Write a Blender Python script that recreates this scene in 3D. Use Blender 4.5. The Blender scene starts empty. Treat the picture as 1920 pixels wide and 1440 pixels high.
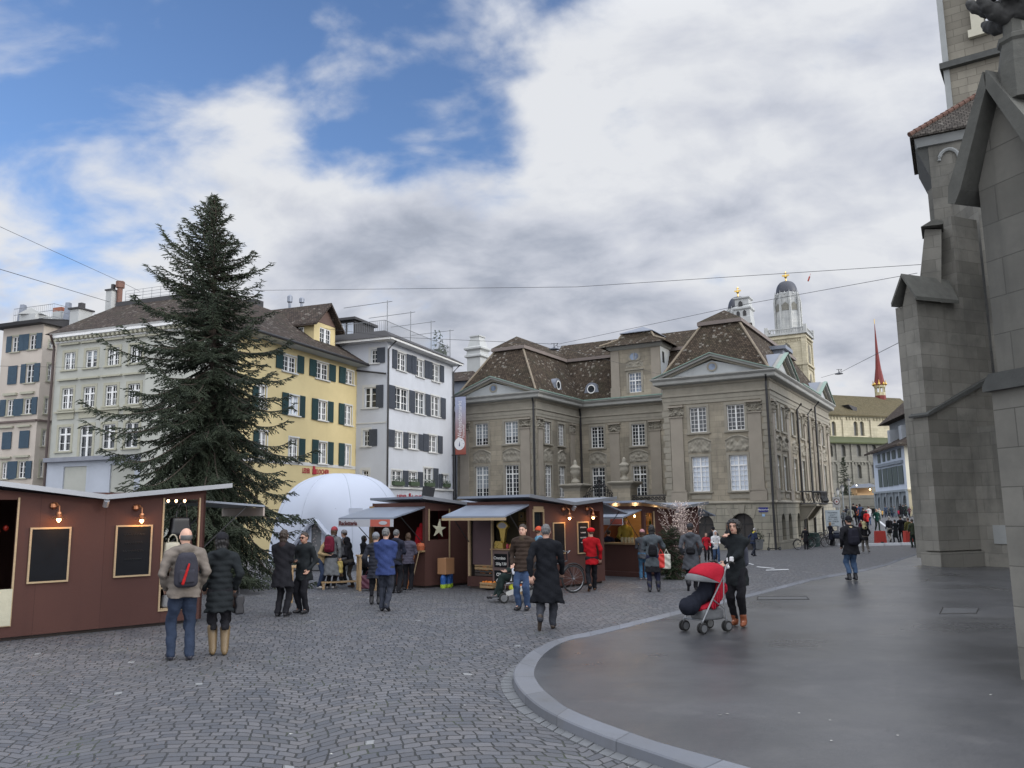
import bpy, math, random
import numpy as np
from math import sin, cos, pi, radians, sqrt, atan2
from mathutils import Vector, Matrix
random.seed(7)
SC = bpy.context.scene
COL = SC.collection
# camera
FPX = 1550.0
PITCH, ROLL, CAMH = radians(8.77), radians(-0.775), 2.0
Fw = np.array([0, cos(PITCH), sin(PITCH)])
_U = np.array([0, -sin(PITCH), cos(PITCH)]); _R = np.array([1.0, 0, 0])
Rt = cos(ROLL) * _R + sin(ROLL) * _U
Up = -sin(ROLL) * _R + cos(ROLL) * _U
CAM = np.array([0, 0, CAMH])
cd = bpy.data.cameras.new("camera")
cam = bpy.data.objects.new("camera", cd); COL.objects.link(cam)
cd.sensor_width = 36.0; cd.sensor_fit = 'HORIZONTAL'; cd.lens = 36.0 * FPX / 1920.0
cd.clip_start = 0.1; cd.clip_end = 2000
cam.matrix_world = Matrix(((Rt[0], Up[0], -Fw[0], 0), (Rt[1], Up[1], -Fw[1], 0), (Rt[2], Up[2], -Fw[2], CAMH), (0, 0, 0, 1)))
SC.camera = cam
# light
SUN_AZ, SUN_EL = radians(112), radians(17)
sd_ = bpy.data.lights.new("sun", 'SUN'); sd_.energy = 0.9; sd_.angle = radians(10); sd_.color = (1.0, 0.93, 0.82)
sun = bpy.data.objects.new("sun", sd_); COL.objects.link(sun)
sdir = Vector((sin(SUN_AZ) * cos(SUN_EL), cos(SUN_AZ) * cos(SUN_EL), sin(SUN_EL)))
sun.rotation_euler = sdir.to_track_quat('Z', 'Y').to_euler()
SC.view_settings.view_transform = 'Standard'; SC.view_settings.look = 'None'
SC.view_settings.gamma = 1.0; SC.view_settings.exposure = 0.42
class NT:
    """small helper to write node trees"""
    def __init__(s, tree): s.t = tree; s.n = tree.nodes; s.l = tree.links
    def node(s, typ, **kw):
        nd = s.n.new(typ)
        ins = kw.pop('ins', {})
        for k, v in kw.items(): setattr(nd, k, v)
        for k, v in ins.items(): s.set(nd, k, v)
        return nd
    def set(s, nd, k, v):
        sock = nd.inputs[k]
        if isinstance(v, bpy.types.NodeSocket): s.l.new(v, sock)
        elif isinstance(v, bpy.types.Node): s.l.new(v.outputs[0], sock)
        else:
            if sock.type == 'RGBA' and len(v) == 3: v = (*v, 1)
            sock.default_value = v
    def math(s, op, a, b=None, c=None, clamp=False):
        m = s.node('ShaderNodeMath', operation=op); m.use_clamp = clamp
        s.set(m, 0, a)
        if b is not None: s.set(m, 1, b)
        if c is not None: s.set(m, 2, c)
        return m.outputs[0]
    def mix(s, f, a, b, typ='MIX'):
        m = s.node('ShaderNodeMix', data_type='RGBA', blend_type=typ)
        s.set(m, 0, f); s.set(m, 6, a); s.set(m, 7, b)
        return m.outputs[2]
    def ramp(s, f, stops):
        r = s.node('ShaderNodeValToRGB'); e = r.color_ramp.elements
        while len(e) < len(stops): e.new(0.5)
        for i, (p, c) in enumerate(stops):
            e[i].position = p; e[i].color = (*c, 1) if len(c) == 3 else c
        s.set(r, 0, f); return r.outputs[0]
    def noise(s, vec, scale, detail=4, rough=0.55, dist=0.0, out=0):
        n = s.node('ShaderNodeTexNoise', ins={'Scale': scale, 'Detail': detail, 'Roughness': rough, 'Distortion': dist})
        if vec is not None: s.set(n, 'Vector', vec)
        return n.outputs[out]
    def maprange(s, v, a, b, c=0.0, d=1.0, smooth=True):
        m = s.node('ShaderNodeMapRange'); m.interpolation_type = 'SMOOTHSTEP' if smooth else 'LINEAR'
        for i, q in enumerate((v, a, b, c, d)): s.set(m, i, q)
        return m.outputs[0]
def make_world():
    w = bpy.data.worlds.new("World"); SC.world = w; w.use_nodes = True
    T = NT(w.node_tree); T.n.clear()
    out = T.node('ShaderNodeOutputWorld'); bg = T.node('ShaderNodeBackground')
    T.l.new(bg.outputs[0], out.inputs[0])
    sky = T.node('ShaderNodeTexSky'); sky.sky_type = 'NISHITA'; sky.sun_disc = False
    sky.sun_elevation = SUN_EL; sky.sun_rotation = SUN_AZ
    sky.altitude = 400; sky.air_density = 1.0; sky.dust_density = 0.6; sky.ozone_density = 1.5
    tc = T.node('ShaderNodeTexCoord'); sep = T.node('ShaderNodeSeparateXYZ', ins={0: tc.outputs['Generated']})
    zc = T.math('ADD', T.math('MAXIMUM', sep.outputs[2], 0.0), 0.42)
    u = T.math('DIVIDE', sep.outputs[0], zc); v = T.math('DIVIDE', sep.outputs[1], zc)
    cv = T.node('ShaderNodeCombineXYZ', ins={0: u, 1: v, 2: 3.4})
    mp = T.node('ShaderNodeMapping', ins={'Vector': cv, 'Rotation': (0, 0, radians(20)), 'Scale': (1.0, 1.25, 1.0)})
    warp = T.noise(mp.outputs[0], 2.6, 2, 0.5, out=1)
    wv = T.node('ShaderNodeVectorMath', operation='MULTIPLY_ADD', ins={0: warp, 1: (0.16, 0.16, 0), 2: mp.outputs[0]})
    n1 = T.noise(wv.outputs[0], 4.6, 9, 0.50)
    n2 = T.noise(wv.outputs[0], 1.5, 3, 0.5); n5 = T.noise(wv.outputs[0], 10.5, 7, 0.52)
    vo = T.node('ShaderNodeTexVoronoi', feature='SMOOTH_F1', ins={'Vector': wv.outputs[0], 'Scale': 6.5, 'Smoothness': 0.7}).outputs[0]
    def blob(px, py, sig, amp):
        d = nrm(ray(px, py)); dt = T.node('ShaderNodeVectorMath', operation='DOT_PRODUCT', ins={0: tc.outputs['Generated'], 1: tuple(d)}).outputs['Value']
        return T.math('MULTIPLY', T.math('POWER', T.math('MAXIMUM', dt, 0.0), 1.0 / sig ** 2), amp)
    def total(L):
        o = L[0]
        for q in L[1:]: o = T.math('ADD', o, q)
        return o
    gap = total([blob(*b) for b in ((230, 70, .18, -.17), (520, 60, .14, -.12), (830, 10, .13, -.15), (1040, 215, .08, -.11), (1200, 210, .05, -.14), (40, 240, .11, -.11), (740, 290, .08, -.09), (600, 210, .08, -.08), (900, 340, .06, -.12), (1120, 330, .04, -.1), (100, 330, .05, -.05), (300, 270, .05, -.06),
                                    (1720, 200, .28, .16), (1450, 480, .25, .12), (250, 560, .25, .17), (900, 600, .26, .22), (1040, 310, .06, .12), (700, 150, .07, .05), (930, 110, .05, .07), (360, 190, .06, .08), (60, 130, .06, .09), (560, 330, .10, .07), (1150, 100, .10, .06))])
    dens = T.math('ADD', T.math('ADD', T.math('MULTIPLY_ADD', n5, 0.42, T.math('MULTIPLY_ADD', n1, 0.98, -0.10)), T.math('MULTIPLY', n2, 0.20)), gap)
    dens = T.math('SUBTRACT', dens, T.math('MULTIPLY', vo, 0.16))
    dens = T.math('SUBTRACT', dens, T.maprange(sep.outputs[2], 0.28, 0.55, 0.0, 0.07))
    mask = T.math('MAXIMUM', T.maprange(dens, 0.44, 0.74), T.maprange(sep.outputs[2], 0.12, 0.04))
    mask = T.math('MAXIMUM', mask, T.maprange(sep.outputs[2], 0.62, 0.8)); mask = T.math('MAXIMUM', mask, T.maprange(sep.outputs[1], 0.45, 0.1))
    n3 = T.noise(wv.outputs[0], 7.0, 7, 0.55)
    n4 = T.noise(mp.outputs[0], 2.2, 4, 0.55)
    shade = T.math('ADD', T.math('MULTIPLY_ADD', n3, 0.55, -0.125), T.math('MULTIPLY', n4, 0.55))
    shade = T.math('ADD', shade, T.math('MULTIPLY', T.math('SUBTRACT', 0.66, dens), 0.35)); shade = T.math('SUBTRACT', shade, T.math('MULTIPLY', vo, 0.10))
    bank = total([blob(*b) for b in ((590, 465, .06, -.19), (740, 490, .07, -.15), (900, 460, .07, -.12), (1040, 500, .10, -.08), (1300, 420, .25, -.03), (430, 350, .16, .12), (1050, 300, .07, .16), (1200, 60, .25, .12), (1500, 150, .3, .07), (850, 370, .08, .12), (640, 400, .04, .08), (1640, 580, .1, .10), (160, 420, .2, .08))])
    shade = T.math('ADD', T.math('ADD', shade, bank), 0.06)
    ccol = T.ramp(shade, [(0.10, (0.27, 0.30, 0.37)), (0.26, (0.42, 0.46, 0.55)), (0.40, (0.62, 0.65, 0.73)), (0.54, (0.80, 0.82, 0.86))])
    low = T.maprange(sep.outputs[2], 0.02, 0.33, 1.0, 0.0)
    warm = T.mix(T.math('MULTIPLY', low, 0.3), ccol, (0.72, 0.70, 0.72))
    skyb = T.mix(1.0, sky.outputs[0], (1.0, 1.13, 1.4), 'MULTIPLY')
    SKY_S = 0.10; CLOUD_S = 0.72
    sdot = T.node('ShaderNodeVectorMath', operation='DOT_PRODUCT', ins={0: tc.outputs['Generated'], 1: tuple(sdir)}).outputs['Value']
    glow = T.math('MULTIPLY', T.math('POWER', T.math('MAXIMUM', sdot, 0.0), 3.0), 2.5)
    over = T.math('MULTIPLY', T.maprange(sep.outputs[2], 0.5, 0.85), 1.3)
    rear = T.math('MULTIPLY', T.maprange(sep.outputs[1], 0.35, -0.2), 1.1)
    gain = T.math('ADD', T.math('ADD', 1.0, glow), T.math('ADD', over, rear))  # brightness added to unseen sky overhead, behind and sunward to fill the square
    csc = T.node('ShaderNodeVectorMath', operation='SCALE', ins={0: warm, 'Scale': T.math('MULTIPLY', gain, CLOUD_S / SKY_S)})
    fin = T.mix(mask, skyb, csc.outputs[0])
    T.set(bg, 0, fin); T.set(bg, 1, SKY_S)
# pixel <-> world helpers (measurements of the photograph)
def nrm(v): v = np.asarray(v, float); return v / np.linalg.norm(v)
def ray(x, y): return Fw * FPX + Rt * (x - 960) - Up * (y - 720)
def atY(x, y, Y): d = ray(x, y); return CAM + d * (Y / d[1])
def grd(x, y, z=0.0): d = ray(x, y); return CAM + d * ((z - CAMH) / d[2])
def gz(x, y):
    """height of the square: level, then falling gently, then rising on to the bridge"""
    if y <= 30: return 0.0
    t = x / y
    sl = 0.031 - 0.08 * min(max(t - 0.33, 0), 0.17)
    z = -(min(y, 62) - 30) * sl
    if t > 0.36 and y > 60:
        k = min((y - 60) / 55.0, 1.0); z = z * (1 - k) + 0.75 * k
    return z
def gnd(x, y, n=30):
    """ray through a pixel on to the uneven ground"""
    d = ray(x, y); z = 0.0
    for _ in range(n):
        P = CAM + d * ((z - CAMH) / d[2]); z = 0.5 * z + 0.5 * gz(P[0], P[1])
    return P
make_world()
class PL:
    """vertical plane: origin, horizontal direction e (to the right seen from outside), outward normal n"""
    def __init__(s, O, a):
        s.O = np.array(O, float); s.a = a
        s.e = np.array([cos(a), sin(a), 0]); s.n = np.array([sin(a), -cos(a), 0])
    def hit(s, x, y): d = ray(x, y); return CAM + d * (((s.O - CAM) @ s.n) / (d @ s.n))
    def uz(s, x, y): P = s.hit(x, y); return float((P - s.O) @ s.e), float(P[2])
    def pt(s, u, z, o=0.0): return s.O + s.e * u + s.n * o + np.array([0, 0, z - s.O[2]])
    def off(s, o, u=0.0): return PL(s.O + s.n * o + s.e * u, s.a)
# objects
ORG = {}
def empty(name, loc, label, cat, group=None, kind=None):
    o = bpy.data.objects.new(name, None); o.empty_display_size = 0.3; COL.objects.link(o)
    o.location = tuple(float(c) for c in loc); ORG[o.name] = np.array(loc, float)
    o['label'] = label; o['category'] = cat
    if group: o['group'] = group
    if kind: o['kind'] = kind
    return o
def tag(o, label=None, cat=None, group=None, kind=None):
    if label: o['label'] = label
    if cat: o['category'] = cat
    if group: o['group'] = group
    if kind: o['kind'] = kind
    return o
def mesh_obj(name, V, F, mats, parent=None, mi=None, smooth=False, uv=True, loc=None):
    """V (n,3) world coordinates, F list of index lists"""
    V = np.asarray(V, float).reshape(-1, 3)
    if parent is not None: org = ORG[parent.name]
    else: org = np.array(loc if loc is not None else (V.mean(0)[0], V.mean(0)[1], V[:, 2].min()), float)
    L = V - org
    me = bpy.data.meshes.new(name)
    if isinstance(F, np.ndarray):
        nf, k = F.shape
        me.vertices.add(len(L)); me.vertices.foreach_set('co', L.astype(np.float32).ravel())
        me.loops.add(nf * k); me.loops.foreach_set('vertex_index', F.astype(np.int32).ravel())
        me.polygons.add(nf); me.polygons.foreach_set('loop_start', np.arange(0, nf * k, k, dtype=np.int32))
        me.polygons.foreach_set('loop_total', np.full(nf, k, dtype=np.int32))
        me.update(calc_edges=True)
    else:
        me.from_pydata([tuple(v) for v in L], [], F)
    if not isinstance(mats, (list, tuple)): mats = [mats]
    for m in mats: me.materials.append(m)
    if mi is not None: me.polygons.foreach_set('material_index', np.asarray(mi, dtype=np.int32))
    if smooth: me.polygons.foreach_set('use_smooth', np.ones(len(me.polygons), dtype=bool))
    if uv:
        n = len(me.polygons); no = np.zeros(n * 3, np.float32); me.polygons.foreach_get('normal', no); no = no.reshape(-1, 3)
        lt = np.zeros(n, np.int32); me.polygons.foreach_get('loop_total', lt)
        lv = np.zeros(len(me.loops), np.int32); me.loops.foreach_get('vertex_index', lv)
        fn = np.repeat(no, lt, axis=0); P = V[lv]
        t = np.stack([-fn[:, 1], fn[:, 0], np.zeros(len(fn))], 1); ln = np.linalg.norm(t, axis=1)
        flat = ln < 0.05; t[flat] = (1, 0, 0); ln[flat] = 1; t /= ln[:, None]
        b = np.cross(fn, t); b[flat] = (0, 1, 0)
        U = np.stack([(P * t).sum(1), (P * b).sum(1)], 1).astype(np.float32)
        me.uv_layers.new(name='uv').data.foreach_set('uv', U.ravel())
    me.update()
    o = bpy.data.objects.new(name, me); COL.objects.link(o)
    ORG[o.name] = org
    if parent is not None: o.parent = parent
    else: o.location = tuple(org)
    return o
class MB:
    def __init__(s): s.V = []; s.F = []; s.M = []; s.m = 0; s.cuts = []
    def cut(s):
        if s.F: s.cuts.append((len(s.V), len(s.F)))
    def poly(s, pts, m=None):
        b = len(s.V); s.V += [np.asarray(p, float) for p in pts]; s.F.append(list(range(b, b + len(pts)))); s.M.append(s.m if m is None else m)
    def hexa(s, p, m=None):
        """8 corners: bottom ring 0-3, top ring 4-7"""
        b = len(s.V); s.V += [np.asarray(q, float) for q in p]
        for f in ((3, 2, 1, 0), (4, 5, 6, 7), (0, 1, 5, 4), (1, 2, 6, 5), (2, 3, 7, 6), (3, 0, 4, 7)):
            s.F.append([b + i for i in f]); s.M.append(s.m if m is None else m)
    def box(s, c, size, a=0.0, m=None):
        """centre of the bottom face, size, rotation about z"""
        c = np.asarray(c, float); x, y, z = size; e = np.array([cos(a), sin(a), 0]); n = np.array([-sin(a), cos(a), 0]); k = np.array([0, 0, z])
        r = [c - e * x / 2 - n * y / 2, c + e * x / 2 - n * y / 2, c + e * x / 2 + n * y / 2, c - e * x / 2 + n * y / 2]
        s.hexa(r + [q + k for q in r], m)
    def pbox(s, P, u0, u1, z0, z1, o0, o1, m=None):
        """box on plane P between offsets o0 (inner) and o1 (outer)"""
        s.hexa([P.pt(u0, z0, o1), P.pt(u1, z0, o1), P.pt(u1, z0, o0), P.pt(u0, z0, o0),
                P.pt(u0, z1, o1), P.pt(u1, z1, o1), P.pt(u1, z1, o0), P.pt(u0, z1, o0)], m)
    def prism(s, P, uz, o0, o1, m=None, caps=True):
        """polygon (counter-clockwise in u,z) on plane P, from offset o0 to outer offset o1"""
        A = [P.pt(u, z, o1) for u, z in uz]; B = [P.pt(u, z, o0) for u, z in uz]
        b = len(s.V); s.V += A + B; n = len(uz); mm = s.m if m is None else m
        s.F.append([b + i for i in range(n)]); s.M.append(mm)
        s.F.append([b + n + i for i in reversed(range(n))]); s.M.append(mm)
        for i in range(n):
            j = (i + 1) % n; s.F.append([b + i, b + n + i, b + n + j, b + j]); s.M.append(mm)
    def tube(s, pts, r, n=8, m=None, caps=True):
        pts = [np.asarray(p, float) for p in pts]; rr = r if isinstance(r, (list, tuple)) else [r] * len(pts)
        b = len(s.V); mm = s.m if m is None else m
        for i, p in enumerate(pts):
            d = nrm(pts[min(i + 1, len(pts) - 1)] - pts[max(i - 1, 0)])
            a = nrm(np.cross(d, [0, 0, 1]) if abs(d[2]) < 0.95 else np.cross(d, [1, 0, 0])); c = np.cross(d, a)
            for k in range(n): s.V.append(p + rr[i] * (cos(2 * pi * k / n) * a + sin(2 * pi * k / n) * c))
        for i in range(len(pts) - 1):
            for k in range(n):
                q = (k + 1) % n; s.F.append([b + i * n + k, b + (i + 1) * n + k, b + (i + 1) * n + q, b + i * n + q]); s.M.append(mm)
        if caps:
            s.F.append([b + k for k in range(n)]); s.M.append(mm)
            e = b + (len(pts) - 1) * n; s.F.append([e + k for k in reversed(range(n))]); s.M.append(mm)
    def lathe(s, c, prof, n=16, a0=0.0, m=None, sy=1.0, closed=True):
        """prof: list of (radius, z)"""
        c = np.asarray(c, float); b = len(s.V); mm = s.m if m is None else m
        for r, z in prof:
            for k in range(n):
                t = a0 + 2 * pi * k / n; s.V.append(c + np.array([r * cos(t), sy * r * sin(t), z]))
        for i in range(len(prof) - 1):
            for k in range(n):
                q = (k + 1) % n; s.F.append([b + i * n + k, b + i * n + q, b + (i + 1) * n + q, b + (i + 1) * n + k]); s.M.append(mm)
        if closed:
            s.F.append([b + k for k in reversed(range(n))]); s.M.append(mm)
            e = b + (len(prof) - 1) * n; s.F.append([e + k for k in range(n)]); s.M.append(mm)
    def build(s, name, mats, parent=None, smooth=False, loc=None):
        if s.cuts:
            v0 = f0 = 0; out = None
            for v1, f1 in sorted(set(s.cuts + [(len(s.V), len(s.F))])):
                if f1 > f0: out = mesh_obj(name, np.array(s.V[v0:v1]), [[i - v0 for i in f] for f in s.F[f0:f1]], mats, parent, s.M[f0:f1], smooth, True, loc)
                v0, f0 = v1, f1
            return out
        return mesh_obj(name, np.array(s.V), s.F, mats, parent, s.M, smooth, True, loc)
def facade(mb, P, u0, u1, z0, z1, holes, depth=0.22, m=None, o=0.0):
    """wall surface on plane P with openings (a,b,c,d[,arch rise]) and their reveals"""
    us = sorted({u0, u1, *[h[0] for h in holes], *[h[1] for h in holes]}); zs = sorted({z0, z1, *[h[2] for h in holes], *[h[3] for h in holes]})
    us = [u for u in us if u0 <= u <= u1]; zs = [z for z in zs if z0 <= z <= z1]
    for i in range(len(us) - 1):
        run = None
        for j in range(len(zs) - 1):
            cu, cz = (us[i] + us[i + 1]) / 2, (zs[j] + zs[j + 1]) / 2
            if any(h[0] < cu < h[1] and h[2] < cz < h[3] for h in holes):
                if run is not None: mb.poly([P.pt(us[i], run, o), P.pt(us[i + 1], run, o), P.pt(us[i + 1], zs[j], o), P.pt(us[i], zs[j], o)], m); run = None
            elif run is None: run = zs[j]
        if run is not None: mb.poly([P.pt(us[i], run, o), P.pt(us[i + 1], run, o), P.pt(us[i + 1], z1, o), P.pt(us[i], z1, o)], m)
    for h in holes:
        a, b, c, d = h[:4]; rise = h[4] if len(h) > 4 else 0
        if rise:
            n = 10; cu = (a + b) / 2; r = (b - a) / 2
            arc = [(cu - r * cos(pi * k / n), d - rise + rise * sin(pi * k / n)) for k in range(n + 1)]
            for k in range(n):
                p, q = arc[k], arc[k + 1]
                mb.poly([P.pt(p[0], p[1], o), P.pt(q[0], q[1], o), P.pt(q[0], d, o), P.pt(p[0], d, o)], m)
                mb.poly([P.pt(p[0], p[1], o), P.pt(p[0], p[1], o - depth), P.pt(q[0], q[1], o - depth), P.pt(q[0], q[1], o)], m)
        else: mb.poly([P.pt(a, d, o), P.pt(a, d, o - depth), P.pt(b, d, o - depth), P.pt(b, d, o)], m)
        t = d - rise
        mb.poly([P.pt(a, c, o), P.pt(a, c, o - depth), P.pt(a, t, o - depth), P.pt(a, t, o)], m)
        mb.poly([P.pt(b, c, o), P.pt(b, t, o), P.pt(b, t, o - depth), P.pt(b, c, o - depth)], m)
        mb.poly([P.pt(a, c, o), P.pt(b, c, o), P.pt(b, c, o - depth), P.pt(a, c, o - depth)], m)
# materials
MATS = {}
def newmat(name):
    m = bpy.data.materials.new(name); m.use_nodes = True; T = NT(m.node_tree)
    b = T.n['Principled BSDF']; MATS[name] = m
    return m, T, b
def coords(T, kind='Object'):
    return T.node('ShaderNodeTexCoord').outputs[kind]
def bump(T, b, h, strength=0.4, dist=0.02):
    bp = T.node('ShaderNodeBump', ins={'Strength': strength, 'Distance': dist, 'Height': h}); T.set(b, 'Normal', bp.outputs[0])
def rgb(h):
    v = [int(h[i:i + 2], 16) / 255 for i in (0, 2, 4)]
    return tuple(c / 12.92 if c <= 0.04045 else ((c + 0.055) / 1.055) ** 2.4 for c in v)
def mul(c, k): return tuple(min(x * k, 1) for x in c)
def plain(name, col, rough=0.6, var=0.15, scale=6.0, bmp=0.0, metal=0.0, spec=0.5, bdist=0.01, bscale=None):
    if name in MATS: return MATS[name]
    m, T, b = newmat(name)
    co = coords(T)
    n = T.noise(co, scale, 5, 0.6)
    T.set(b, 'Base Color', T.mix(n, mul(col, 1 - var), mul(col, 1 + var)))
    T.set(b, 'Roughness', T.maprange(n, 0.2, 0.8, rough - 0.08, rough + 0.08, False)); T.set(b, 'Metallic', metal); T.set(b, 'Specular IOR Level', spec)
    if bmp: bump(T, b, T.noise(co, bscale or scale * 4, 4, 0.6), bmp, bdist)
    return m
def cloth(name, col, rough=0.85, wr=0.5):
    if name in MATS: return MATS[name]
    m, T, b = newmat(name); co = coords(T)
    n = T.noise(co, 9, 4, 0.6)
    T.set(b, 'Base Color', T.mix(n, mul(col, 0.75), mul(col, 1.25))); T.set(b, 'Roughness', rough); T.set(b, 'Specular IOR Level', 0.12)
    bump(T, b, T.math('ADD', T.noise(co, 14, 3, 0.5, 0.6), T.math('MULTIPLY', T.noise(co, 160, 2, 0.5), 0.15)), wr, 0.02)
    return m
def plaster(name, col, dirt=0.12, rough=0.9):
    if name in MATS: return MATS[name]
    m, T, b = newmat(name); co = coords(T)
    big = T.noise(co, 0.35, 5, 0.6); fine = T.noise(co, 9, 5, 0.65)
    mp = T.node('ShaderNodeMapping', ins={'Vector': co, 'Scale': (1.6, 1.6, 0.12)}); streak = T.noise(mp.outputs[0], 1.0, 5, 0.6)
    c = T.mix(T.maprange(big, 0.35, 0.7), mul(col, 1 - dirt), mul(col, 1.04))
    c = T.mix(T.math('MULTIPLY', T.maprange(streak, 0.55, 0.75), 0.35), c, mul(col, 1 - 2.2 * dirt))
    c = T.mix(T.math('MULTIPLY', fine, 0.12), c, mul(col, 0.8))
    T.set(b, 'Base Color', c); T.set(b, 'Roughness', rough); T.set(b, 'Specular IOR Level', 0.2)
    bump(T, b, fine, 0.25, 0.01)
    return m
def ashlar(name, c1, c2, bw=0.8, bh=0.38, mortar=0.012, dirt=(0.10, 0.095, 0.085), dstr=0.5, mcol=None, bmp=0.5, moss=0.0):
    if name in MATS: return MATS[name]
    m, T, b = newmat(name); uv = coords(T, 'UV'); co = coords(T)
    br = T.node('ShaderNodeTexBrick', offset=0.5, squash=1.0, ins={'Vector': uv, 'Color1': c1, 'Color2': c2, 'Mortar': mcol or mul(c1, 0.55), 'Scale': 1.0, 'Mortar Size': mortar, 'Mortar Smooth': 0.3, 'Bias': 0.0, 'Brick Width': bw, 'Row Height': bh})
    vo = T.node('ShaderNodeTexBrick', offset=0.5, ins={'Vector': uv, 'Color1': (0, 0, 0), 'Color2': (1, 1, 1), 'Mortar': (0.5, 0.5, 0.5), 'Scale': 1.0, 'Mortar Size': 0.0, 'Brick Width': bw * 2, 'Row Height': bh * 3})
    big = T.noise(co, 0.28, 6, 0.62); med = T.noise(co, 1.7, 6, 0.65); fine = T.noise(co, 14, 6, 0.7)
    c = T.mix(0.35, br.outputs[0], T.mix(vo.outputs[0], mul(c1, 0.82), mul(c2, 1.15)))
    c = T.mix(T.math('MULTIPLY', T.maprange(big, 0.38, 0.68), dstr), c, dirt)
    c = T.mix(T.math('MULTIPLY', T.maprange(med, 0.5, 0.75), dstr * 0.7), c, mul(dirt, 1.5))
    mp = T.node('ShaderNodeMapping', ins={'Vector': co, 'Scale': (1.3, 1.3, 0.13)}); streak = T.noise(mp.outputs[0], 1.2, 5, 0.6)
    c = T.mix(T.math('MULTIPLY', T.maprange(streak, 0.52, 0.75), dstr * 0.8), c, mul(dirt, 0.8))
    c = T.mix(T.math('MULTIPLY', fine, 0.22), c, mul(c1, 0.5))
    if moss: c = T.mix(T.math('MULTIPLY', T.maprange(T.noise(co, 0.9, 6, 0.7), 0.48, 0.66), moss), c, (0.05, 0.06, 0.03))
    T.set(b, 'Base Color', c); T.set(b, 'Roughness', 0.88); T.set(b, 'Specular IOR Level', 0.25)
    h = T.math('MULTIPLY_ADD', T.math('SUBTRACT', 1.0, br.outputs['Fac']), 1.0, T.math('MULTIPLY', fine, 0.35))
    bump(T, b, h, bmp, 0.015)
    return m
def tiles(name, c1, c2, light=(0.33, 0.31, 0.27), lt=0.62, w=0.19, h=0.17, moss=0.25):
    if name in MATS: return MATS[name]
    m, T, b = newmat(name); uv = coords(T, 'UV'); co = coords(T)
    n0 = T.noise(co, 3.0, 3, 0.5, out=1)
    uvw = T.node('ShaderNodeVectorMath', operation='MULTIPLY_ADD', ins={0: n0, 1: (0.03, 0.03, 0), 2: uv})
    br = T.node('ShaderNodeTexBrick', offset=0.5, ins={'Vector': uvw.outputs[0], 'Color1': c1, 'Color2': c2, 'Mortar': mul(c1, 0.22), 'Scale': 1.0, 'Mortar Size': 0.012, 'Mortar Smooth': 0.2, 'Bias': 0.0, 'Brick Width': w, 'Row Height': h})
    sn = T.node('ShaderNodeVectorMath', operation='SNAP', ins={0: uvw.outputs[0], 1: (w, h, 1)})
    rnd = T.node('ShaderNodeTexWhiteNoise', noise_dimensions='3D', ins={'Vector': sn.outputs[0]})
    patch = T.noise(co, 0.5, 4, 0.6)
    th = T.math('SUBTRACT', 1.33, T.math('MULTIPLY', patch, 0.75))
    lm = T.math('GREATER_THAN', rnd.outputs[0], th)
    c = T.mix(T.math('MULTIPLY', lm, lt), br.outputs[0], light)
    big = T.noise(co, 0.7, 6, 0.65)
    c = T.mix(T.math('MULTIPLY', T.maprange(big, 0.45, 0.7), moss), c, (0.045, 0.05, 0.03))
    T.set(b, 'Base Color', c); T.set(b, 'Roughness', 0.9); T.set(b, 'Specular IOR Level', 0.1)
    sep = T.node('ShaderNodeSeparateXYZ', ins={0: uvw.outputs[0]})
    saw = T.math('FRACT', T.math('DIVIDE', sep.outputs[1], h))
    hh = T.math('ADD', T.math('MULTIPLY', T.math('SUBTRACT', 1.0, saw), 0.9), T.math('MULTIPLY', rnd.outputs[0], 0.5))
    bump(T, b, T.math('SUBTRACT', hh, T.math('MULTIPLY', br.outputs['Fac'], 0.6)), 0.9, 0.035)
    return m
def glassy(name, col=(0.02, 0.025, 0.03), rough=0.06, var=0.5):
    if name in MATS: return MATS[name]
    m, T, b = newmat(name); co = coords(T)
    n = T.noise(co, 0.9, 3, 0.5)
    T.set(b, 'Base Color', T.mix(T.maprange(n, 0.4, 0.65), mul(col, 1 - var), mul(col, 1 + 2 * var))); T.set(b, 'Roughness', rough)
    T.set(b, 'Specular IOR Level', 0.6)
    bump(T, b, T.noise(co, 1.3, 2, 0.5), 0.08, 0.05)
    return m
def slatted(name, col, step=0.05):
    if name in MATS: return MATS[name]
    m, T, b = newmat(name); co = coords(T, 'UV'); sep = T.node('ShaderNodeSeparateXYZ', ins={0: co})
    f = T.math('FRACT', T.math('DIVIDE', sep.outputs[1], step)); n = T.noise(coords(T), 5, 4, 0.6)
    c = T.mix(n, mul(col, 0.75), mul(col, 1.3)); T.set(b, 'Base Color', T.mix(T.math('MULTIPLY', T.math('LESS_THAN', f, 0.22), 0.55), c, mul(col, 0.3)))
    T.set(b, 'Roughness', 0.6); bump(T, b, f, 0.8, 0.02)
    return m
def wood(name, col, rough=0.6, sc=(1.5, 1.5, 14), var=0.3):
    if name in MATS: return MATS[name]
    m, T, b = newmat(name); co = coords(T); mp = T.node('ShaderNodeMapping', ins={'Vector': co, 'Scale': sc})
    n = T.noise(mp.outputs[0], 2.2, 6, 0.65, 0.3)
    T.set(b, 'Base Color', T.mix(n, mul(col, 1 - var), mul(col, 1 + var))); T.set(b, 'Roughness', rough); bump(T, b, n, 0.2, 0.01)
    return m
def emit(name, col, s):
    if name in MATS: return MATS[name]
    m, T, b = newmat(name); T.set(b, 'Base Color', mul(col, 0.6)); T.set(b, 'Emission Color', col); T.set(b, 'Emission Strength', s); return m
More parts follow.
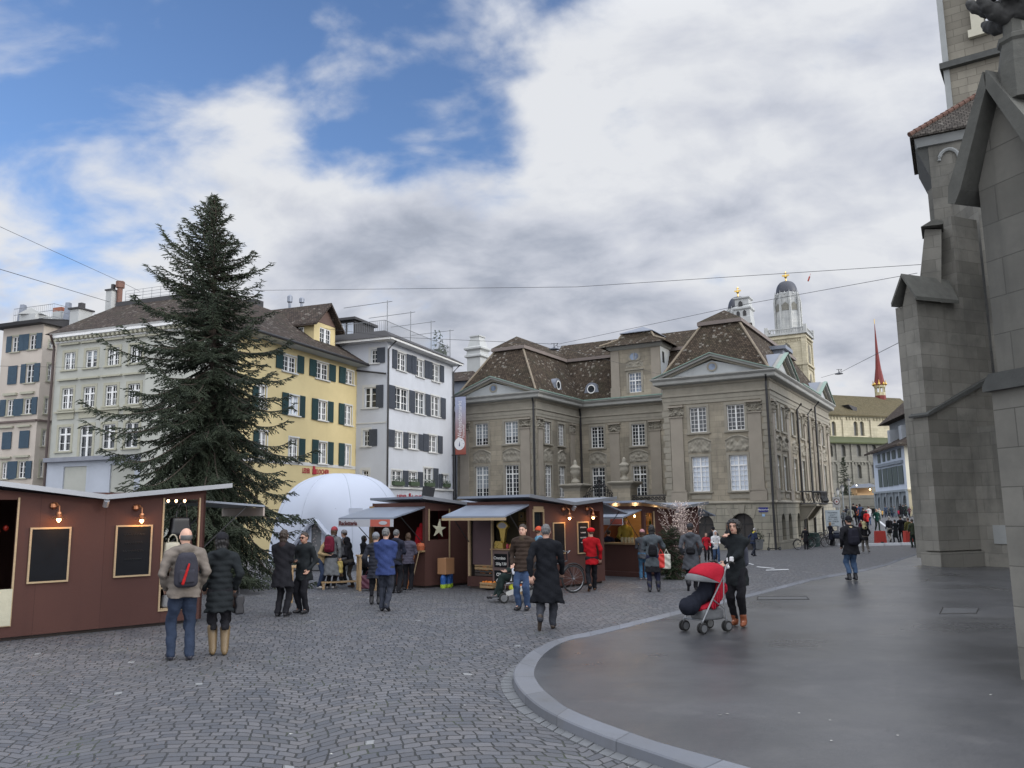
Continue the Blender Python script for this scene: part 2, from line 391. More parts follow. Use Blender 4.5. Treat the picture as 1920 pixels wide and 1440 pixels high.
def cobble_mat():
    m, T, b = newmat('cobblestones'); co = coords(T)
    sep = T.node('ShaderNodeSeparateXYZ', ins={0: co}); x, y = sep.outputs[0], sep.outputs[1]
    ang = radians(14)
    xr = T.math('ADD', T.math('MULTIPLY', x, cos(ang)), T.math('MULTIPLY', y, sin(ang)))
    yr = T.math('SUBTRACT', T.math('MULTIPLY', y, cos(ang)), T.math('MULTIPLY', x, sin(ang)))
    ph = T.math('ABSOLUTE', T.math('SUBTRACT', T.math('FRACT', T.math('DIVIDE', xr, 2.3)), 0.5))
    arc = T.math('MULTIPLY', T.math('MULTIPLY', ph, ph), 1.9)
    wob = T.noise(co, 1.6, 3, 0.5, out=1)
    ws = T.node('ShaderNodeSeparateXYZ', ins={0: wob})
    xx = T.math('ADD', xr, T.math('MULTIPLY', ws.outputs[0], 0.17)); yy = T.math('ADD', T.math('ADD', yr, arc), T.math('MULTIPLY', ws.outputs[1], 0.17))
    jit = T.noise(co, 7.0, 2, 0.5, out=1); js = T.node('ShaderNodeSeparateXYZ', ins={0: jit})
    xx = T.math('ADD', xx, T.math('MULTIPLY', js.outputs[0], 0.03)); yy = T.math('ADD', yy, T.math('MULTIPLY', js.outputs[1], 0.035))
    v = T.node('ShaderNodeCombineXYZ', ins={0: xx, 1: yy, 2: 0.0})
    br = T.node('ShaderNodeTexBrick', offset=0.5, offset_frequency=2, squash=0.8, squash_frequency=3, ins={'Vector': v, 'Color1': (0.074, 0.079, 0.088), 'Color2': (0.138, 0.138, 0.142), 'Mortar': (0.018, 0.02, 0.018), 'Scale': 1.0, 'Mortar Size': 0.0105, 'Mortar Smooth': 0.55, 'Bias': -0.1, 'Brick Width': 0.165, 'Row Height': 0.13})
    br2 = T.node('ShaderNodeTexBrick', offset=0.5, offset_frequency=2, squash=0.8, squash_frequency=3, ins={'Vector': v, 'Color1': (0, 0, 0), 'Color2': (1, 1, 1), 'Mortar': (0.3, 0.3, 0.3), 'Scale': 1.0, 'Mortar Size': 0.0, 'Brick Width': 0.165, 'Row Height': 0.13})
    tint = T.mix(T.noise(co, 2.5, 2, 0.5), (0.9, 0.97, 1.1), (1.12, 1.0, 0.9))
    c = T.mix(0.9, br.outputs[0], tint, 'MULTIPLY')
    big = T.noise(co, 0.33, 5, 0.6); c = T.mix(T.maprange(big, 0.3, 0.75), mul((1, 1, 1), 0.72), (1, 1, 1)) and T.mix(T.math('MULTIPLY', T.maprange(big, 0.42, 0.75), 0.45), c, (0.07, 0.075, 0.08))
    rare = T.math('GREATER_THAN', T.node('ShaderNodeTexWhiteNoise', noise_dimensions='3D', ins={'Vector': T.node('ShaderNodeVectorMath', operation='SNAP', ins={0: v.outputs[0], 1: (0.0825, 0.13, 1)}).outputs[0]}).outputs[0], 0.9988)
    c = T.mix(T.math('MULTIPLY', rare, 0.6), c, (0.34, 0.35, 0.35))
    spk = T.noise(co, 90, 3, 0.6); c = T.mix(T.math('MULTIPLY', spk, 0.3), c, (0.05, 0.05, 0.055))
    mossn = T.math('MULTIPLY', T.maprange(T.noise(co, 1.1, 4, 0.6), 0.55, 0.7), br.outputs['Fac']); c = T.mix(T.math('MULTIPLY', mossn, 0.8), c, (0.05, 0.065, 0.03))
    T.set(b, 'Base Color', c)
    T.set(b, 'Roughness', T.math('ADD', 0.46, T.math('MULTIPLY', T.noise(co, 5, 3, 0.6), 0.3))); T.set(b, 'Specular IOR Level', 0.45)
    h = T.math('ADD', T.math('SUBTRACT', 1.0, br.outputs['Fac']), T.math('ADD', T.math('MULTIPLY', br2.outputs[0], 0.35), T.math('MULTIPLY', T.noise(co, 26, 4, 0.6), 0.35)))
    bump(T, b, h, 0.85, 0.018)
    return m
def asphalt_mat():
    m, T, b = newmat('damp_asphalt'); co = coords(T)
    mp = T.node('ShaderNodeMapping', ins={'Vector': co, 'Rotation': (0, 0, 0.3), 'Scale': (0.7, 1.0, 1.0)})
    wet = T.noise(mp.outputs[0], 0.55, 6, 0.6, 0.4); big = T.noise(co, 0.5, 5, 0.6); spk = T.noise(co, 130, 3, 0.7); spk2 = T.node('ShaderNodeTexVoronoi', ins={'Vector': co, 'Scale': 55.0})
    c = T.mix(T.maprange(big, 0.3, 0.7), (0.036, 0.038, 0.043), (0.060, 0.061, 0.066))
    c = T.mix(T.math('MULTIPLY', T.maprange(spk, 0.52, 0.7), 0.6), c, (0.17, 0.17, 0.17))
    c = T.mix(T.math('MULTIPLY', T.maprange(spk, 0.48, 0.3), 0.5), c, (0.025, 0.025, 0.027))
    wm = T.maprange(wet, 0.32, 0.72)
    c = T.mix(T.math('MULTIPLY', T.maprange(T.noise(co, 2.7, 8, 0.7), 0.45, 0.68), 0.5), c, (0.088, 0.087, 0.088)); c = T.mix(T.math('MULTIPLY', T.maprange(T.noise(co, 6.0, 6, 0.7, 1.5), 0.60, 0.72), 0.6), c, (0.02, 0.02, 0.022))
    c = T.mix(T.math('MULTIPLY', wm, 0.4), c, (0.03, 0.032, 0.036))
    T.set(b, 'Base Color', c); T.set(b, 'Roughness', T.math('SUBTRACT', 0.40, T.math('MULTIPLY', wm, 0.15))); T.set(b, 'Specular IOR Level', 0.62)
    bump(T, b, T.math('ADD', spk, T.math('MULTIPLY', spk2.outputs[0], 0.6)), 0.35, 0.004)
    return m
# ground
M_COB = cobble_mat(); M_ASP = asphalt_mat()
def ground():
    xs = np.concatenate([np.linspace(-400, -60, 12), np.linspace(-50, 70, 61), np.linspace(80, 400, 12)])
    ys = np.concatenate([np.linspace(-30, 28, 8), np.linspace(30, 120, 46), np.linspace(130, 700, 14)])
    V = [(x, y, gz(x, y)) for y in ys for x in xs]; n = len(xs)
    F = np.array([(j * n + i, j * n + i + 1, (j + 1) * n + i + 1, (j + 1) * n + i) for j in range(len(ys) - 1) for i in range(n - 1)])
    o = mesh_obj('ground', V, F, M_COB, None, uv=False, loc=(0, 0, 0)); tag(o, kind='structure')
ground()
OUT_PX = [(1738, 1025.8), (1707, 1036.7), (1673, 1051.7), (1640, 1061.7), (1585, 1072), (1523, 1083), (1440, 1104), (1340, 1128), (1240, 1151.5), (1119, 1180.6), (1073, 1190), (1044, 1198), (1023, 1205.6), (992, 1222), (971, 1242), (961.5, 1256.7), (962.5, 1273), (975.4, 1294), (1002.5, 1319), (1040, 1341), (1086, 1362), (1148, 1386), (1213, 1407.7), (1330, 1447), (1520, 1510)]
IN_PX = [(1738, 1029), (1709, 1040.5), (1676, 1055.5), (1642, 1066), (1587, 1077), (1525, 1088.5), (1441, 1110), (1341, 1135), (1240, 1160), (1121, 1189.5), (1080, 1197), (1052.5, 1205.6), (1031.7, 1217), (1013, 1233.8), (1003, 1252.5), (1001.5, 1262), (1003.5, 1271), (1015, 1289), (1038, 1308.8), (1062, 1326), (1110, 1347.5), (1175, 1371), (1240, 1393), (1370, 1429), (1570, 1487)]
def catmull(P, k=5):
    P = [np.array(p) for p in P]; Q = [2 * P[0] - P[1]] + P + [2 * P[-1] - P[-2]]; R = []
    for i in range(1, len(Q) - 2):
        for j in range(k):
            t = j / k; a, b, c, d = Q[i - 1:i + 3]
            R.append(0.5 * ((2 * b) + (c - a) * t + (2 * a - 5 * b + 4 * c - d) * t * t + (3 * b - a - 3 * c + d) * t ** 3))
    return R + [P[-1]]
KH = 0.10
def kerb_and_pavement():
    A = catmull([grd(x, y, KH)[:2] for x, y in OUT_PX]); B = catmull([grd(x, y, KH)[:2] for x, y in IN_PX])
    zz = lambda p, h: np.array([p[0], p[1], gz(p[0], p[1]) + h])
    m = ashlar('granite_kerb', (0.13, 0.14, 0.16), (0.195, 0.205, 0.23), bw=0.97, bh=30, mortar=0.010, dstr=0.45, bmp=0.25)
    V = []; F = []; n = len(A)
    for i in range(n): V += [zz(A[i], -0.05), zz(A[i] + (B[i] - A[i]) * 0.04, KH - 0.012), zz(A[i] + (B[i] - A[i]) * 0.10, KH), zz(B[i], KH), zz(B[i], KH - 0.05)]
    for i in range(n - 1):
        for k in range(4): F.append((i * 5 + k, i * 5 + k + 1, i * 5 + 6 + k, i * 5 + 5 + k))
    o = mesh_obj('kerb', V, F, m, None, uv=False, loc=(0, 0, 0), smooth=False)
    L = [0]
    for i in range(1, n): L.append(L[-1] + np.linalg.norm(A[i] - A[i - 1]))
    me = o.data; uvl = me.uv_layers.new(name='uv')
    lv = np.zeros(len(me.loops), np.int32); me.loops.foreach_get('vertex_index', lv)
    uvl.data.foreach_set('uv', np.array([(L[v // 5], 5 + (v % 5) * 0.1) for v in lv], np.float32).ravel())
    tag(o, kind='structure')
    pts = [zz(b, KH - 0.004) for b in B] + [zz(p, KH - 0.004) for p in [(6.0, -6), (45, -6), (45, 36)]]
    c = np.array([8.0, 9.0, KH - 0.004]); V = [c] + pts; F = [(0, i, i + 1) for i in range(1, len(pts))] + [(0, len(pts), 1)]
    F = [(a, c_, b_) if np.cross(V[b_] - V[a], V[c_] - V[a])[2] < 0 else (a, b_, c_) for a, b_, c_ in F]
    tag(mesh_obj('pavement', V, F, M_ASP, None, uv=False, loc=(0, 0, 0)), kind='structure')
    A2 = [a + (a - b) / np.linalg.norm(a - b) * 0.14 for a, b in zip(A, B)]
    mb = MB(); acc = 0; rnd = random.Random(3)
    seg = [(A[i], A2[i]) for i in range(n)]
    D = np.array(L); pos = 8.0
    while pos < D[-1] - 0.3:
        w = rnd.uniform(0.13, 0.19)
        def at(s_):
            i = min(int(np.searchsorted(D, s_)) , n - 1); i = max(i, 1); t = (s_ - D[i - 1]) / (D[i] - D[i - 1]); return seg[i - 1][0] * (1 - t) + seg[i][0] * t, seg[i - 1][1] * (1 - t) + seg[i][1] * t
        a0, b0 = at(pos + 0.006); a1, b1 = at(pos + w - 0.006); h = rnd.uniform(0.006, 0.014)
        g = lambda p, z: np.array([p[0], p[1], z])
        mb.hexa([g(b0, -0.03), g(b1, -0.03), g(a1, -0.03), g(a0, -0.03), g(b0, h - 0.004), g(b1, h), g(a1, h), g(a0, h)]); pos += w
    g = mb.build('gutter_course', plain('gutter_setts', (0.13, 0.135, 0.14), 0.6, 0.35, 7, 0.3), None, loc=(0, 0, 0)); tag(g, kind='structure')
kerb_and_pavement()
# implicit surfaces
def surfnet(f, lo, hi, h):
    """polygonise f(P)=0 on a grid (naive surface nets); returns vertices, quads"""
    lo = np.asarray(lo, float); hi = np.asarray(hi, float); n = np.maximum(np.ceil((hi - lo) / h).astype(int) + 1, 3)
    ax = [lo[i] + h * np.arange(n[i]) for i in range(3)]
    G = np.stack(np.meshgrid(*ax, indexing='ij'), -1).reshape(-1, 3)
    D = f(G).reshape(n); D[D == 0] = 1e-9
    S = D < 0
    c = np.zeros(n - 1, int)
    for i in (0, 1):
        for j in (0, 1):
            for k in (0, 1): c += S[i:n[0] - 1 + i, j:n[1] - 1 + j, k:n[2] - 1 + k]
    act = (c > 0) & (c < 8); idx = -np.ones(n - 1, int); idx[act] = np.arange(act.sum()); cells = np.argwhere(act)
    acc = np.zeros((len(cells), 3)); cnt = np.zeros(len(cells))
    I, J, K = cells.T
    cor = [(i, j, k) for i in (0, 1) for j in (0, 1) for k in (0, 1)]
    for a in cor:
        for ax_ in range(3):
            if a[ax_]: continue
            b = list(a); b[ax_] = 1
            da = D[I + a[0], J + a[1], K + a[2]]; db = D[I + b[0], J + b[1], K + b[2]]; m = (da < 0) != (db < 0)
            t = np.where(m, da / np.where(m, da - db, 1), 0)
            p = np.tile(np.array(a, float), (len(cells), 1)); p[:, ax_] += t
            acc += p * m[:, None]; cnt += m
    V = lo + h * (cells + acc / cnt[:, None]); F = []
    for ax_ in range(3):
        o = [i for i in range(3) if i != ax_]; sl0 = [slice(None)] * 3; sl1 = [slice(None)] * 3; sl0[ax_] = slice(0, -1); sl1[ax_] = slice(1, None)
        E = S[tuple(sl0)] != S[tuple(sl1)]; neg = S[tuple(sl0)]
        ii = np.argwhere(E); ok = (ii[:, o[0]] > 0) & (ii[:, o[1]] > 0) & (ii[:, o[0]] < n[o[0]] - 1) & (ii[:, o[1]] < n[o[1]] - 1); ii = ii[ok]
        if not len(ii): continue
        fl = neg[tuple(ii.T)]
        def g(d0, d1): q = ii.copy(); q[:, o[0]] -= d0; q[:, o[1]] -= d1; return idx[tuple(q.T)]
        Q = np.stack([g(0, 0), g(1, 0), g(1, 1), g(0, 1)], 1)
        if ax_ == 1: fl = ~fl
        Q[~fl] = Q[~fl][:, ::-1]; F.append(Q)
    F = np.concatenate(F) if F else np.zeros((0, 4), int)
    return V, F[:, ::-1].copy()
def smin(a, b, k): h = np.clip(.5 + .5 * (a - b) / k, 0, 1); return a * (1 - h) + b * h - k * h * (1 - h)
def cone(P, a, b, ra, rb, sc=None):
    """capsule whose radius runs from ra to rb; sc squashes the section"""
    a = np.asarray(a, float); b = np.asarray(b, float)
    if sc is not None: sc = np.asarray(sc, float); P = P / sc; a = a / sc; b = b / sc
    ab = b - a; t = np.clip(((P - a) @ ab) / max(ab @ ab, 1e-9), 0, 1)
    d = np.linalg.norm(P - a - t[:, None] * ab, axis=1) - (ra + (rb - ra) * t)
    return d * (min(sc) if sc is not None else 1)
def ell(P, c, r):
    r = np.asarray(r, float); q = (P - np.asarray(c)) / r; k = np.linalg.norm(q, axis=1); return (k - 1) * min(r)
def rbox(P, c, s, r):
    q = np.abs(P - np.asarray(c)) - (np.asarray(s) - r); return np.linalg.norm(np.maximum(q, 0), axis=1) + np.minimum(q.max(1), 0) - r
# shared building parts
M_FRAME = plain('white_window_paint', (0.74, 0.74, 0.72), 0.45, 0.06, 4)
M_GLASS = glassy('dark_glass')
M_BLIND = plain('white_blind_behind_glass', (0.52, 0.57, 0.64), 0.3, 0.08, 2)
M_CURT = plain('net_curtain_glass', (0.24, 0.27, 0.29), 0.15, 0.35, 2.5)
M_GLASS2 = glassy('sky_blue_glass', (0.10, 0.13, 0.18), 0.08, 0.4)
def window(parent, P, u0, u1, z0, z1, cols=4, rows=6, fr=0.07, mt=0.03, mull=0.1, inset=0.2, pane=None, trans=None, frame=None, curtain=0, label=None):
    mb = MB(); o0, o1 = -inset + 0.01, -inset + 0.07
    mb.pbox(P, u0, u0 + fr, z0, z1, o0, o1); mb.pbox(P, u1 - fr, u1, z0, z1, o0, o1)
    mb.pbox(P, u0 + fr, u1 - fr, z0, z0 + fr, o0, o1); mb.pbox(P, u0 + fr, u1 - fr, z1 - fr, z1, o0, o1)
    cu = (u0 + u1) / 2
    if mull: mb.pbox(P, cu - mull / 2, cu + mull / 2, z0 + fr, z1 - fr, o0, o1 + 0.015)
    if trans: zt = z1 - (z1 - z0) * trans; mb.pbox(P, u0 + fr, u1 - fr, zt - 0.05, zt + 0.05, o0, o1 + 0.01)
    for i in range(1, cols):
        if mull and i * 2 == cols: continue
        u = u0 + (u1 - u0) * i / cols; mb.pbox(P, u - mt / 2, u + mt / 2, z0 + fr, z1 - fr, o0, o1 - 0.02)
    for j in range(1, rows):
        z = z0 + (z1 - z0) * j / rows; mb.pbox(P, u0 + fr, u1 - fr, z - mt / 2, z + mt / 2, o0, o1 - 0.023)
    w = mb.build('window', frame or M_FRAME, parent)
    ORG[w.name] = ORG[parent.name]
    g = MB(); mats = [pane or M_GLASS]
    if curtain:
        zc = z0 + (z1 - z0) * (1 - curtain); g.poly([P.pt(u0, z0, -inset), P.pt(u1, z0, -inset), P.pt(u1, zc, -inset), P.pt(u0, zc, -inset)], 0)
        g.poly([P.pt(u0, zc, -inset), P.pt(u1, zc, -inset), P.pt(u1, z1, -inset), P.pt(u0, z1, -inset)], 1); mats.append(M_CURT)
    else: g.poly([P.pt(u0, z0, -inset), P.pt(u1, z0, -inset), P.pt(u1, z1, -inset), P.pt(u0, z1, -inset)], 0)
    g.build('pane', mats, w)
    if label: w['label'] = label
    return w
def surround(mb, P, u0, u1, z0, z1, w=0.16, o=0.04, sill=0.1, head=0.0, m=None):
    mb.pbox(P, u0 - w, u0, z0, z1, 0, o, m); mb.pbox(P, u1, u1 + w, z0, z1, 0, o, m)
    mb.pbox(P, u0 - w, u1 + w, z1, z1 + w, 0, o, m)
    if sill: mb.pbox(P, u0 - w * 1.3, u1 + w * 1.3, z0 - sill, z0, -0.05, o + 0.09, m)
    if head: mb.pbox(P, u0 - w * 1.3, u1 + w * 1.3, z1 + w, z1 + w + head, 0, o + 0.12, m)
def relief(mb, P, u0, u1, z0, z1, seed=0, amp=0.12):
    """carved cartouche: a displaced stone panel with scrolls and an arched brow"""
    mb.cut(); r = np.random.RandomState(seed); nu, nz = 26, 14; b = len(mb.V)
    bl = [(r.uniform(0.08, 0.92), r.uniform(0.08, 0.7), r.uniform(0.05, 0.11), r.choice([-0.6, 1, 1.0])) for _ in range(20)]
    bl += [(1 - x, z, s, a) for x, z, s, a in bl]
    for j in range(nz + 1):
        for i in range(nu + 1):
            x, z = i / nu, j / nz; top = 0.72 + 0.28 * sin(pi * x); zz = z * top
            h = 0.25 + sum(a * math.exp(-((x - bx) ** 2 * 4 + (zz - bz) ** 2) / (s * s)) for bx, bz, s, a in bl) * 0.55 + 0.25 * sin(x * 40) * sin(zz * 21)
            if z > 0.86: h = 1.15
            if i in (0, nu) or j in (0, nz): h = -0.1
            mb.V.append(P.pt(u0 + (u1 - u0) * x, z0 + (z1 - z0) * zz, amp * min(max(h, -0.1), 1.4)))
    for j in range(nz):
        for i in range(nu): k = b + j * (nu + 1) + i; mb.F.append([k, k + 1, k + nu + 2, k + nu + 1]); mb.M.append(mb.m)
def moulding(mb, P, u0, u1, prof, e0=0, e1=0, m=None):
    """run a profile [(offset,z),...] along a plane; e0/e1 extend the ends outward in step with the offset (mitred corner)"""
    for (oa, za), (ob, zb) in zip(prof[:-1], prof[1:]):
        mb.poly([P.pt(u0 - e0 * oa, za, oa), P.pt(u1 + e1 * oa, za, oa), P.pt(u1 + e1 * ob, zb, ob), P.pt(u0 - e0 * ob, zb, ob)], m)
    for u, e, s in ((u0, -e0, 1), (u1, e1, -1)):
        if not e:
            pts = [P.pt(u, z, o) for o, z in prof] + [P.pt(u, prof[-1][1], 0), P.pt(u, prof[0][1], 0)]
            mb.poly(pts if s > 0 else pts[::-1], m)
# guild palace
A_F = radians(-29.8)
M_ST = ashlar('weathered_sandstone', (0.25, 0.222, 0.172), (0.39, 0.345, 0.265), 1.05, 0.42, 0.012, (0.105, 0.097, 0.08), 0.65)
M_ST2 = ashlar('rusticated_sandstone', (0.28, 0.265, 0.215), (0.38, 0.355, 0.285), 1.3, 0.5, 0.03, (0.11, 0.108, 0.092), 0.5, bmp=0.9)
M_STT = plain('dressed_sandstone', (0.26, 0.24, 0.195), 0.9, 0.3, 1.6, 0.35, bscale=12)
M_STP = plain('pink_grey_sandstone', (0.275, 0.245, 0.20), 0.9, 0.25, 0.9, 0.3, bscale=11)
M_CORN = plain('grey_painted_cornice', (0.30, 0.30, 0.28), 0.8, 0.25, 1.4, 0.1)
M_COPPER = plain('verdigris_copper', (0.20, 0.28, 0.235), 0.6, 0.35, 2.5)
M_ZINC = plain('zinc_sheet', (0.19, 0.21, 0.25), 0.45, 0.2, 1.2, metal=0.3)
M_TILE = tiles('old_brown_roof_tiles', (0.040, 0.031, 0.024), (0.085, 0.065, 0.048), lt=.4)
M_TYMP = plaster('white_tympanum_plaster', (0.45, 0.47, 0.47), 0.15)
M_PIPE = plain('black_downpipe', (0.02, 0.02, 0.022), 0.5, 0.3)
M_IRON = plain('black_wrought_iron', (0.012, 0.012, 0.013), 0.5, 0.3)
M_RIDGE = plain('mortared_ridge_tiles', (0.20, 0.165, 0.12), 0.85, 0.45, 3)
M_DARKDOOR = wood('dark_door_wood', (0.035, 0.03, 0.028))
def palace():
    C0 = atY(1460, 1031, 59); zb = C0[2] - 0.5
    root = empty('guild_house', C0, 'grey sandstone baroque palace with two pedimented wings around a gated court', 'palace')
    FR = PL(C0, A_F); SDp = PL(C0, A_F + pi / 2)
    LWS = PL(FR.pt(-19.1, C0[2]), A_F + pi / 2)
    CE = PL(FR.pt(0, C0[2], -8.6), A_F)
    ZC, ZT = 11.3, 12.05
    wall = MB(); trim = MB(); pil = MB(); carve = MB(); rust = MB(); quo = MB()
    wins = []
    def W(P, u0, u1, z0, z1, **k): wins.append((P, u0, u1, z0, z1, k)); return (u0, u1, z0, z1)
    ZS = 2.4; ZU0, ZU1 = 7.66, 9.55; ZL0, ZL1 = 3.27, 5.85
    hs = []
    for i, u in enumerate((-5.95, -3.13)):
        hs += [W(FR, u, u + 1.28, ZU0, ZU1, rows=6), W(FR, u, u + 1.3, ZL0, ZL1, rows=7, pane=M_BLIND, trans=0.285)]
        surround(trim, FR, u, u + 1.28, ZU0, ZU1, 0.2, 0.05, 0.14); surround(trim, FR, u, u + 1.3, ZL0, ZL1, 0.18, 0.05, 0.12)
        trim.pbox(FR, u - 0.1, u + 1.4, 2.72, 3.02, 0, 0.04); relief(carve, FR, u - 0.25, u + 1.55, 6.12, 7.35, i + 1)
    facade(wall, FR, -7.95, 0, ZS, ZC, hs)
    arches = [(-6.05, -4.5, zb, 1.62, 0.77), (-3.2, -1.62, zb, 1.68, 0.79)]
    facade(rust, FR, -8.0, 0.03, zb, ZS, arches, 0.45, o=0.06)
    hs = []; ucol = [1.15, 3.35, 7.1, 10.35, 13.6, 17.6, 20.6]
    for i, u in enumerate(ucol):
        hs += [W(SDp, u, u + 1.2, ZU0, ZU1, rows=6, pane=M_CURT), W(SDp, u, u + 1.2, ZL0, ZL1 - 0.05, rows=7, pane=M_CURT, trans=0.285)]
        surround(trim, SDp, u, u + 1.2, ZU0, ZU1, 0.17, 0.05, 0.14); surround(trim, SDp, u, u + 1.2, ZL0, ZL1 - 0.05, 0.17, 0.05, 0.12)
        trim.pbox(SDp, u - 0.05, u + 1.25, 2.72, 3.02, 0, 0.05); relief(carve, SDp, u - 0.2, u + 1.4, 6.15, 7.3, i + 9, 0.2)
    facade(wall, SDp, 0, 25.2, ZS, ZC, hs)
    sar = [(u - 0.05, u + 1.15, -0.3, 1.6, 0.6) for u in (1.4, 3.7, 6.9)] + [(9.6, 11.0, zb, 1.5, 0.7)] + [(u, u + 1.3, zb, 1.5, 0.65) for u in (13.4, 17.4, 20.6)]
    facade(rust, SDp, -0.06, 25.25, zb, ZS, sar, 0.5, o=0.06)
    rust.pbox(SDp, 0.0, 9.2, zb, -0.35, 0, 0.12); rust.pbox(FR, -1.55, -0.0, zb, -0.35, 0.0, 0.12); rust.pbox(FR, -4.42, -3.28, zb, -0.35, 0.0, 0.12)
    hs = []
    for i, u in enumerate((-25.05, -22.1)):
        hs += [W(FR, u, u + 1.28, ZU0, ZU1, rows=6, curtain=0.66), W(FR, u, u + 1.3, ZL0, ZL1, rows=7, trans=0.285, curtain=0.7 if i == 0 else 0)]
        surround(trim, FR, u, u + 1.28, ZU0, ZU1, 0.2, 0.05, 0.14); surround(trim, FR, u, u + 1.3, ZL0, ZL1, 0.18, 0.05, 0.12)
        relief(carve, FR, u - 0.25, u + 1.55, 6.12, 7.35, i + 3)
    facade(wall, FR, -26.95, -19.1, zb, ZC, hs)
    hs = []
    for i, u in enumerate((1.5, 4.1)):
        hs += [W(LWS, u, u + 1.2, ZU0, ZU1, rows=6), W(LWS, u, u + 1.25, ZL0 - 0.1, ZL1, rows=7, trans=0.285)]
        surround(trim, LWS, u, u + 1.2, ZU0, ZU1, 0.18, 0.05, 0.14); surround(trim, LWS, u, u + 1.25, ZL0 - 0.1, ZL1, 0.16, 0.05, 0.12)
        relief(carve, LWS, u - 0.2, u + 1.45, 6.12, 7.3, i + 5)
    facade(wall, LWS, 0, 8.6, zb, ZC, hs)
    hs = []
    for i, u in enumerate((-18.0, -14.05)):
        hs += [W(CE, u, u + 1.25, ZU0 - 0.05, ZU1, rows=6), W(CE, u, u + 1.25, ZL0 - 0.1, ZL1, rows=7, trans=0.285)]
        surround(trim, CE, u, u + 1.25, ZU0 - 0.05, ZU1, 0.2, 0.05, 0.14); surround(trim, CE, u, u + 1.25, ZL0 - 0.1, ZL1, 0.18, 0.05, 0.12)
        relief(carve, CE, u - 0.3, u + 1.5, 6.15, 7.3, i + 7)
    facade(wall, CE, -19.1, -7.6, zb, ZC, hs)
    RWS = PL(FR.pt(-7.95, C0[2]), A_F - pi / 2)
    facade(wall, RWS, -8.6, 0, zb, ZC, [])
    LWO = PL(FR.pt(-26.95, C0[2]), A_F - pi / 2); facade(wall, LWO, -22, 0, zb, ZC, [])
    BK = PL(FR.pt(0, C0[2], -25.2), A_F + pi); facade(wall, BK, 0, 26.95, zb, ZC, [])
    EN = PL(SDp.pt(25.2, C0[2]), A_F + pi);
    def pilaster(P, u, w, z0=3.4, z1=9.65, quoin=False):
        pil.cut(); pil.pbox(P, u, u + w, z0, z1 - 0.75, 0, 0.10); pil.pbox(P, u - 0.06, u + w + 0.06, z1 - 0.8, z1 - 0.7, 0, 0.17)
        relief(carve, P, u - 0.12, u + w + 0.12, z1 - 0.68, z1 - 0.02, int(abs(u) * 7) + 40, 0.22)
        pil.pbox(P, u - 0.12, u + w + 0.12, z1 - 0.03, z1 + 0.1, 0, 0.26)
        pil.pbox(P, u - 0.08, u + w + 0.08, z0 - 0.12, z0, 0, 0.17); pil.pbox(P, u - 0.14, u + w + 0.14, ZS + 0.12, z0 - 0.12, 0, 0.14)
    for u in (-7.45, -1.62): pilaster(FR, u, 0.95)
    for u in (-26.6, -20.55): pilaster(FR, u, 0.9)
    for u in (0.22, 5.0, 9.2, 12.0, 16.0, 19.2, 23.4): pilaster(SDp, u, 0.75)
    for u in (0.3, 6.5): pilaster(LWS, u, 0.75)
    for u in (-16.15, -12.3): pilaster(CE, u, 0.95)
    for P, u0, u1 in ((FR, -0.62, 0.0), (FR, -7.95, -7.5), (FR, -19.6, -19.1), (SDp, 0, 0.2)):
        z = ZS + 0.15; k = 0; quo.cut()
        while z < 9.7:
            d = 0.0 if k % 2 else 0.12
            quo.pbox(P, u0 + (0 if P is SDp else d * (u0 < -1 and u0 > -8 and -1 or 1)), u1, z, z + 0.42, 0, 0.055); z += 0.46; k += 1
    stp = [(0.0, ZS - 0.12), (0.12, ZS - 0.06), (0.17, ZS), (0.17, ZS + 0.06), (0.08, ZS + 0.14), (0, ZS + 0.16)]
    moulding(trim, FR, -8.0, 0, stp, 0, 1); moulding(trim, SDp, 0, 25.2, stp, 1, 0)
    ent = [(0.02, 9.85), (0.06, 9.85), (0.06, 10.1), (0.09, 10.1), (0.09, 10.4), (0.17, 10.45), (0.17, 10.55), (0.05, 10.58), (0.05, 11.1), (0.14, 11.18), (0.18, 11.3)]
    cor = [(0.18, 11.3), (0.55, 11.36), (0.6, 11.42), (0.6, 11.62), (0.72, 11.72), (0.78, 11.78), (0.78, 11.86), (0.1, ZT - 0.14)]
    cn = MB()
    for P, a, b, e0, e1 in ((FR, -7.95, 0, 1, 1), (SDp, 0, 25.2, 1, 0), (FR, -26.95, -19.1, 1, 1), (LWS, 0, 8.6, 1, -1), (CE, -19.1, -7.95, -1, -1), (RWS, -8.6, 0, -1, 1)):
        moulding(trim, P, a, b, ent, e0, e1); moulding(cn, P, a, b, cor, e0, e1)
    cop = MB()
    for P, a, b, e0, e1 in ((SDp, 9.0, 17.0, 0, 0), (LWS, 0, 8.6, 1, -1), (CE, -19.1, -8.7, -1, 0)):
        cop.cut(); moulding(cop, P, a, b, [(0.70, 11.865), (0.84, 11.88), (0.84, 11.98), (0.62, 12.0)], e0, e1)
    tym = MB(); ocl = MB(); ocp = MB()
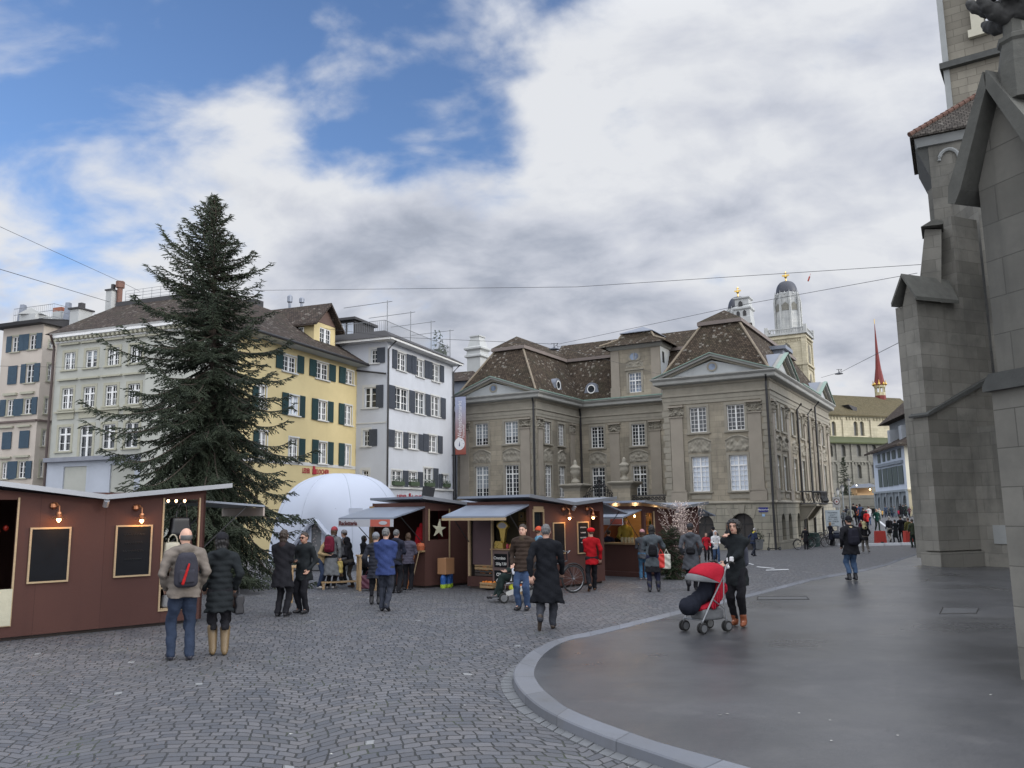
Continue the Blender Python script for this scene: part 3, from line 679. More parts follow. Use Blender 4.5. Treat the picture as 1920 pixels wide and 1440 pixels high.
    def pediment(P, ua, ub, apex, oc=True, lead=0):
        uc = (ua + ub) / 2; z0 = 11.9; t = 0.42
        tym.cut(); cop.cut(); ocl.cut(); ocp.cut()
        tym.prism(P, [(ua + 0.9, z0), (ub - 0.9, z0), (uc, apex - t - 0.12)], -0.3, 0.2)
        for sgn, ue in ((1, ua), (-1, ub)):
            def bar(lo, hi, o1, mbx, o0=-.3):
                L = np.array([uc - ue, apex - z0]); n_ = nrm([-L[1] * sgn, L[0] * sgn])
                k = abs(1 / n_[1])
                a = [(ue, z0 + lo * k), (uc, apex + lo * k), (uc, apex + hi * k), (ue, z0 + hi * k)]
                if lo < 0: a[0] = (ue + sgn * abs(lo * k) * abs(L[0]) / L[1], z0);
                mbx.prism(P, a if sgn > 0 else a[::-1], o0, o1)
            bar(-t * 0.95, -t * 0.55, 0.4, trim); bar(-t * 0.55, -0.06, 0.66, cn); bar(-0.06, 0.0, 0.8, cop, .5)
        if oc:
            c = P.pt(uc, z0 + (apex - z0) * 0.36, 0.06); R_ = 0.36; nseg = 20
            def ring(r0, r1, o, mbx):
                for k in range(nseg):
                    a0, a1 = 2 * pi * k / nseg, 2 * pi * (k + 1) / nseg; zc = z0 + (apex - z0) * 0.36
                    q = lambda r, a: (uc + r * 1.1 * cos(a), zc + r * sin(a))
                    mbx.poly([P.pt(*q(r1, a0), o), P.pt(*q(r1, a1), o), P.pt(*q(r0, a1), o), P.pt(*q(r0, a0), o)])
            ring(0.24, R_, 0.26, ocl); ring(0.0, 0.25, 0.23, ocp)
        if lead:
            zin = MB(); bk = -lead
            for sgn, ue in ((1, ua), (-1, ub)):
                q = [P.pt(ue, z0, 0.2), P.pt(uc, apex - 0.02, 0.2), P.pt(uc, apex - 0.02, bk), P.pt(ue, z0, bk)]
                zin.poly(q if sgn < 0 else q[::-1])
            zin.build('pediment_roof', M_ZINC, root)
    pediment(FR, -8.6, 0.62, 13.5, lead=1.2); pediment(FR, -27.6, -18.5, 13.5, lead=1.2)
    pediment(SDp, -0.1, 7.6, 13.7, False, 3.0); pediment(SDp, 16.7, 25.0, 13.7, False, 3.0)
    roof = MB(); eave = MB(); ridge = MB()
    D1, H1 = 2.45, 4.3; z0 = ZT - 0.1; zk = z0 + H1
    def P3(u, o, z): return FR.pt(u, z, -o)
    def roofblock(u0, u1, o0, o1, front=True, left=True, right=True, back=True):
        e = 0.15
        a = [P3(u0 - e * left, o0 - e * front, z0), P3(u1 + e * right, o0 - e * front, z0), P3(u1 + e * right, o1 + e * back, z0), P3(u0 - e * left, o1 + e * back, z0)]
        k = [P3(u0 + D1 * left, o0 + D1 * front, zk), P3(u1 - D1 * right, o0 + D1 * front, zk), P3(u1 - D1 * right, o1 - D1 * back, zk), P3(u0 + D1 * left, o1 - D1 * back, zk)]
        for i, on in enumerate((front, right, back, left)):
            j = (i + 1) % 4
            if on: roof.poly([a[i], a[j], k[j], k[i]])
        ex = 0.22
        k2 = [P3(u0 + (D1 - ex) * left, o0 + (D1 - ex) * front, zk), P3(u1 - (D1 - ex) * right, o0 + (D1 - ex) * front, zk), P3(u1 - (D1 - ex) * right, o1 - (D1 - ex) * back, zk), P3(u0 + (D1 - ex) * left, o1 - (D1 - ex) * back, zk)]
        up = np.array([0, 0, 0.28])
        for i, on in enumerate((front, right, back, left)):
            j = (i + 1) % 4
            if on: eave.poly([k2[i], k2[j], k2[j] + up, k2[i] + up]); eave.poly([k[i], k[j], k2[j], k2[i]])
        return [q + up for q in k2]
    kA = roofblock(-7.95, 0, 0, 25.2)
    kB = roofblock(-26.95, -19.1, 0, 18)
    kC = roofblock(-23.0, -4.0, 8.6, 17.5, left=False, right=False)
    def hip(k, ho, hfront=True):
        """upper roof: ridge along the wing with a hipped front end"""
        m0 = (k[0] + k[1]) / 2; m1 = (k[3] + k[2]) / 2; w = np.linalg.norm(k[1] - k[0]) / 2; d = nrm(m1 - m0)
        r0 = m0 + d * (w if hfront else 0) + np.array([0, 0, ho]); r1 = m1 - d * w + np.array([0, 0, ho])
        if hfront: roof.poly([k[0], k[1], r0])
        roof.poly([k[1], k[2], r1, r0]); roof.poly([k[3], k[0], r0, r1]); roof.poly([k[2], k[3], r1]); return r0
    hip(kA, 1.15); hip(kB, 1.25)
    mid0 = (kC[0] + kC[3]) / 2 + np.array([0, 0, 1.9]); mid1 = (kC[1] + kC[2]) / 2 + np.array([0, 0, 1.9])
    roof.poly([kC[0], kC[1], mid1, mid0]); roof.poly([kC[2], kC[3], mid0, mid1])
    def hipline(a, b): ridge.cut(); ridge.tube([a, b], 0.09, 7)
    for u, s in ((0.0, 1), (-7.95, -1), (-19.1, 1), (-26.95, -1)):
        hipline(P3(u + s * 0.1, -0.1, z0 + 0.12), P3(u - s * D1, D1, zk))
    DP = CE.off(0.25); dorm = MB(); dw = W(DP, -14.05, -12.85, 12.35, 14.15, rows=5, trans=0.4, pane=M_GLASS2)
    facade(dorm, DP, -15.75, -11.0, ZT - 0.1, 16.5, [dw], 0.2)
    dsl = PL(DP.pt(-11.0, 0), A_F + pi / 2); dorm.pbox(DP, -15.75, -15.7, 11.9, 16.5, -5, -0.0);
    dorm.build('dormer_wall', M_ST, root)
    dr = MB(); dr.poly([dsl.pt(0, 11.9, 0), dsl.pt(5, 11.9, 0), dsl.pt(5, 16.5, 0), dsl.pt(0, 16.5, 0)]); dr.build('dormer_cheek', M_TYMP, root)
    op = MB(); op.pbox(dsl, 0.5, 1.0, 14.9, 15.9, -0.1, 0.02); op.build('vent_opening', plain('vent_dark', (0.02, 0.02, 0.02)), root)
    for u in (-15.7, -11.85): pil.cut(); pil.pbox(DP, u, u + 0.8, 12.9, 16.2, 0, 0.08); pil.pbox(DP, u - 0.06, u + 0.86, 12.05, 12.9, 0, 0.15)
    surround(trim, DP, -14.05, -12.85, 12.35, 14.15, 0.2, 0.05, 0, 0.12)
    relief(carve, DP, -14.3, -12.6, 14.6, 15.3, 77, 0.12)
    zc = 15.6
    ocl.cut(); ocp.cut()
    for k in range(20):
        a0, a1 = 2 * pi * k / 20, 2 * pi * (k + 1) / 20; q = lambda r, a: (-13.45 + r * 1.25 * cos(a), zc + r * sin(a))
        ocl.poly([DP.pt(*q(0.5, a0), 0.06), DP.pt(*q(0.5, a1), 0.06), DP.pt(*q(0.34, a1), 0.06), DP.pt(*q(0.34, a0), 0.06)])
        ocp.poly([DP.pt(*q(0.34, a0), 0.03), DP.pt(*q(0.34, a1), 0.03), DP.pt(-13.45, zc, 0.03)])
    cn.pbox(DP, -13.49, -13.41, zc - 0.33, zc + 0.33, 0.03, 0.07)
    moulding(cn, DP, -15.75, -11.0, [(0.0, 16.3), (0.1, 16.35), (0.3, 16.55), (0.3, 16.65)], 1, 1); moulding(cn, dsl, 0, 5, [(0.0, 16.3), (0.1, 16.35), (0.3, 16.55), (0.3, 16.65)], 1, 0)
    def Dp(u, o, z): return DP.pt(u, z, -o)
    e = 0.75; base = [Dp(-15.75 - e, -e, 16.6), Dp(-11.0 + e, -e, 16.6), Dp(-11.0 + e, 5 + e, 16.6), Dp(-15.75 - e, 5 + e, 16.6)]
    mid = [Dp(-15.1, 0.35, 17.35), Dp(-11.65, 0.35, 17.35), Dp(-11.65, 4.4, 17.35), Dp(-15.1, 4.4, 17.35)]
    mi2 = [Dp(-14.75, 0.6, 17.9), Dp(-12.0, 0.6, 17.9), Dp(-12.0, 4.2, 17.9), Dp(-14.75, 4.2, 17.9)]
    for i in range(4):
        j = (i + 1) % 4; roof.poly([base[i], base[j], mid[j], mid[i]]); roof.poly([mid[i], mid[j], mi2[j], mi2[i]])
    for i in (0, 1): ridge.cut(); ridge.tube([base[i] + np.array([0, 0, 0.12]), mid[i], mi2[i]], 0.09, 6)
    zz = MB(); t0 = [Dp(-14.95, 0.4, 17.95), Dp(-11.8, 0.4, 17.95), Dp(-11.8, 4.3, 17.95), Dp(-14.95, 4.3, 17.95)]; ap = Dp(-13.37, 2.3, 18.75)
    for i in range(4): zz.poly([t0[i], t0[(i + 1) % 4], ap])
    zz.hexa([q - np.array([0, 0, 0.06]) for q in t0] + t0); zz.build('dormer_cap', M_ZINC, root)
    def bull(P, u, z, off, lab):
        g = MB(); n = 16; r = 0.62; c = (u, z)
        top = [(u + r * cos(a), z + r * sin(a)) for a in [pi * k / 10 for k in range(11)]]
        sh = [(u + 0.9, z - 0.75), *top, (u - 0.9, z - 0.75)]
        g.prism(P, sh, off - 1.6, off); d = g.build('bullseye_dormer', M_ZINC, root)
        ORG[d.name] = ORG[root.name]
        q = MB()
        for k in range(n):
            a0, a1 = 2 * pi * k / n, 2 * pi * (k + 1) / n
            q.poly([P.pt(u + 0.42 * cos(a0), z + 0.42 * sin(a0), off + 0.05), P.pt(u + 0.42 * cos(a1), z + 0.42 * sin(a1), off + 0.05), P.pt(u + 0.33 * cos(a1), z + 0.33 * sin(a1), off + 0.05), P.pt(u + 0.33 * cos(a0), z + 0.33 * sin(a0), off + 0.05)])
        q.build('frame', M_FRAME, d)
        q = MB(); q.poly([P.pt(u + 0.33 * cos(2 * pi * k / n), z + 0.33 * sin(2 * pi * k / n), off + 0.03) for k in range(n)]); q.build('pane', M_GLASS, d)
    bull(CE, -18.0, 13.1, -0.35, ''); bull(LWS, 5.0, 13.1, -0.35, '')
    bd = MB(); SP = SDp.off(-0.9); bd.pbox(SP, 10.2, 12.6, 12.4, 15.2, -2.4, 0); bd.pbox(SP, 9.95, 12.85, 15.2, 15.5, -2.6, 0.3)
    b_ = bd.build('box_dormer', M_ZINC, root); ORG[b_.name] = ORG[root.name]
    g = MB(); g.pbox(SP, 10.6, 12.2, 12.8, 14.9, 0.0, 0.06); g.build('frame', M_CORN, b_)
    wall.build('wall', M_ST, root); rust.build('ground_floor_wall', M_ST2, root); trim.build('moulding', M_STT, root)
    quo.build('quoin', M_STT, root)
    pil.build('pilaster', M_STP, root); carve.build('carved_panel', M_STT, root, smooth=True); cn.build('cornice', M_CORN, root)
    cop.build('copper_flashing', M_COPPER, root); tym.build('tympanum', M_TYMP, root)
    ocl.build('oculus_frame', M_STT, root); ocp.build('oculus_pane', M_GLASS2, root)
    roof.build('roof', M_TILE, root); eave.build('roof_fascia', plain('faded_roof_fascia', (0.17, 0.14, 0.125), 0.8, 0.25, 2), root); ridge.build('hip_tiles', M_RIDGE, root)
    for P, u0, u1, z0_, z1, k in wins: window(root, P, u0, u1, z0_, z1, 4, inset=0.18, **k)
    for P, hsx in ((FR, arches), (SDp, sar)):
        for i, (a, b, c, d, r) in enumerate(hsx):
            g = MB(); g.pbox(P, a - 0.1, b + 0.1, c, d + 0.1, -0.6, -0.42); dd = g.build('arched_door' if c < -0.5 else 'arched_window', M_DARKDOOR if (P is FR or c < -0.5) else M_GLASS, root)
            ORG[dd.name] = ORG[root.name]
            g = MB(); cu = (a + b) / 2; g.pbox(P, cu - 0.03, cu + 0.03, c, d, -0.41, -0.37); g.pbox(P, a, b, d - r - 0.04, d - r + 0.04, -0.41, -0.365); g.build('glazing_bar', M_IRON if P is FR else M_CORN, dd)
    ks = MB()
    for a, b, c, d, r in arches:
        ks.cut(); cu = (a + b) / 2; ks.prism(FR, [(cu - 0.16, d - 0.02), (cu + 0.16, d - 0.02), (cu + 0.26, ZS - 0.14), (cu - 0.26, ZS - 0.14)], 0.05, 0.16)
        for s in (-1, 1): ks.prism(FR, [(cu + s * 0.62, d - 0.3), (cu + s * 0.82, d - 0.42), (cu + s * 1.1, ZS - 0.3), (cu + s * 0.85, ZS - 0.14)][::s], 0.05, 0.1)
    ks.build('keystone', M_STT, root)
    for P, u, z1, o in ((FR, -0.12, 11.5, 0.25), (FR, -19.2, 11.3, 0.2), (SDp, 8.55, 10.3, 0.25), (SDp, 12.95, 10.3, 0.25), (CE, -18.95, 11.2, 0.15), (SDp, 16.4, 11.3, 0.3), (FR, -27.05, 10.7, 0.1)):
        g = MB(); g.tube([P.pt(u + 0.1, z1, o + 0.35), P.pt(u, z1 - 0.45, o), P.pt(u, ZS + 0.4, o), P.pt(u, ZS, o + 0.08), P.pt(u, zb, o + 0.02)], 0.085, 8); g.build('downpipe', M_PIPE, root)
    bl = MB(); pts = [(8.0, 0.12), (8.3, 1.0), (9.3, 1.45), (12.2, 1.45), (13.2, 1.0), (13.5, 0.12)]
    for z, r in ((3.25, 0.06), (2.3, 0.07)): bl.tube([SDp.pt(u, z, o) for u, o in pts], r, 6)
    rr = random.Random(4)
    for (ua, oa), (ub, ob) in zip(pts[:-1], pts[1:]):
        L = sqrt((ub - ua) ** 2 + (ob - oa) ** 2); n = max(int(L / 0.2), 1)
        for i in range(n + 1):
            t = i / n; u, o = ua + (ub - ua) * t, oa + (ob - oa) * t
            bul = [SDp.pt(u, 2.3, o), SDp.pt(u + 0.03, 2.5, o + 0.16), SDp.pt(u, 2.8, o + 0.06), SDp.pt(u, 3.25, o)]
            bl.tube(bul, 0.022, 4)
            for _ in range(2):
                zc = rr.uniform(2.45, 3.1); ra = rr.uniform(0.06, 0.11)
                bl.tube([SDp.pt(u + ra * cos(a), zc + ra * sin(a), o + 0.06) for a in [k * pi / 3 for k in range(6)]], 0.018, 4)
    bb = bl.build('balcony', M_IRON, root); ORG[bb.name] = ORG[root.name]
    g = MB(); g.prism(SDp, [(8.0, 2.12), (13.5, 2.12), (13.5, 2.28), (8.0, 2.28)], 0, 1.35)
    for u in (8.8, 12.0): g.prism(PL(SDp.pt(u, 0), A_F + pi), [(0, 2.12), (-0.0, 0.9), (-0.5, 1.2), (-1.2, 2.12)][::-1], -0.7, 0)
    g.build('balcony_slab', M_STT, bb)
    g = MB(); g.pbox(FR, -1.2, -0.55, 1.72, 2.06, 0.06, 0.09); s_ = g.build('street_sign', plain('blue_enamel', (0.015, 0.02, 0.16), 0.3, 0.05), root); ORG[s_.name] = ORG[root.name]
    text(s_, 'Münsterhof', FR, -0.875, 1.84, 0.115, 0.16, plain('white_enamel', (0.8, 0.8, 0.8), 0.4, 0.02))
    g = MB(); g.pbox(FR, -0.98, -0.78, 1.42, 1.58, 0.06, 0.085); g.build('house_number_plate', plain('pale_blue_enamel', (0.25, 0.4, 0.6), 0.3, 0.05), root)
    return root, FR, SDp, CE, LWS
def text(parent, body, P, u, z, o, size, mat, name='lettering', sx=1.0, align='CENTER', bold=0.0, ext=0.004, rot=0.0):
    c = bpy.data.curves.new(name, 'FONT'); c.body = body; c.size = size; c.align_x = align; c.align_y = 'BOTTOM_BASELINE'; c.extrude = ext; c.offset = bold; c.resolution_u = 2
    t = bpy.data.objects.new(name, c); COL.objects.link(t)
    bpy.context.view_layer.update(); dg = bpy.context.evaluated_depsgraph_get()
    me = bpy.data.meshes.new_from_object(t.evaluated_get(dg)); bpy.data.objects.remove(t); bpy.data.curves.remove(c)
    ob = bpy.data.objects.new(name, me); COL.objects.link(ob); me.materials.clear(); me.materials.append(mat)
    pt = P.pt(u, z, o); e, n = P.e, P.n; up = np.array([0, 0, 1.0])
    if rot: e, up = e * cos(rot) + up * sin(rot), up * cos(rot) - e * sin(rot)
    M = Matrix(((e[0] * sx, up[0], n[0], 0), (e[1] * sx, up[1], n[1], 0), (e[2] * sx, up[2], n[2], 0), (0, 0, 0, 1)))
    me.transform(M); org = ORG[parent.name]; me.transform(Matrix.Translation(Vector(pt - org)))
    ob.parent = parent; ORG[ob.name] = org
    return ob
PAL = palace()
# town houses to the left
AW = radians(69.1); AL = AW - pi / 2
M_WHITE = plaster('white_blue_render', (0.50, 0.52, 0.555), 0.08)
M_YEL = plaster('yellow_render', (0.58, 0.48, 0.26), 0.09)
M_GREY = plaster('pale_grey_green_render', (0.42, 0.425, 0.38), 0.12)
M_PINK = plaster('cream_pink_render', (0.50, 0.445, 0.385), 0.10)
M_GREYST = plain('grey_stone_surround', (0.50, 0.50, 0.48), 0.8, 0.12, 3)
M_OLVST = plain('olive_stone_surround', (0.36, 0.35, 0.27), 0.85, 0.15, 3)
M_SH_G = slatted('slate_grey_shutter', (0.055, 0.065, 0.085)); M_SH_T = slatted('dark_teal_shutter', (0.012, 0.045, 0.048)); M_SH_B = slatted('blue_shutter', (0.045, 0.085, 0.125))
M_DROOF = tiles('dark_house_tiles', (0.045, 0.037, 0.033), (0.085, 0.066, 0.055), lt=0.3)
M_DARKW = plain('dark_eaves_board', (0.035, 0.034, 0.036), 0.7, 0.3, 3)
M_CHIM = plaster('white_chimney_render', (0.42, 0.43, 0.42), 0.12)
def rect(P, xl, xr, yt, yb):
    ym = (yt + yb) / 2; xc = (xl + xr) / 2
    return P.uz(xl, ym)[0], P.uz(xr, ym)[0], P.uz(xc, yb)[1], P.uz(xc, yt)[1]
class Face:
    def __init__(s, root, P, ox, oy, sc): s.r, s.P, s.o = root, P, (ox, oy, sc); s.h = []; s.w = []; s.sh = []; s.sur = MB()
    def crop(s, ox, oy, sc): s.o = (ox, oy, sc); return s
    def q(s, xl, xr, yt, yb): ox, oy, sc = s.o; return rect(s.P, ox + xl / sc, ox + xr / sc, oy + yt / sc, oy + yb / sc)
    def win(s, xl, xr, yt, yb, cols=4, rows=3, **k):
        r = s.q(xl, xr, yt, yb); s.h.append(r); s.w.append((r, cols, rows, k)); return r
    def shutter(s, *L):
        for xl, xr, yt, yb in L: s.sh.append(s.q(xl, xr, yt, yb))
    def done(s, u0, u1, z0, z1, wall, msh, msur, sw=0.12, sill=0.08, head=0.0, o=0.03, inset=0.16, wallname='wall'):
        mb = MB(); facade(mb, s.P, u0, u1, z0, z1, s.h, inset); mb.build(wallname, wall, s.r)
        for r, c, rw, k in s.w:
            s.sur.cut(); surround(s.sur, s.P, r[0], r[1], r[2], r[3], sw, o, sill, head)
            if k.pop('nowin', 0): continue
            window(s.r, s.P, *r, c, rw, fr=0.07, mt=0.035, mull=k.pop('mull', 0.16), inset=inset, **k)
        if s.sur.F: s.sur.build('window_surround', msur, s.r)
        for i, r in enumerate(s.sh):
            m = MB(); m.pbox(s.P, r[0], r[1], r[2], r[3], 0.035 + 0.006 * (i % 2), 0.08 + 0.006 * (i % 2)); m.build('shutter', msh, s.r)
def uvz(P, x, y): return P.uz(x, y)
def white_house():
    C = atY(725, 780, 60); root = empty('town_house', (C[0], C[1], gz(C[0], C[1])), 'white corner house with slate grey shutters and a railed roof terrace', 'house')
    WR = PL(C, AW); WL = PL(C, AL)
    ze = WR.uz(727, 640)[1]; uR = WR.uz(850, 800)[0]; uL = WL.uz(668, 790)[0]; zb = -1.3
    f = Face(root, WR, 660, 620, 8)
    for a in ((670, 810, 335, 600), (960, 1075, 440, 695), (1200, 1310, 505, 765)): f.win(*a, cols=4, rows=3)
    f.shutter((600, 668, 285, 565), (812, 880, 360, 625), (890, 958, 380, 650), (1080, 1138, 450, 710), (1142, 1198, 470, 725), (1312, 1370, 525, 770))
    for a in ((642, 842, 865, 1190), (937, 1088, 925, 1250), (1185, 1310, 985, 1285)): f.win(*a, cols=4, rows=3)
    f.shutter((545, 638, 820, 1170), (850, 933, 900, 1230), (1092, 1170, 955, 1280), (1320, 1395, 1010, 1320))
    f.crop(660, 780, 8)
    for a in ((640, 750, 235, 480), (842, 980, 262, 495), (1147, 1268, 290, 545)): f.win(*a, cols=4, rows=3)
    f.shutter((530, 632, 205, 460), (762, 838, 245, 485), (988, 1058, 275, 515), (1062, 1143, 270, 530), (1280, 1350, 300, 560))
    for a in ((590, 750, 818, 1040), (842, 972, 835, 1045), (1075, 1205, 780, 1055), (1352, 1442, 880, 1065)): f.win(*a, cols=4, rows=3)
    f.shutter((755, 835, 820, 1065), (980, 1055, 840, 1070), (1212, 1285, 785, 1075), (1300, 1350, 870, 1080))
    f.done(0, uR, zb, ze, M_WHITE, M_SH_G, M_GREYST)
    g = Face(root, WL, 660, 620, 8)
    g.win(285, 380, 285, 490, cols=2, rows=3, mull=0); g.win(190, 362, 850, 1160, cols=2, rows=3)
    g.shutter((382, 500, 255, 485), (365, 475, 815, 1155)); g.crop(660, 780, 8)
    g.win(170, 258, 215, 455, cols=2, rows=3, mull=0); g.win(155, 245, 815, 1010, cols=2, rows=3, mull=0); g.shutter((260, 382, 200, 450))
    g.done(uL, 0, zb, ze, M_WHITE, M_SH_G, M_GREYST, sw=0.2)
    bk = MB(); B1 = PL(WR.pt(uR, 0), AL + pi); bk.poly([WR.pt(uR, zb, 0), WR.pt(uR, zb, -12), WR.pt(uR, ze, -12), WR.pt(uR, ze, 0)]); bk.poly([WR.pt(0, zb, -12), WR.pt(0, ze, -12), WR.pt(uR, ze, -12), WR.pt(uR, zb, -12)]); bk.poly([WR.pt(0, 8.0, uL), WR.pt(0, ze, uL), WR.pt(0, ze, -12), WR.pt(0, 8.0, -12)]); bk.build('rear_wall', M_WHITE, root)
    t = MB(); zs = WR.uz(728, 914)[1]; t.pbox(WR, 0.0, uR - 0.3, zs - 0.07, zs + 0.07, 0, 0.14); t.cut(); zz = WL.uz(697, 793)[1]; t.pbox(WL, uL, 0, zz - 0.05, zz + 0.05, 0, 0.05); t.build('string_course', M_GREYST, root)
    e = MB(); o = 0.75
    e.hexa([WR.pt(-0.75, ze, o), WR.pt(uR + 0.5, ze, o), WR.pt(uR + 0.5, ze, -12), WR.pt(-0.75, ze, -12), WR.pt(-0.75, ze + 0.16, o), WR.pt(uR + 0.5, ze + 0.16, o), WR.pt(uR + 0.5, ze + 0.16, -12), WR.pt(-0.75, ze + 0.16, -12)])
    e.build('eaves', M_FRAME, root)
    e = MB(); e.hexa([WR.pt(-0.85, ze + 0.165, o + 0.1), WR.pt(uR + 0.55, ze + 0.165, o + 0.1), WR.pt(uR + 0.55, ze + 0.165, -12), WR.pt(-0.85, ze + 0.165, -12), WR.pt(-0.4, ze + 0.75, 0.0), WR.pt(uR + 0.1, ze + 0.65, 0.0), WR.pt(uR + 0.1, ze + 0.65, -12), WR.pt(-0.4, ze + 0.75, -12)])
    e.build('roof', M_DARKW, root)
    r = MB(); zr = ze + 0.7
    us = np.arange(0.1, uR - 0.1, 0.16)
    for u in us: r.tube([WR.pt(u, zr, -0.3), WR.pt(u, zr + 0.95, -0.3)], 0.011, 4)
    for u in np.arange(uL * 2.4, 0.1, 0.16): r.tube([WL.pt(u, zr, -0.3), WL.pt(u, zr + 0.95, -0.3)], 0.011, 4)
    for z in (zr + 0.95, zr + 0.1): r.tube([WL.pt(uL * 2.4, z, -0.3), WR.pt(0.1, z, -0.3), WR.pt(uR - 0.1, z, -0.3)], 0.025, 5)
    r.build('terrace_railing', plain('galvanised_rail', (0.16, 0.17, 0.18), 0.5, 0.2), root)
    p = MB()
    for u in (0.3, 4.0, 7.6, uR - 0.2): p.cut(); p.tube([WR.pt(u, zr, -0.2), WR.pt(u, zr + 2.5, -0.2)], 0.035, 5); p.tube([WR.pt(u + 0.2, zr + 2.45, 0.1), WR.pt(u, zr + 2.3, -4)], 0.025, 5)
    p.build('pergola_post', plain('galvanised_post', (0.2, 0.21, 0.22), 0.5, 0.2), root)
    pl = MB(); rr = random.Random(5)
    for u in (9.6, 10.6):
        c = WR.pt(u, zr, -0.55); pl.box(c, (0.5, 0.5, 0.45), AW)
        for _ in range(60): a, b, h = rr.uniform(-.4, .4), rr.uniform(-.4, .4), rr.uniform(.4, 1.0 + (u < 10)); q = c + np.array([a, b, h]); pl.poly([q, q + [rr.uniform(-.15, .15), rr.uniform(-.15, .15), .02], q + [0, rr.uniform(-.1, .1), rr.uniform(.1, .25)]])
    tag(pl.build('terrace_plants', plain('terrace_plant_green', (0.03, 0.045, 0.025), 0.8, 0.4), root), kind='stuff')
    a = MB(); q = atY(650, 632, 66); Pb = PL((q[0], q[1], 0), AL); a.pbox(Pb, -.75, .75, ze + 0.3, ze + 3.0, -3, 0); a.pbox(Pb, -1.0, 1.0, ze + 3.0, ze + 3.2, -3.3, 0.4); a.build('stair_head', M_DARKW, root)
    a = MB(); a.pbox(Pb, 0.08, .62, ze + 0.4, ze + 2.8, 0, 0.03); a.pbox(Pb, -.65, -.12, ze + 0.4, ze + 2.8, 0, 0.03); a.build('stair_head_glazing', M_BLIND, root)
    for P, pts in ((WR, [(0.1, ze - 0.0, 0.7), (-0.02, ze - 0.6, 0.12), (-0.02, zb, 0.12)]), (WR, [(uR - 0.1, ze, 0.7), (uR - 0.2, ze - 0.6, 0.12), (uR - 0.2, zb, 0.12)]), (WL, [(uL + 0.1, WL.uz(690, 694)[1], 0.25), (-0.02, WL.uz(725, 701)[1], 0.15)])):
        m = MB(); m.tube([P.pt(u, z, o_) for u, z, o_ in pts], 0.07, 7); m.build('downpipe', M_PIPE, root)
    mred = plain('red_sign_letters', (0.32, 0.02, 0.035), 0.5, 0.1)
    def shop_sign(P, xa, xe, xb, y, h):
        ua, ue, ub = (P.uz(x, y)[0] for x in (xa, xe, xb)); z = P.uz(xe, y)[1]; w = (ub - ue) / (6 * .66 * h); text(root, 'LEDER', P, ua, z, .05, h, mred, align='LEFT', bold=.012, sx=(ue - ua) / (5 * .70 * h), name='shop_lettering'); e = .42
        text(root, 'LOCHER', P, ue + e + .1, z, .05, h, mred, align='LEFT', bold=.012, sx=w, name='shop_lettering'); b = MB(); b.pbox(P, ue + .02, ue + e, z - .06, z + h * .5, .03, .08); b.pbox(P, ue + .06, ue + e * .65, z + h * .5, z + h * 1.0, .03, .08); b.build('boot_emblem', mred, root)
    shop_sign(WR, 744, 765.5, 800, 935.5, .42); text(root, 'SEIT 1822', WR, WR.uz(768, 941)[0], WR.uz(768, 941.5)[1], .05, .2, mred, name='shop_lettering', sx=1.2)
    fb = MB(); rr = random.Random(9)
    for i in (-4, -3, -2, -1):
        r_ = f.w[i][0]; fb.cut(); fb.pbox(WR, r_[0], r_[1], r_[2] - 0.02, r_[2] + 0.28, 0.04, 0.26)
        for _ in range(70):
            p_ = WR.pt(rr.uniform(r_[0], r_[1]), r_[2] + rr.uniform(0.25, 0.5), rr.uniform(0.02, 0.3)); q1 = p_ + np.array([rr.uniform(-.09, .09), rr.uniform(-.09, .09), rr.uniform(-.05, .05)])
            fb.poly([p_, q1, p_ + np.array([rr.uniform(-.05, .05), rr.uniform(-.05, .05), rr.uniform(0.03, .12)])])
    fb.build('flower_box', plain('window_box_green', (0.05, 0.075, 0.04), 0.8, 0.5, 9), root)
    ban = empty('banner', WR.pt(uR - 0.5, 3, 0.8), 'tall narrow banner, white fading to red, hanging on the white corner house', 'banner')
    bp = PL(WR.pt(uR - 0.35, 0, 0.35), AL); z1, z0 = bp.uz(848, 745)[1], bp.uz(843, 853)[1]; w = 0.98
    m, T, bs = newmat('banner_cloth'); uv = coords(T, 'UV'); sp = T.node('ShaderNodeSeparateXYZ', ins={0: uv})
    T.set(bs, 'Base Color', T.ramp(T.maprange(sp.outputs[1], z0, z1, 0, 1, False), [(0.0, (0.30, 0.075, 0.05)), (0.35, (0.34, 0.18, 0.165)), (0.62, (0.38, 0.33, 0.37)), (0.85, (0.36, 0.39, 0.52))])); T.set(bs, 'Roughness', 0.8)
    q = MB(); q.pbox(bp, 0, w, z0, z1, -0.01, 0.01); b0 = q.build('banner_cloth', m, ban)
    wt = plain('banner_white', (0.75, 0.75, 0.75), 0.7, 0.05); text(ban, 'Weihnachtsmarkt', bp, 0.6, z0 + 1.4, 0.02, 0.55, wt, rot=pi / 2, align='LEFT', sx=0.8)
    text(ban, 'Münsterhof', bp, 0.85, z0 + 1.4, 0.02, 0.3, wt, rot=pi / 2, align='LEFT', sx=0.8)
    q = MB(); c = bp.pt(0.4, z0 + 0.9, 0); pts = [c + bp.e * 0.48 * cos(k * pi / 12) + np.array([0, 0, 0.52 * sin(k * pi / 12)]) for k in range(24)]
    q.poly([p_ + bp.n * 0.035 for p_ in pts]); q.build('clock_emblem', wt, ban)
    q = MB(); q.poly([c + bp.n * 0.045 + bp.e * a + np.array([0, 0, b_]) for a, b_ in ((-0.06, -0.2), (0.06, -0.2), (0.0, 0.25))])
    for k in range(3):
        a = -0.9 + k * 0.9; q.poly([c + bp.n * 0.045 + bp.e * (0.36 * cos(a) + 0.03 * cos(j * pi / 3)) + np.array([0, 0, 0.36 * sin(a) + 0.03 * sin(j * pi / 3)]) for j in range(6)])
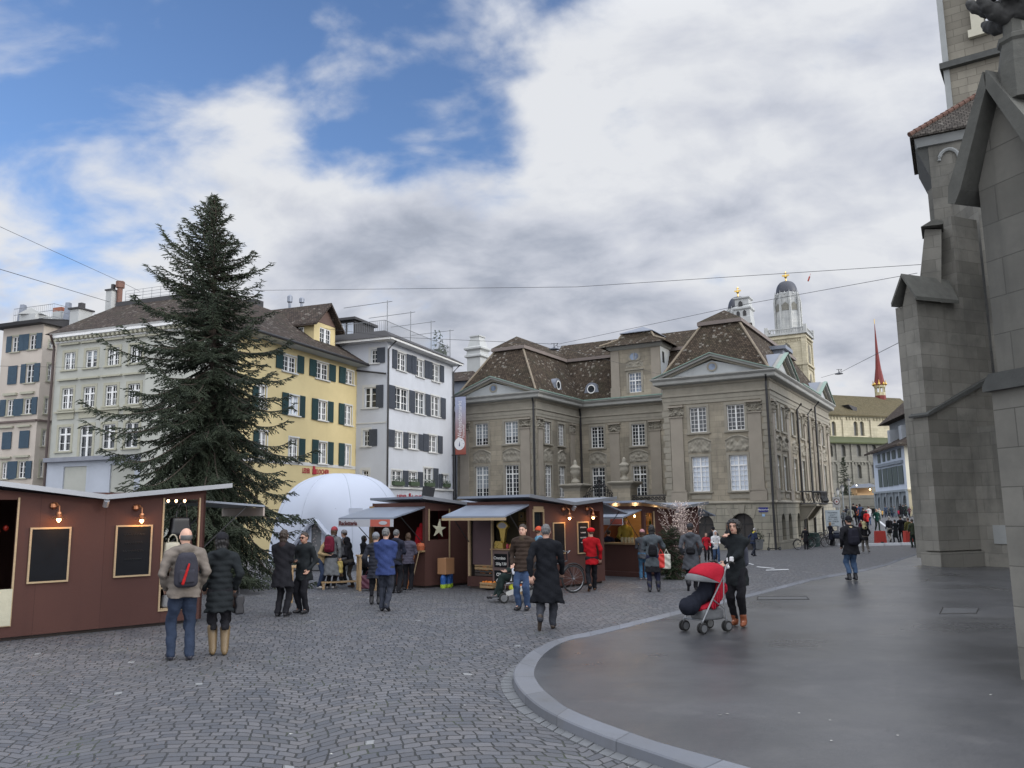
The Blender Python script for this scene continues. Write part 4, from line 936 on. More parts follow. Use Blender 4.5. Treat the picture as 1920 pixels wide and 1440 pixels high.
    q.build('clock_marks', plain('banner_navy', (0.03, 0.03, 0.12), 0.7, 0.05), ban)
    q = MB(); q.tube([bp.pt(-0.5, z1 + 0.03, 0), bp.pt(w + 0.1, z1 + 0.03, 0)], 0.03, 5); q.tube([bp.pt(-0.5, z0 - 0.03, 0), bp.pt(w, z0 - 0.03, 0)], 0.03, 5); q.build('bracket', M_PIPE, ban)
    return root, WR, WL, uL, uR, ze
WH = white_house()
def yellow_house():
    WL, uL = WH[2], WH[3]; O = WL.pt(uL, 0)
    YP = PL(O, AW); root = empty('town_house', (O[0], O[1], -1), 'yellow rendered house with dark teal shutters and a gabled dormer', 'house')
    ze = YP.uz(600, 664)[1] - 0.15; u0 = YP.uz(440, 800)[0]
    f = Face(root, YP, 500, 540, 8)
    f.win(240, 445, 1020, 1262); f.win(738, 928, 1122, 1372); f.win(1182, 1300, 1240, 1440)
    f.shutter((135, 235, 925, 1205), (452, 550, 1020, 1278), (635, 735, 1070, 1322), (930, 1025, 1152, 1400), (1080, 1178, 1185, 1430))
    f.crop(500, 700, 7.2); f.win(288, 440, 300, 565, rows=3, pane=M_BLIND); f.win(690, 815, 372, 635); f.win(1048, 1148, 432, 700)
    f.shutter((200, 285, 260, 558), (442, 510, 305, 595), (603, 685, 340, 628), (820, 892, 382, 660), (967, 1042, 407, 690))
    f.win(300, 428, 870, 1190); f.win(692, 815, 930, 1222); f.win(1045, 1130, 968, 1245)
    f.shutter((430, 510, 882, 1190), (605, 688, 895, 1222), (820, 892, 928, 1235), (967, 1040, 943, 1250))
    f.win(-120, 0, 780, 1120); f.win(-130, -10, 170, 470); f.shutter((-200, -125, 170, 480), (-190, -123, 770, 1120))
    f.done(u0, 0, -1.3, ze, M_YEL, M_SH_T, M_GREYST, sw=0.1)
    t = MB(); z = YP.uz(650, 876)[1]; t.pbox(YP, u0, -0.05, z - 0.12, z + 0.1, 0, 0.03); t.build('string_course', M_GREYST, root)
    r = MB(); o = 0.95; S = 0.62; rise = lambda b: ze + 0.18 + (b + o) * S
    A = [YP.pt(u0 - 1.5, rise(-o), o), YP.pt(0.3, rise(-o), o), YP.pt(0.3, rise(1.2), -1.2), YP.pt(u0 - 1.5, rise(1.2), -1.2)]
    A[0], A[3] = YP.pt(u0 - 0.6, rise(-o), o), YP.pt(u0 - 0.6, rise(1.2), -1.2)
    B = [YP.pt(u0 + 3.5, rise(1.2) + 2.2, -4.2), YP.pt(0.3, rise(1.2) + 2.2, -4.2)]
    r.poly(A); r.poly([A[3], A[2], B[1], B[0]]); r.poly([A[1], A[0], A[0] - np.array([0, 0, .15]), A[1] - np.array([0, 0, .15])]); r.poly([A[1], A[1] - np.array([0, 0, .15]), A[2] - np.array([0, 0, .15]), A[2]])
    r.poly([A[0], A[3], B[0]]); r.poly([A[2], YP.pt(0.3, ze, -1.2), YP.pt(0.3, ze, -4.2), B[1]])
    sw = MB(); sw.poly([YP.pt(u0, -1.3, 0), YP.pt(u0, ze, 0), YP.pt(u0, ze, -7), YP.pt(u0, -1.3, -7)][::-1]); sw.build('side_wall', M_GREY, root)
    r.build('roof', M_DROOF, root)
    s = MB(); s.poly([YP.pt(u0 - .6, ze, o), YP.pt(0, ze, o), YP.pt(0, ze, 0), YP.pt(u0 - .6, ze, 0)][::-1]); s.poly([YP.pt(u0 - .6, ze - 0.01, 0.0), YP.pt(0, ze - 0.01, 0.0), YP.pt(0, ze, o), YP.pt(u0 - .6, ze, o)]); s.build('soffit', plain('pale_soffit', (0.40, 0.42, 0.42), 0.8, 0.1), root)
    g = MB(); g.tube([YP.pt(u0 - .6, ze + 0.1, o + 0.05), YP.pt(0.4, ze + 0.1, o + 0.05)], 0.11, 8); g.build('gutter', M_PIPE, root)
    DP = YP.off(-1.1); ua, zt0 = DP.uz(589, 606); ub, _ = DP.uz(628, 640); zlo = DP.uz(608, 654)[1] - 0.4; ztop = DP.uz(609, 608)[1]; ap = DP.uz(615, 575)[1] - 0.1; uc = (ua + ub) / 2
    d = MB(); w = (uc - 0.62, uc + 0.75, DP.uz(609, 645)[1], DP.uz(609, 616)[1]); facade(d, DP, ua, ub, zlo, ztop, [w], 0.12)
    DL = PL(DP.pt(ua, 0), AW - pi / 2); d.poly([DL.pt(-7, zlo, 0), DL.pt(0, zlo, 0), DL.pt(0, ztop, 0), DL.pt(-7, ztop, 0)]); d.poly([DP.pt(ub, zlo, 0), DP.pt(ub, zlo, -7), DP.pt(ub, ztop, -7), DP.pt(ub, ztop, 0)])
    d.build('dormer_wall', M_YEL, root); window(root, DP, *w, 4, 3, mull=0.22, inset=0.1)
    lw = MB(); window(root, DL, -1.25, -0.8, w[2] + 0.2, w[3] - 0.1, 2, 2, mull=0, inset=-0.05)
    gb = MB(); gb.prism(DP, [(ua - 0.05, ztop), (ub + 0.05, ztop), (uc, ap)], -0.2, 0.03); gb.build('dormer_gable', wood('brown_gable_boards', (0.12, 0.075, 0.06), 0.7), root)
    rf = MB(); ov = 0.5; k = (ap - ztop) / (ub - uc)
    for s_ in (1, -1):
        a0 = (uc, ap + 0.05); a1 = (uc + s_ * ((ub - uc) + ov), ap + 0.05 - k * ((ub - uc) + ov))
        pts = [a0, a1, (a1[0], a1[1] + 0.16), (a0[0], a0[1] + 0.2)]; rf.prism(DP, pts if s_ > 0 else pts[::-1], -7.5, 0.55)
    rf.build('dormer_roof', M_DROOF, root)
    c = MB(); q = DP.pt(ua - 0.3, 0, -5); c.box((q[0], q[1], ap - 1.5), (0.9, 0.9, 2.1), AW); c.build('chimney', M_DARKW, root)
    for dx, h in ((0, 1.0), (0.9, 1.4)):
        v = MB(); q = DP.pt(uc + 0.2 + dx * .3, ap, -2.2 - dx * 1.4); v.lathe(q, [(0.1, -0.5), (0.1, h * .55), (0.2, h * .6), (0.2, h * .9), (0.05, h)], 10); v.build('roof_vent', M_ZINC, root)
    mred = MATS['red_sign_letters']; h = .45; ua, ue, ub = (YP.uz(x, 888)[0] for x in (566, 583.5, 618)); z = YP.uz(590, 888)[1]
    text(root, 'LEDER', YP, ua, z, .04, h, mred, align='LEFT', bold=.012, sx=(ue - ua) / (5 * .7 * h), name='shop_lettering'); text(root, 'LOCHER', YP, ue + .6, z, .04, h, mred, align='LEFT', bold=.012, sx=(ub - ue - .6) / (6 * .7 * h), name='shop_lettering')
    b = MB(); b.pbox(YP, ue + .1, ue + .5, z - .05, z + .3, .03, .08); b.pbox(YP, ue + .14, ue + .35, z + .3, z + .5, .03, .08); b.build('boot_emblem', mred, root)
yellow_house()
def grey_house():
    O = atY(100, 750, 60); GP = PL((O[0], O[1], 0), AL); root = empty('town_house', (O[0], O[1], -1), 'pale grey house with white framed windows, bracketed cornice and dark hipped roof', 'house')
    ze = GP.uz(104, 640)[1]; u1 = GP.uz(345, 750)[0]; ua = 0.0
    f = Face(root, GP, 0, 0, 1)
    step = 5.55; base = [GP.uz(122.5, 690)[0] - 0.0 - 0.0]
    r1 = f.q(122.5, 139.5, 661, 693); r2 = f.q(116.7, 134.7, 728, 767); r3 = f.q(109, 128.5, 801, 846)
    cs = [(r1[0] + r1[1]) / 2, (lambda r: (r[0] + r[1]) / 2)(f.q(161.8, 178.7, 657, 688)), (lambda r: (r[0] + r[1]) / 2)(f.q(204.4, 221.4, 652, 683))]
    dlt = (cs[2] - cs[0]) / 2; cs = [cs[0] + dlt * i for i in range(7)]
    for i, c in enumerate(cs):
        if c > u1 - 1: break
        w = 0.55
        f.h.append((c - w, c + w, r1[2], r1[3])); f.w.append((f.h[-1], 4 if i != 1 else 2, 3, dict(curtain=0.5) if i < 2 else {}))
        f.h.append((c - w, c + w, r2[2], r2[3] - 0.03 * i)); f.w.append((f.h[-1], 4, 3, dict(trans=0.33, curtain=0.0)))
        f.h.append((c - w * 1.08, c + w * 1.08, r3[2] - (0.55 if i == 1 else 0), r3[3])); f.w.append((f.h[-1], 2, 3, dict(trans=0.3)))
    f.done(ua, u1, 1.6, ze, M_GREY, M_SH_G, M_OLVST, sw=0.2, sill=0.12, head=0.0)
    t = MB()
    for i, c in enumerate(cs):
        if c > u1 - 1: break
        for r in (r1, r2): t.cut(); t.pbox(GP, c - 0.95, c + 0.95, r[3] + 0.55, r[3] + 0.68, 0, 0.2)
        t.cut(); t.pbox(GP, c - 1.0, c + 1.0, r2[2] - 0.3, r2[2] - 0.18, 0, 0.22); t.pbox(GP, c - 0.8, c + 0.8, r2[2] - 0.75, r2[2] - 0.3, 0, 0.08)
    t.build('window_hood', M_OLVST, root)
    cn = MB(); moulding(cn, GP, -0.1, u1, [(0, ze - 0.25), (0.1, ze - 0.2), (0.12, ze), (0.5, ze + 0.12), (0.5, ze + 0.3), (0.62, ze + 0.42)], 0, 1); cn.build('cornice', M_FRAME, root)
    br = MB()
    for u in np.arange(0.2, u1, 0.42): br.pbox(GP, u, u + 0.2, ze - 0.12, ze + 0.11, 0.1, 0.42)
    br.build('cornice_brackets', M_OLVST, root)
    GS = PL(GP.pt(u1, 0), AW); s = MB(); s.poly([GS.pt(0, -1.3, 0), GS.pt(12, -1.3, 0), GS.pt(12, ze, 0), GS.pt(0, ze, 0)]); s.poly([GP.pt(0, -1.3, 0), GP.pt(0, ze, 0), GP.pt(0, ze, -12), GP.pt(0, -1.3, -12)]); s.build('side_wall', M_GREY, root)
    r = MB(); e = 0.62; zt = GP.off(-5).uz(216, 575)[1]; zr = ze + 0.43
    a = [GP.pt(-e, zr, e), GP.pt(u1 + e, zr, e), GP.pt(u1 + e, zr, -14), GP.pt(-e, zr, -14)]; uA = GP.off(-5).uz(216, 580)[0]
    k = [GP.pt(uA, zt, -5), GP.pt(u1 - 4, zt, -5), GP.pt(u1 - 4, zt, -9), GP.pt(uA, zt, -9)]
    for i in range(4): j = (i + 1) % 4; r.poly([a[i], a[j], k[j], k[i]])
    r.build('roof', M_DROOF, root)
    t = MB(); t.hexa([q + np.array([0, 0, -0.1]) for q in k] + [q + np.array([0, 0, 0.35]) for q in k]); t.build('roof_terrace', M_DARKW, root)
    rl = MB(); KP = PL(k[0], AL); L = float((k[1] - k[0]) @ KP.e)
    for u in np.arange(0.8, L, 0.9): rl.tube([KP.pt(u, zt + 0.3, -0.2), KP.pt(u, zt + 1.25, -0.2)], 0.02, 4)
    for z in (0.5, 0.75, 1.0, 1.25): rl.tube([KP.pt(0.8, zt + z, -0.2), KP.pt(L, zt + z, -0.2)], 0.014, 4)
    rl.build('terrace_railing', MATS['galvanised_rail'], root)
    for (x0, x1, yt, yb, Y) in ((137, 165, 583, 608, 63), (200.5, 218, 547, 590, 66)):
        c = MB(); p0 = atY((x0 + x1) / 2, yb, Y); z1 = atY((x0 + x1) / 2, yt, Y)[2]; w = (x1 - x0) / FPX * Y * 0.8; c.box((p0[0], p0[1], p0[2] - 1.5), (w, w * 1.4, z1 - p0[2] + 1.5), AL); ch = c.build('chimney', M_CHIM, root); ORG[ch.name] = ORG[root.name]
        c = MB(); c.box((p0[0], p0[1], z1), (w * 1.25, w * 1.7, 0.12), AL); c.box((p0[0], p0[1], z1 + 0.12), (w * .4, w * .4, 0.5), AL); c.build('chimney_cap', M_DARKW, ch)
    c = MB(); q = atY(224, 560, 66); c.tube([(q[0], q[1], q[2] - 1.5), (q[0], q[1], atY(224, 540, 66)[2])], 0.22, 8); c.tube([(q[0], q[1], atY(224, 540, 66)[2]), (q[0], q[1], atY(224, 528, 66)[2])], 0.34, 6); c.build('flue', plain('rusty_flue', (0.14, 0.07, 0.05), 0.7, 0.4), root)
    s = MB(); zs = GP.uz(130, 862)[1]; s.pbox(GP, 0, u1, zs - 0.15, zs + 0.15, 0, 0.5); s.build('shop_cornice', plain('weathered_lead', (0.2, 0.21, 0.24), 0.6, 0.3, 2), root)
    s = MB(); hs = [(u, u + 2.2, 0.3, zs - 0.5) for u in (1.6, 6.0, 10.4)]; facade(s, GP.off(0.1), -0.05, u1, -1.3, zs - 0.15, [h for h in hs if h[1] < u1], 0.3); s.build('shop_front', plaster('pale_shop_front', (0.42, 0.45, 0.5), 0.1), root)
    s = MB(); s.pbox(GP, 0.2, u1 - 0.2, -1, zs - 0.4, -0.4, -0.25); s.build('shop_window', M_GLASS, root)
    m = MB(); m.tube([GP.pt(0.1, ze + 0.35, 0.7), GP.pt(-0.12, ze - 0.5, 0.15), GP.pt(-0.12, 3.4, 0.15)], 0.09, 7); m.build('downpipe', plain('brown_pipe', (0.06, 0.04, 0.035), 0.6, 0.2), root)
    return GP
GPl = grey_house()
def pink_house():
    O = atY(80.5, 640, 66); PP = PL((O[0], O[1], 0), AL); PS = PL((O[0], O[1], 0), AW); root = empty('town_house', (O[0], O[1], -1), 'cream and pink rendered narrow house with blue shutters at the left edge', 'house')
    ze = PP.uz(40, 613)[1]; u0 = PP.uz(5, 700)[0] - 0.3
    f = Face(root, PP, 0, 560, 7.385)
    f.win(168, 268, 525, 738, cols=2, rows=3, mull=0.08); f.win(408, 508, 498, 703, cols=2, rows=3, mull=0.08); f.shutter((97, 165, 525, 745), (270, 338, 500, 720), (340, 405, 492, 715), (512, 585, 477, 690))
    f.win(362, 478, 908, 1165, cols=2, rows=3, mull=0.08); f.shutter((118, 240, 932, 1185), (295, 362, 910, 1170), (478, 555, 895, 1150))
    f.crop(0, 720, 7.2); f.win(98, 185, 215, 430, cols=2, rows=3, mull=0.08); f.win(328, 430, 195, 405, cols=2, rows=3, mull=0.08); f.shutter((5, 82, 215, 440), (187, 248, 205, 432), (250, 315, 200, 430), (432, 505, 178, 410))
    f.shutter((38, 160, 650, 880), (268, 400, 630, 865), (105, 235, 1045, 1285), (352, 430, 1040, 1275)); f.win(25, 104, 1060, 1280, cols=2, rows=3, mull=0.08); f.win(248, 350, 1045, 1270, cols=2, rows=3, mull=0.08)
    f.done(u0, 0, -1.3, ze, M_PINK, M_SH_B, M_OLVST, sw=0.14)
    g = Face(root, PS, 0, 560, 7.385); g.win(682, 738, 590, 690, cols=2, rows=2, mull=0); g.win(660, 718, 905, 1145, cols=2, rows=3, mull=0); g.crop(0, 720, 7.2)
    g.win(603, 657, 185, 405, cols=2, rows=3, mull=0); g.win(568, 622, 625, 840, cols=2, rows=3, mull=0); g.win(538, 590, 1040, 1260, cols=2, rows=3, mull=0)
    uS = PS.uz(104, 640)[0] + 1.0
    g.done(0, uS, -1.3, ze, M_PINK, M_SH_B, M_OLVST, sw=0.14)
    b = MB(); b.poly([PP.pt(u0, -1.3, 0), PP.pt(u0, ze, 0), PP.pt(u0, ze, -12), PP.pt(u0, -1.3, -12)]); b.build('side_wall', M_PINK, root)
    t = MB()
    for yy in (723.5 + 66, 0):
        if yy: z = PP.uz(40, 790)[1]; t.pbox(PP, u0, 0, z - 0.08, z + 0.08, 0, 0.16); t.pbox(PS, 0, uS, z - 0.08, z + 0.08, 0, 0.16)
    t.build('string_course', plain('brown_stone_band', (0.12, 0.09, 0.08), 0.8, 0.2), root)
    t = MB(); f.crop(0, 720, 7.2)
    for a in ((62, 238, 125, 158), (292, 470, 105, 135), (0, 190, 572, 596), (248, 428, 555, 580), (0, 160, 985, 1008), (208, 405, 965, 992)): q = f.q(*a); t.cut(); t.pbox(PP, q[0], q[1], q[2], q[3], 0, 0.2)
    t.build('window_hood', M_OLVST, root)
    r = MB(); r.hexa([PP.pt(u0 - 0.6, ze, 0.7), PP.pt(0.5, ze, 0.7), PP.pt(0.5, ze, -12), PP.pt(u0 - 0.6, ze, -12), PP.pt(u0 - 0.6, ze + 0.25, 0.8), PP.pt(0.6, ze + 0.25, 0.8), PP.pt(0.6, ze + 0.9, -3), PP.pt(u0 - 0.6, ze + 0.9, -3)]); r.build('roof', M_DARKW, root)
    rl = MB(); zr = ze + 0.7
    for u in np.arange(u0, 0.0, 0.22): rl.tube([PP.pt(u, zr, -0.8), PP.pt(u, zr + 1.2, -0.8)], 0.01, 4)
    for z in (0.1, 0.65, 1.2): rl.tube([PP.pt(u0, zr + z, -0.8), PP.pt(0, zr + z, -0.8), PP.pt(0, zr + z, -5)], 0.022, 4)
    rl.build('terrace_railing', MATS['galvanised_rail'], root)
    for x, yt, yb, w in ((39, 572, 614, 0.35), (124, 568, 612, 0.28)):
        q = atY(x, yb, 69); h = atY(x + 3, yt, 69)[2]; c = MB(); c.hexa([q + np.array(v) for v in ((-w, -.3, -.5), (w, -.3, -.5), (w, .3, -.5), (-w, .3, -.5))] + [np.array([q[0] + v[0], q[1] + v[1], h]) for v in ((-.08, -.2), (.25, -.2), (.25, .2), (-.08, .2))]); c.build('flue_cowl', M_ZINC, root)
    q = atY(115, 600, 70); c = MB(); c.box((q[0], q[1], q[2] - 2), (1.0, 1.0, atY(115, 586, 70)[2] - q[2] + 2), AL); ch = c.build('chimney', M_CHIM, root); c = MB(); c.box((q[0], q[1], atY(115, 586, 70)[2]), (1.0, 1.0, 0.35), AL); c.build('chimney_pots', plain('brick_red_pots', (0.25, 0.09, 0.05), 0.8, 0.2), ch) if ORG.__setitem__(ch.name, ORG[root.name]) is None else 0
    q = atY(65, 612, 68); c = MB(); c.box((q[0], q[1], q[2] - .5), (1.8, 1.5, 1.4), AL); c.hexa([q + np.array(v) for v in ((-1, -.8, .9), (1, -.8, .9), (1, .8, .9), (-1, .8, .9), (-.1, -.8, 1.4), (.1, -.8, 1.4), (.1, .8, 1.4), (-.1, .8, 1.4))]); c.build('roof_hut', M_CHIM, root)
pink_house()
def gap_building():
    """dark grey-blue house in the gap between the white house and the palace"""
    P = PL(atY(856, 800, 84), AL); root = empty('town_house', (P.O[0], P.O[1], -1), 'pale grey house with a brown roof glimpsed between the white house and the palace', 'house')
    zt = P.uz(858, 716)[1]; m = MB(); m.pbox(P, -3, 3.2, -1.5, zt, -8, 0); m.build('wall', plaster('blue_grey_render', (0.23, 0.25, 0.29), 0.1), root)
    r = MB(); r.hexa([P.pt(-3.5, zt, 0.5), P.pt(3.2, zt, 0.5), P.pt(3.2, zt, -8), P.pt(-3.5, zt, -8), P.pt(-3.0, zt + 1.3, -1.5), P.pt(1.2, zt + 1.3, -1.5), P.pt(1.2, zt + 1.3, -6), P.pt(-3.0, zt + 1.3, -6)]); r.build('roof', M_DROOF, root)
gap_building()
def big_chimney(x, Y, base_y, stages, lab, w, top_open=True):
    """tall white baroque chimney; stages = [(half width px, y px), ...] from the base up"""
    q = atY(x, base_y, Y); s = Y / FPX
    root = empty('chimney_stack', (q[0], q[1], q[2] - 4), lab, 'chimney')
    m = MB(); z = lambda y: atY(x, y, Y)[2]
    prof = [(w0 * s, z(y)) for w0, y in stages]; prof = [(prof[0][0], q[2] - 4)] + prof
    m.lathe((q[0], q[1], 0), [(r * 1.30, zz) for r, zz in prof], 4, radians(45) + A_F, sy=1.0); m.build('stack', M_CHIM, root); return root, q, z, s
r_, q_, z_, s_ = big_chimney(896, 86, 720, [(16, 690), (16, 673), (20, 671), (20, 668), (17, 666), (16, 660), (21, 657), (21, 654), (15, 651), (10.5, 634), (12.5, 633), (12.5, 631)], 'tall white chimney with a stepped collar behind the left palace wing', 1)
r2_, q2_, z2_, s2_ = big_chimney(1397, 100, 625, [(17, 605), (17, 597), (16, 596), (16, 584), (19, 582), (19, 579), (14, 576), (14, 564), (17, 562), (17, 560)], 'white tiered chimney with small arched openings above the right palace roof', 1)
op = MB(); FPc = PL((q2_[0], q2_[1], 0), A_F)
for xx, yy, hw in ((1388, 592, 3), (1400, 590, 3), (1392, 573, 3.5)):
    u, z = FPc.uz(xx, yy); d = 0.98; op.prism(FPc, [(u - hw * s2_, z - 0.3), (u + hw * s2_, z - 0.3), (u + hw * s2_, z + 0.2), (u, z + 0.42), (u - hw * s2_, z + 0.2)], d - 0.3, d + 0.05); op.cut()
op.build('smoke_opening', plain('dark_smoke_hole', (0.02, 0.02, 0.02)), r2_)  # openings drawn as near-black arched blocks on the stack
# the far bank
M_FARST = ashlar('far_cream_stone', (0.42, 0.38, 0.27), (0.52, 0.47, 0.34), 1.2, 0.6, 0.02, (0.2, 0.18, 0.14), 0.35)
M_FARGR = ashlar('far_grey_stone', (0.17, 0.165, 0.14), (0.23, 0.22, 0.185), 1.2, 0.6, 0.02, (0.1, 0.1, 0.09), 0.4)
M_FTILE = tiles('mossy_olive_tiles', (0.10, 0.085, 0.05), (0.15, 0.125, 0.075), lt=0.1, moss=0.3)
M_MOSS = plain('mossy_aisle_roof', (0.055, 0.065, 0.025), 0.9, 0.4, 0.5)
M_LEAD = plain('dark_lead_dome', (0.035, 0.038, 0.05), 0.5, 0.3, 0.6)
M_PALEST = ashlar('pale_tower_stone', (0.36, 0.37, 0.36), (0.48, 0.48, 0.45), 1.0, 0.6, 0.015, (0.22, 0.23, 0.24), 0.4)
M_GOLD = plain('gilded_metal', (0.6, 0.4, 0.1), 0.3, 0.1, metal=0.8)
M_REDSP = plain('red_spire_shingles', (0.15, 0.026, 0.022), 0.8, 0.35, 0.8)
def tower(x, Y, dy, lab):
    s = Y / FPX; q = atY(x, 640 + dy, Y); z = lambda y: atY(x, y + dy, Y)[2]
    root = empty('church_tower', (q[0], q[1], gz(q[0], q[1])), lab, 'church tower'); a = radians(-30)
    c = (q[0], q[1], 0); hw = 33 * s
    F1 = PL((q[0], q[1], 0), a).off(hw); zA, zB = z(634), z(760)
    m = MB(); m.box((q[0], q[1], -3), (2 * hw, 2 * hw, zA + 3), a)
    m.build('shaft', M_FARST, root)
    F2 = PL((q[0], q[1], 0), a + pi / 2).off(hw)
    tr = MB()
    for P in (F1, F2, PL((q[0], q[1], 0), a - pi / 2).off(hw)):
        for u in (-hw - 0.15, hw - 0.75): tr.pbox(P, u, u + 0.9, -3, zA - 0.3, -0.2, 0.3)
        for y in (690, 640): tr.pbox(P, -hw - 0.3, hw + 0.3, z(y) - 0.15, z(y) + 0.3, -0.2, 0.45)
        for k in range(14): u = -hw + 0.8 + k * (2 * hw - 1.6) / 13; tr.pbox(P, u - 0.12, u + 0.12, z(644) - 0.4, z(644), 0, 0.22); tr.pbox(P, u - 0.12, u + 0.12, z(694) - 0.4, z(694), 0, 0.22)
    tr.build('tower_moulding', M_FARST, root)
    ar = MB(); dk = MB()
    for P in (F1, F2):
        for zc0, zc1, w in ((z(685), z(648), 1.4), (z(740), z(703), 1.8)):
            pts = [(-w, zc0), (w, zc0), (w, zc0 + (zc1 - zc0) * 0.55), (w * .6, zc0 + (zc1 - zc0) * .85), (0, zc1), (-w * .6, zc0 + (zc1 - zc0) * .85), (-w, zc0 + (zc1 - zc0) * 0.55)]
            ar.prism(P, [(u * 1.25, z_ + 0.1 * (z_ > zc0)) for u, z_ in pts], 0, 0.12); ar.cut(); dk.cut(); dk.prism(P, [(u * .9, z_) for u, z_ in pts], 0.05, 0.16); ar.pbox(P, -0.12, 0.12, zc0, zc1 - 0.6, 0.1, 0.22)
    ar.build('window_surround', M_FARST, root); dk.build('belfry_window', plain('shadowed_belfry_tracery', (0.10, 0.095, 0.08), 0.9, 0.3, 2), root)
    g = MB(); g.box((q[0], q[1], zA), (2 * hw + 1.2, 2 * hw + 1.2, 0.5), a)
    for P in (F1.off(.4), F2.off(.4), PL((q[0], q[1], 0), a - pi / 2).off(hw + .4), PL((q[0], q[1], 0), a + pi).off(hw + .4)):
        n = 16
        for k in range(n + 1): u = -hw - .4 + k * (2 * hw + .8) / n; g.pbox(P, u - 0.13, u + 0.13, zA + 0.5, z(622), -0.2, 0)
        g.pbox(P, -hw - .5, hw + .5, z(622) - 0.25, z(622), -0.3, 0.1)
    for sx in (-1, 1):
        for sy in (-1, 1): e = np.array([cos(a), sin(a), 0]); n_ = np.array([-sin(a), cos(a), 0]); p = np.array([q[0], q[1], zA]) + e * sx * (hw + .3) + n_ * sy * (hw + .3); g.box(p, (0.8, 0.8, z(618) - zA), a)
    g.build('gallery', M_PALEST, root)
    o = MB(); R = 22.5 * s; o.lathe(c, [(R * 1.02, zA), (R * 1.02, z(600)), (R * 0.93, z(562)), (R * 0.96, z(560)), (R * 0.98, z(552)), (R * .86, z(550)), (R * .82, z(544))], 8, radians(22.5) + a); o.build('lantern', M_PALEST, root)
    rb = MB()
    for k in range(8):
        t = radians(22.5) + a + k * pi / 4; p = lambda r, zz: np.array([q[0] + r * cos(t), q[1] + r * sin(t), zz]); rb.tube([p(R * 1.06, zA), p(R * 1.06, z(566)), p(R * 1.0, z(560))], 0.32, 4); rb.tube([p(R * 1.0, z(562)), p(R * .97, z(547))], [0.3, 0.02], 4)
        t2 = t + pi / 8; p2 = lambda r, zz: np.array([q[0] + r * cos(t2), q[1] + r * sin(t2), zz]); rb.tube([p2(R * .88, z(555)), p2(R * .86, z(548))], [0.35, 0.02], 4)
    rb.build('buttress_shafts', M_PALEST, root)
    dk2 = MB()
    for k in range(8):
        t = a + k * pi / 4 + pi / 4; e = np.array([-sin(t), cos(t), 0]); cc = np.array([q[0], q[1], 0]) + np.array([cos(t), sin(t), 0]) * R * 0.945; up = lambda u, z_: cc + e * u + np.array([0, 0, z_])
        dk2.poly([up(-.9, z(585)), up(.9, z(585)), up(.9, z(576)), up(0, z(570)), up(-.9, z(576))]); dk2.cut()
    dk2.build('lantern_opening', M_FARGR, root)
    d = MB(); zd0, zd1 = z(553), z(528); d.lathe(c, [(R * .90 * cos(t) ** .62 if t < 1.5 else 0.15, zd0 + (zd1 - zd0) * sin(t)) for t in [k * 1.52 / 9 for k in range(10)]], 24); d.build('dome', M_LEAD, root, smooth=True)
    f = MB(); f.tube([(q[0], q[1], zd1 - .3), (q[0], q[1], z(509))], [0.16, 0.07], 6); f.lathe((q[0], q[1], z(519)), [(0.1, -.5), (0.45, 0), (0.1, .5)], 10); f.pbox(PL((q[0], q[1], 0), a), -0.85, 0.85, z(516.5) - .18, z(516.5) + .18, -.1, .1); f.pbox(PL((q[0], q[1], 0), a), -0.4, 0.4, z(513) , z(513) + .2, -.1, .1); f.build('gilded_cross', M_GOLD, root)
    return root
tower(1481, 200, 0, 'square stone church tower with pale octagonal lantern, dark dome and gold cross')
tower(1390, 215, 29, 'rear church tower, only its dome and gold cross showing above the palace roof')
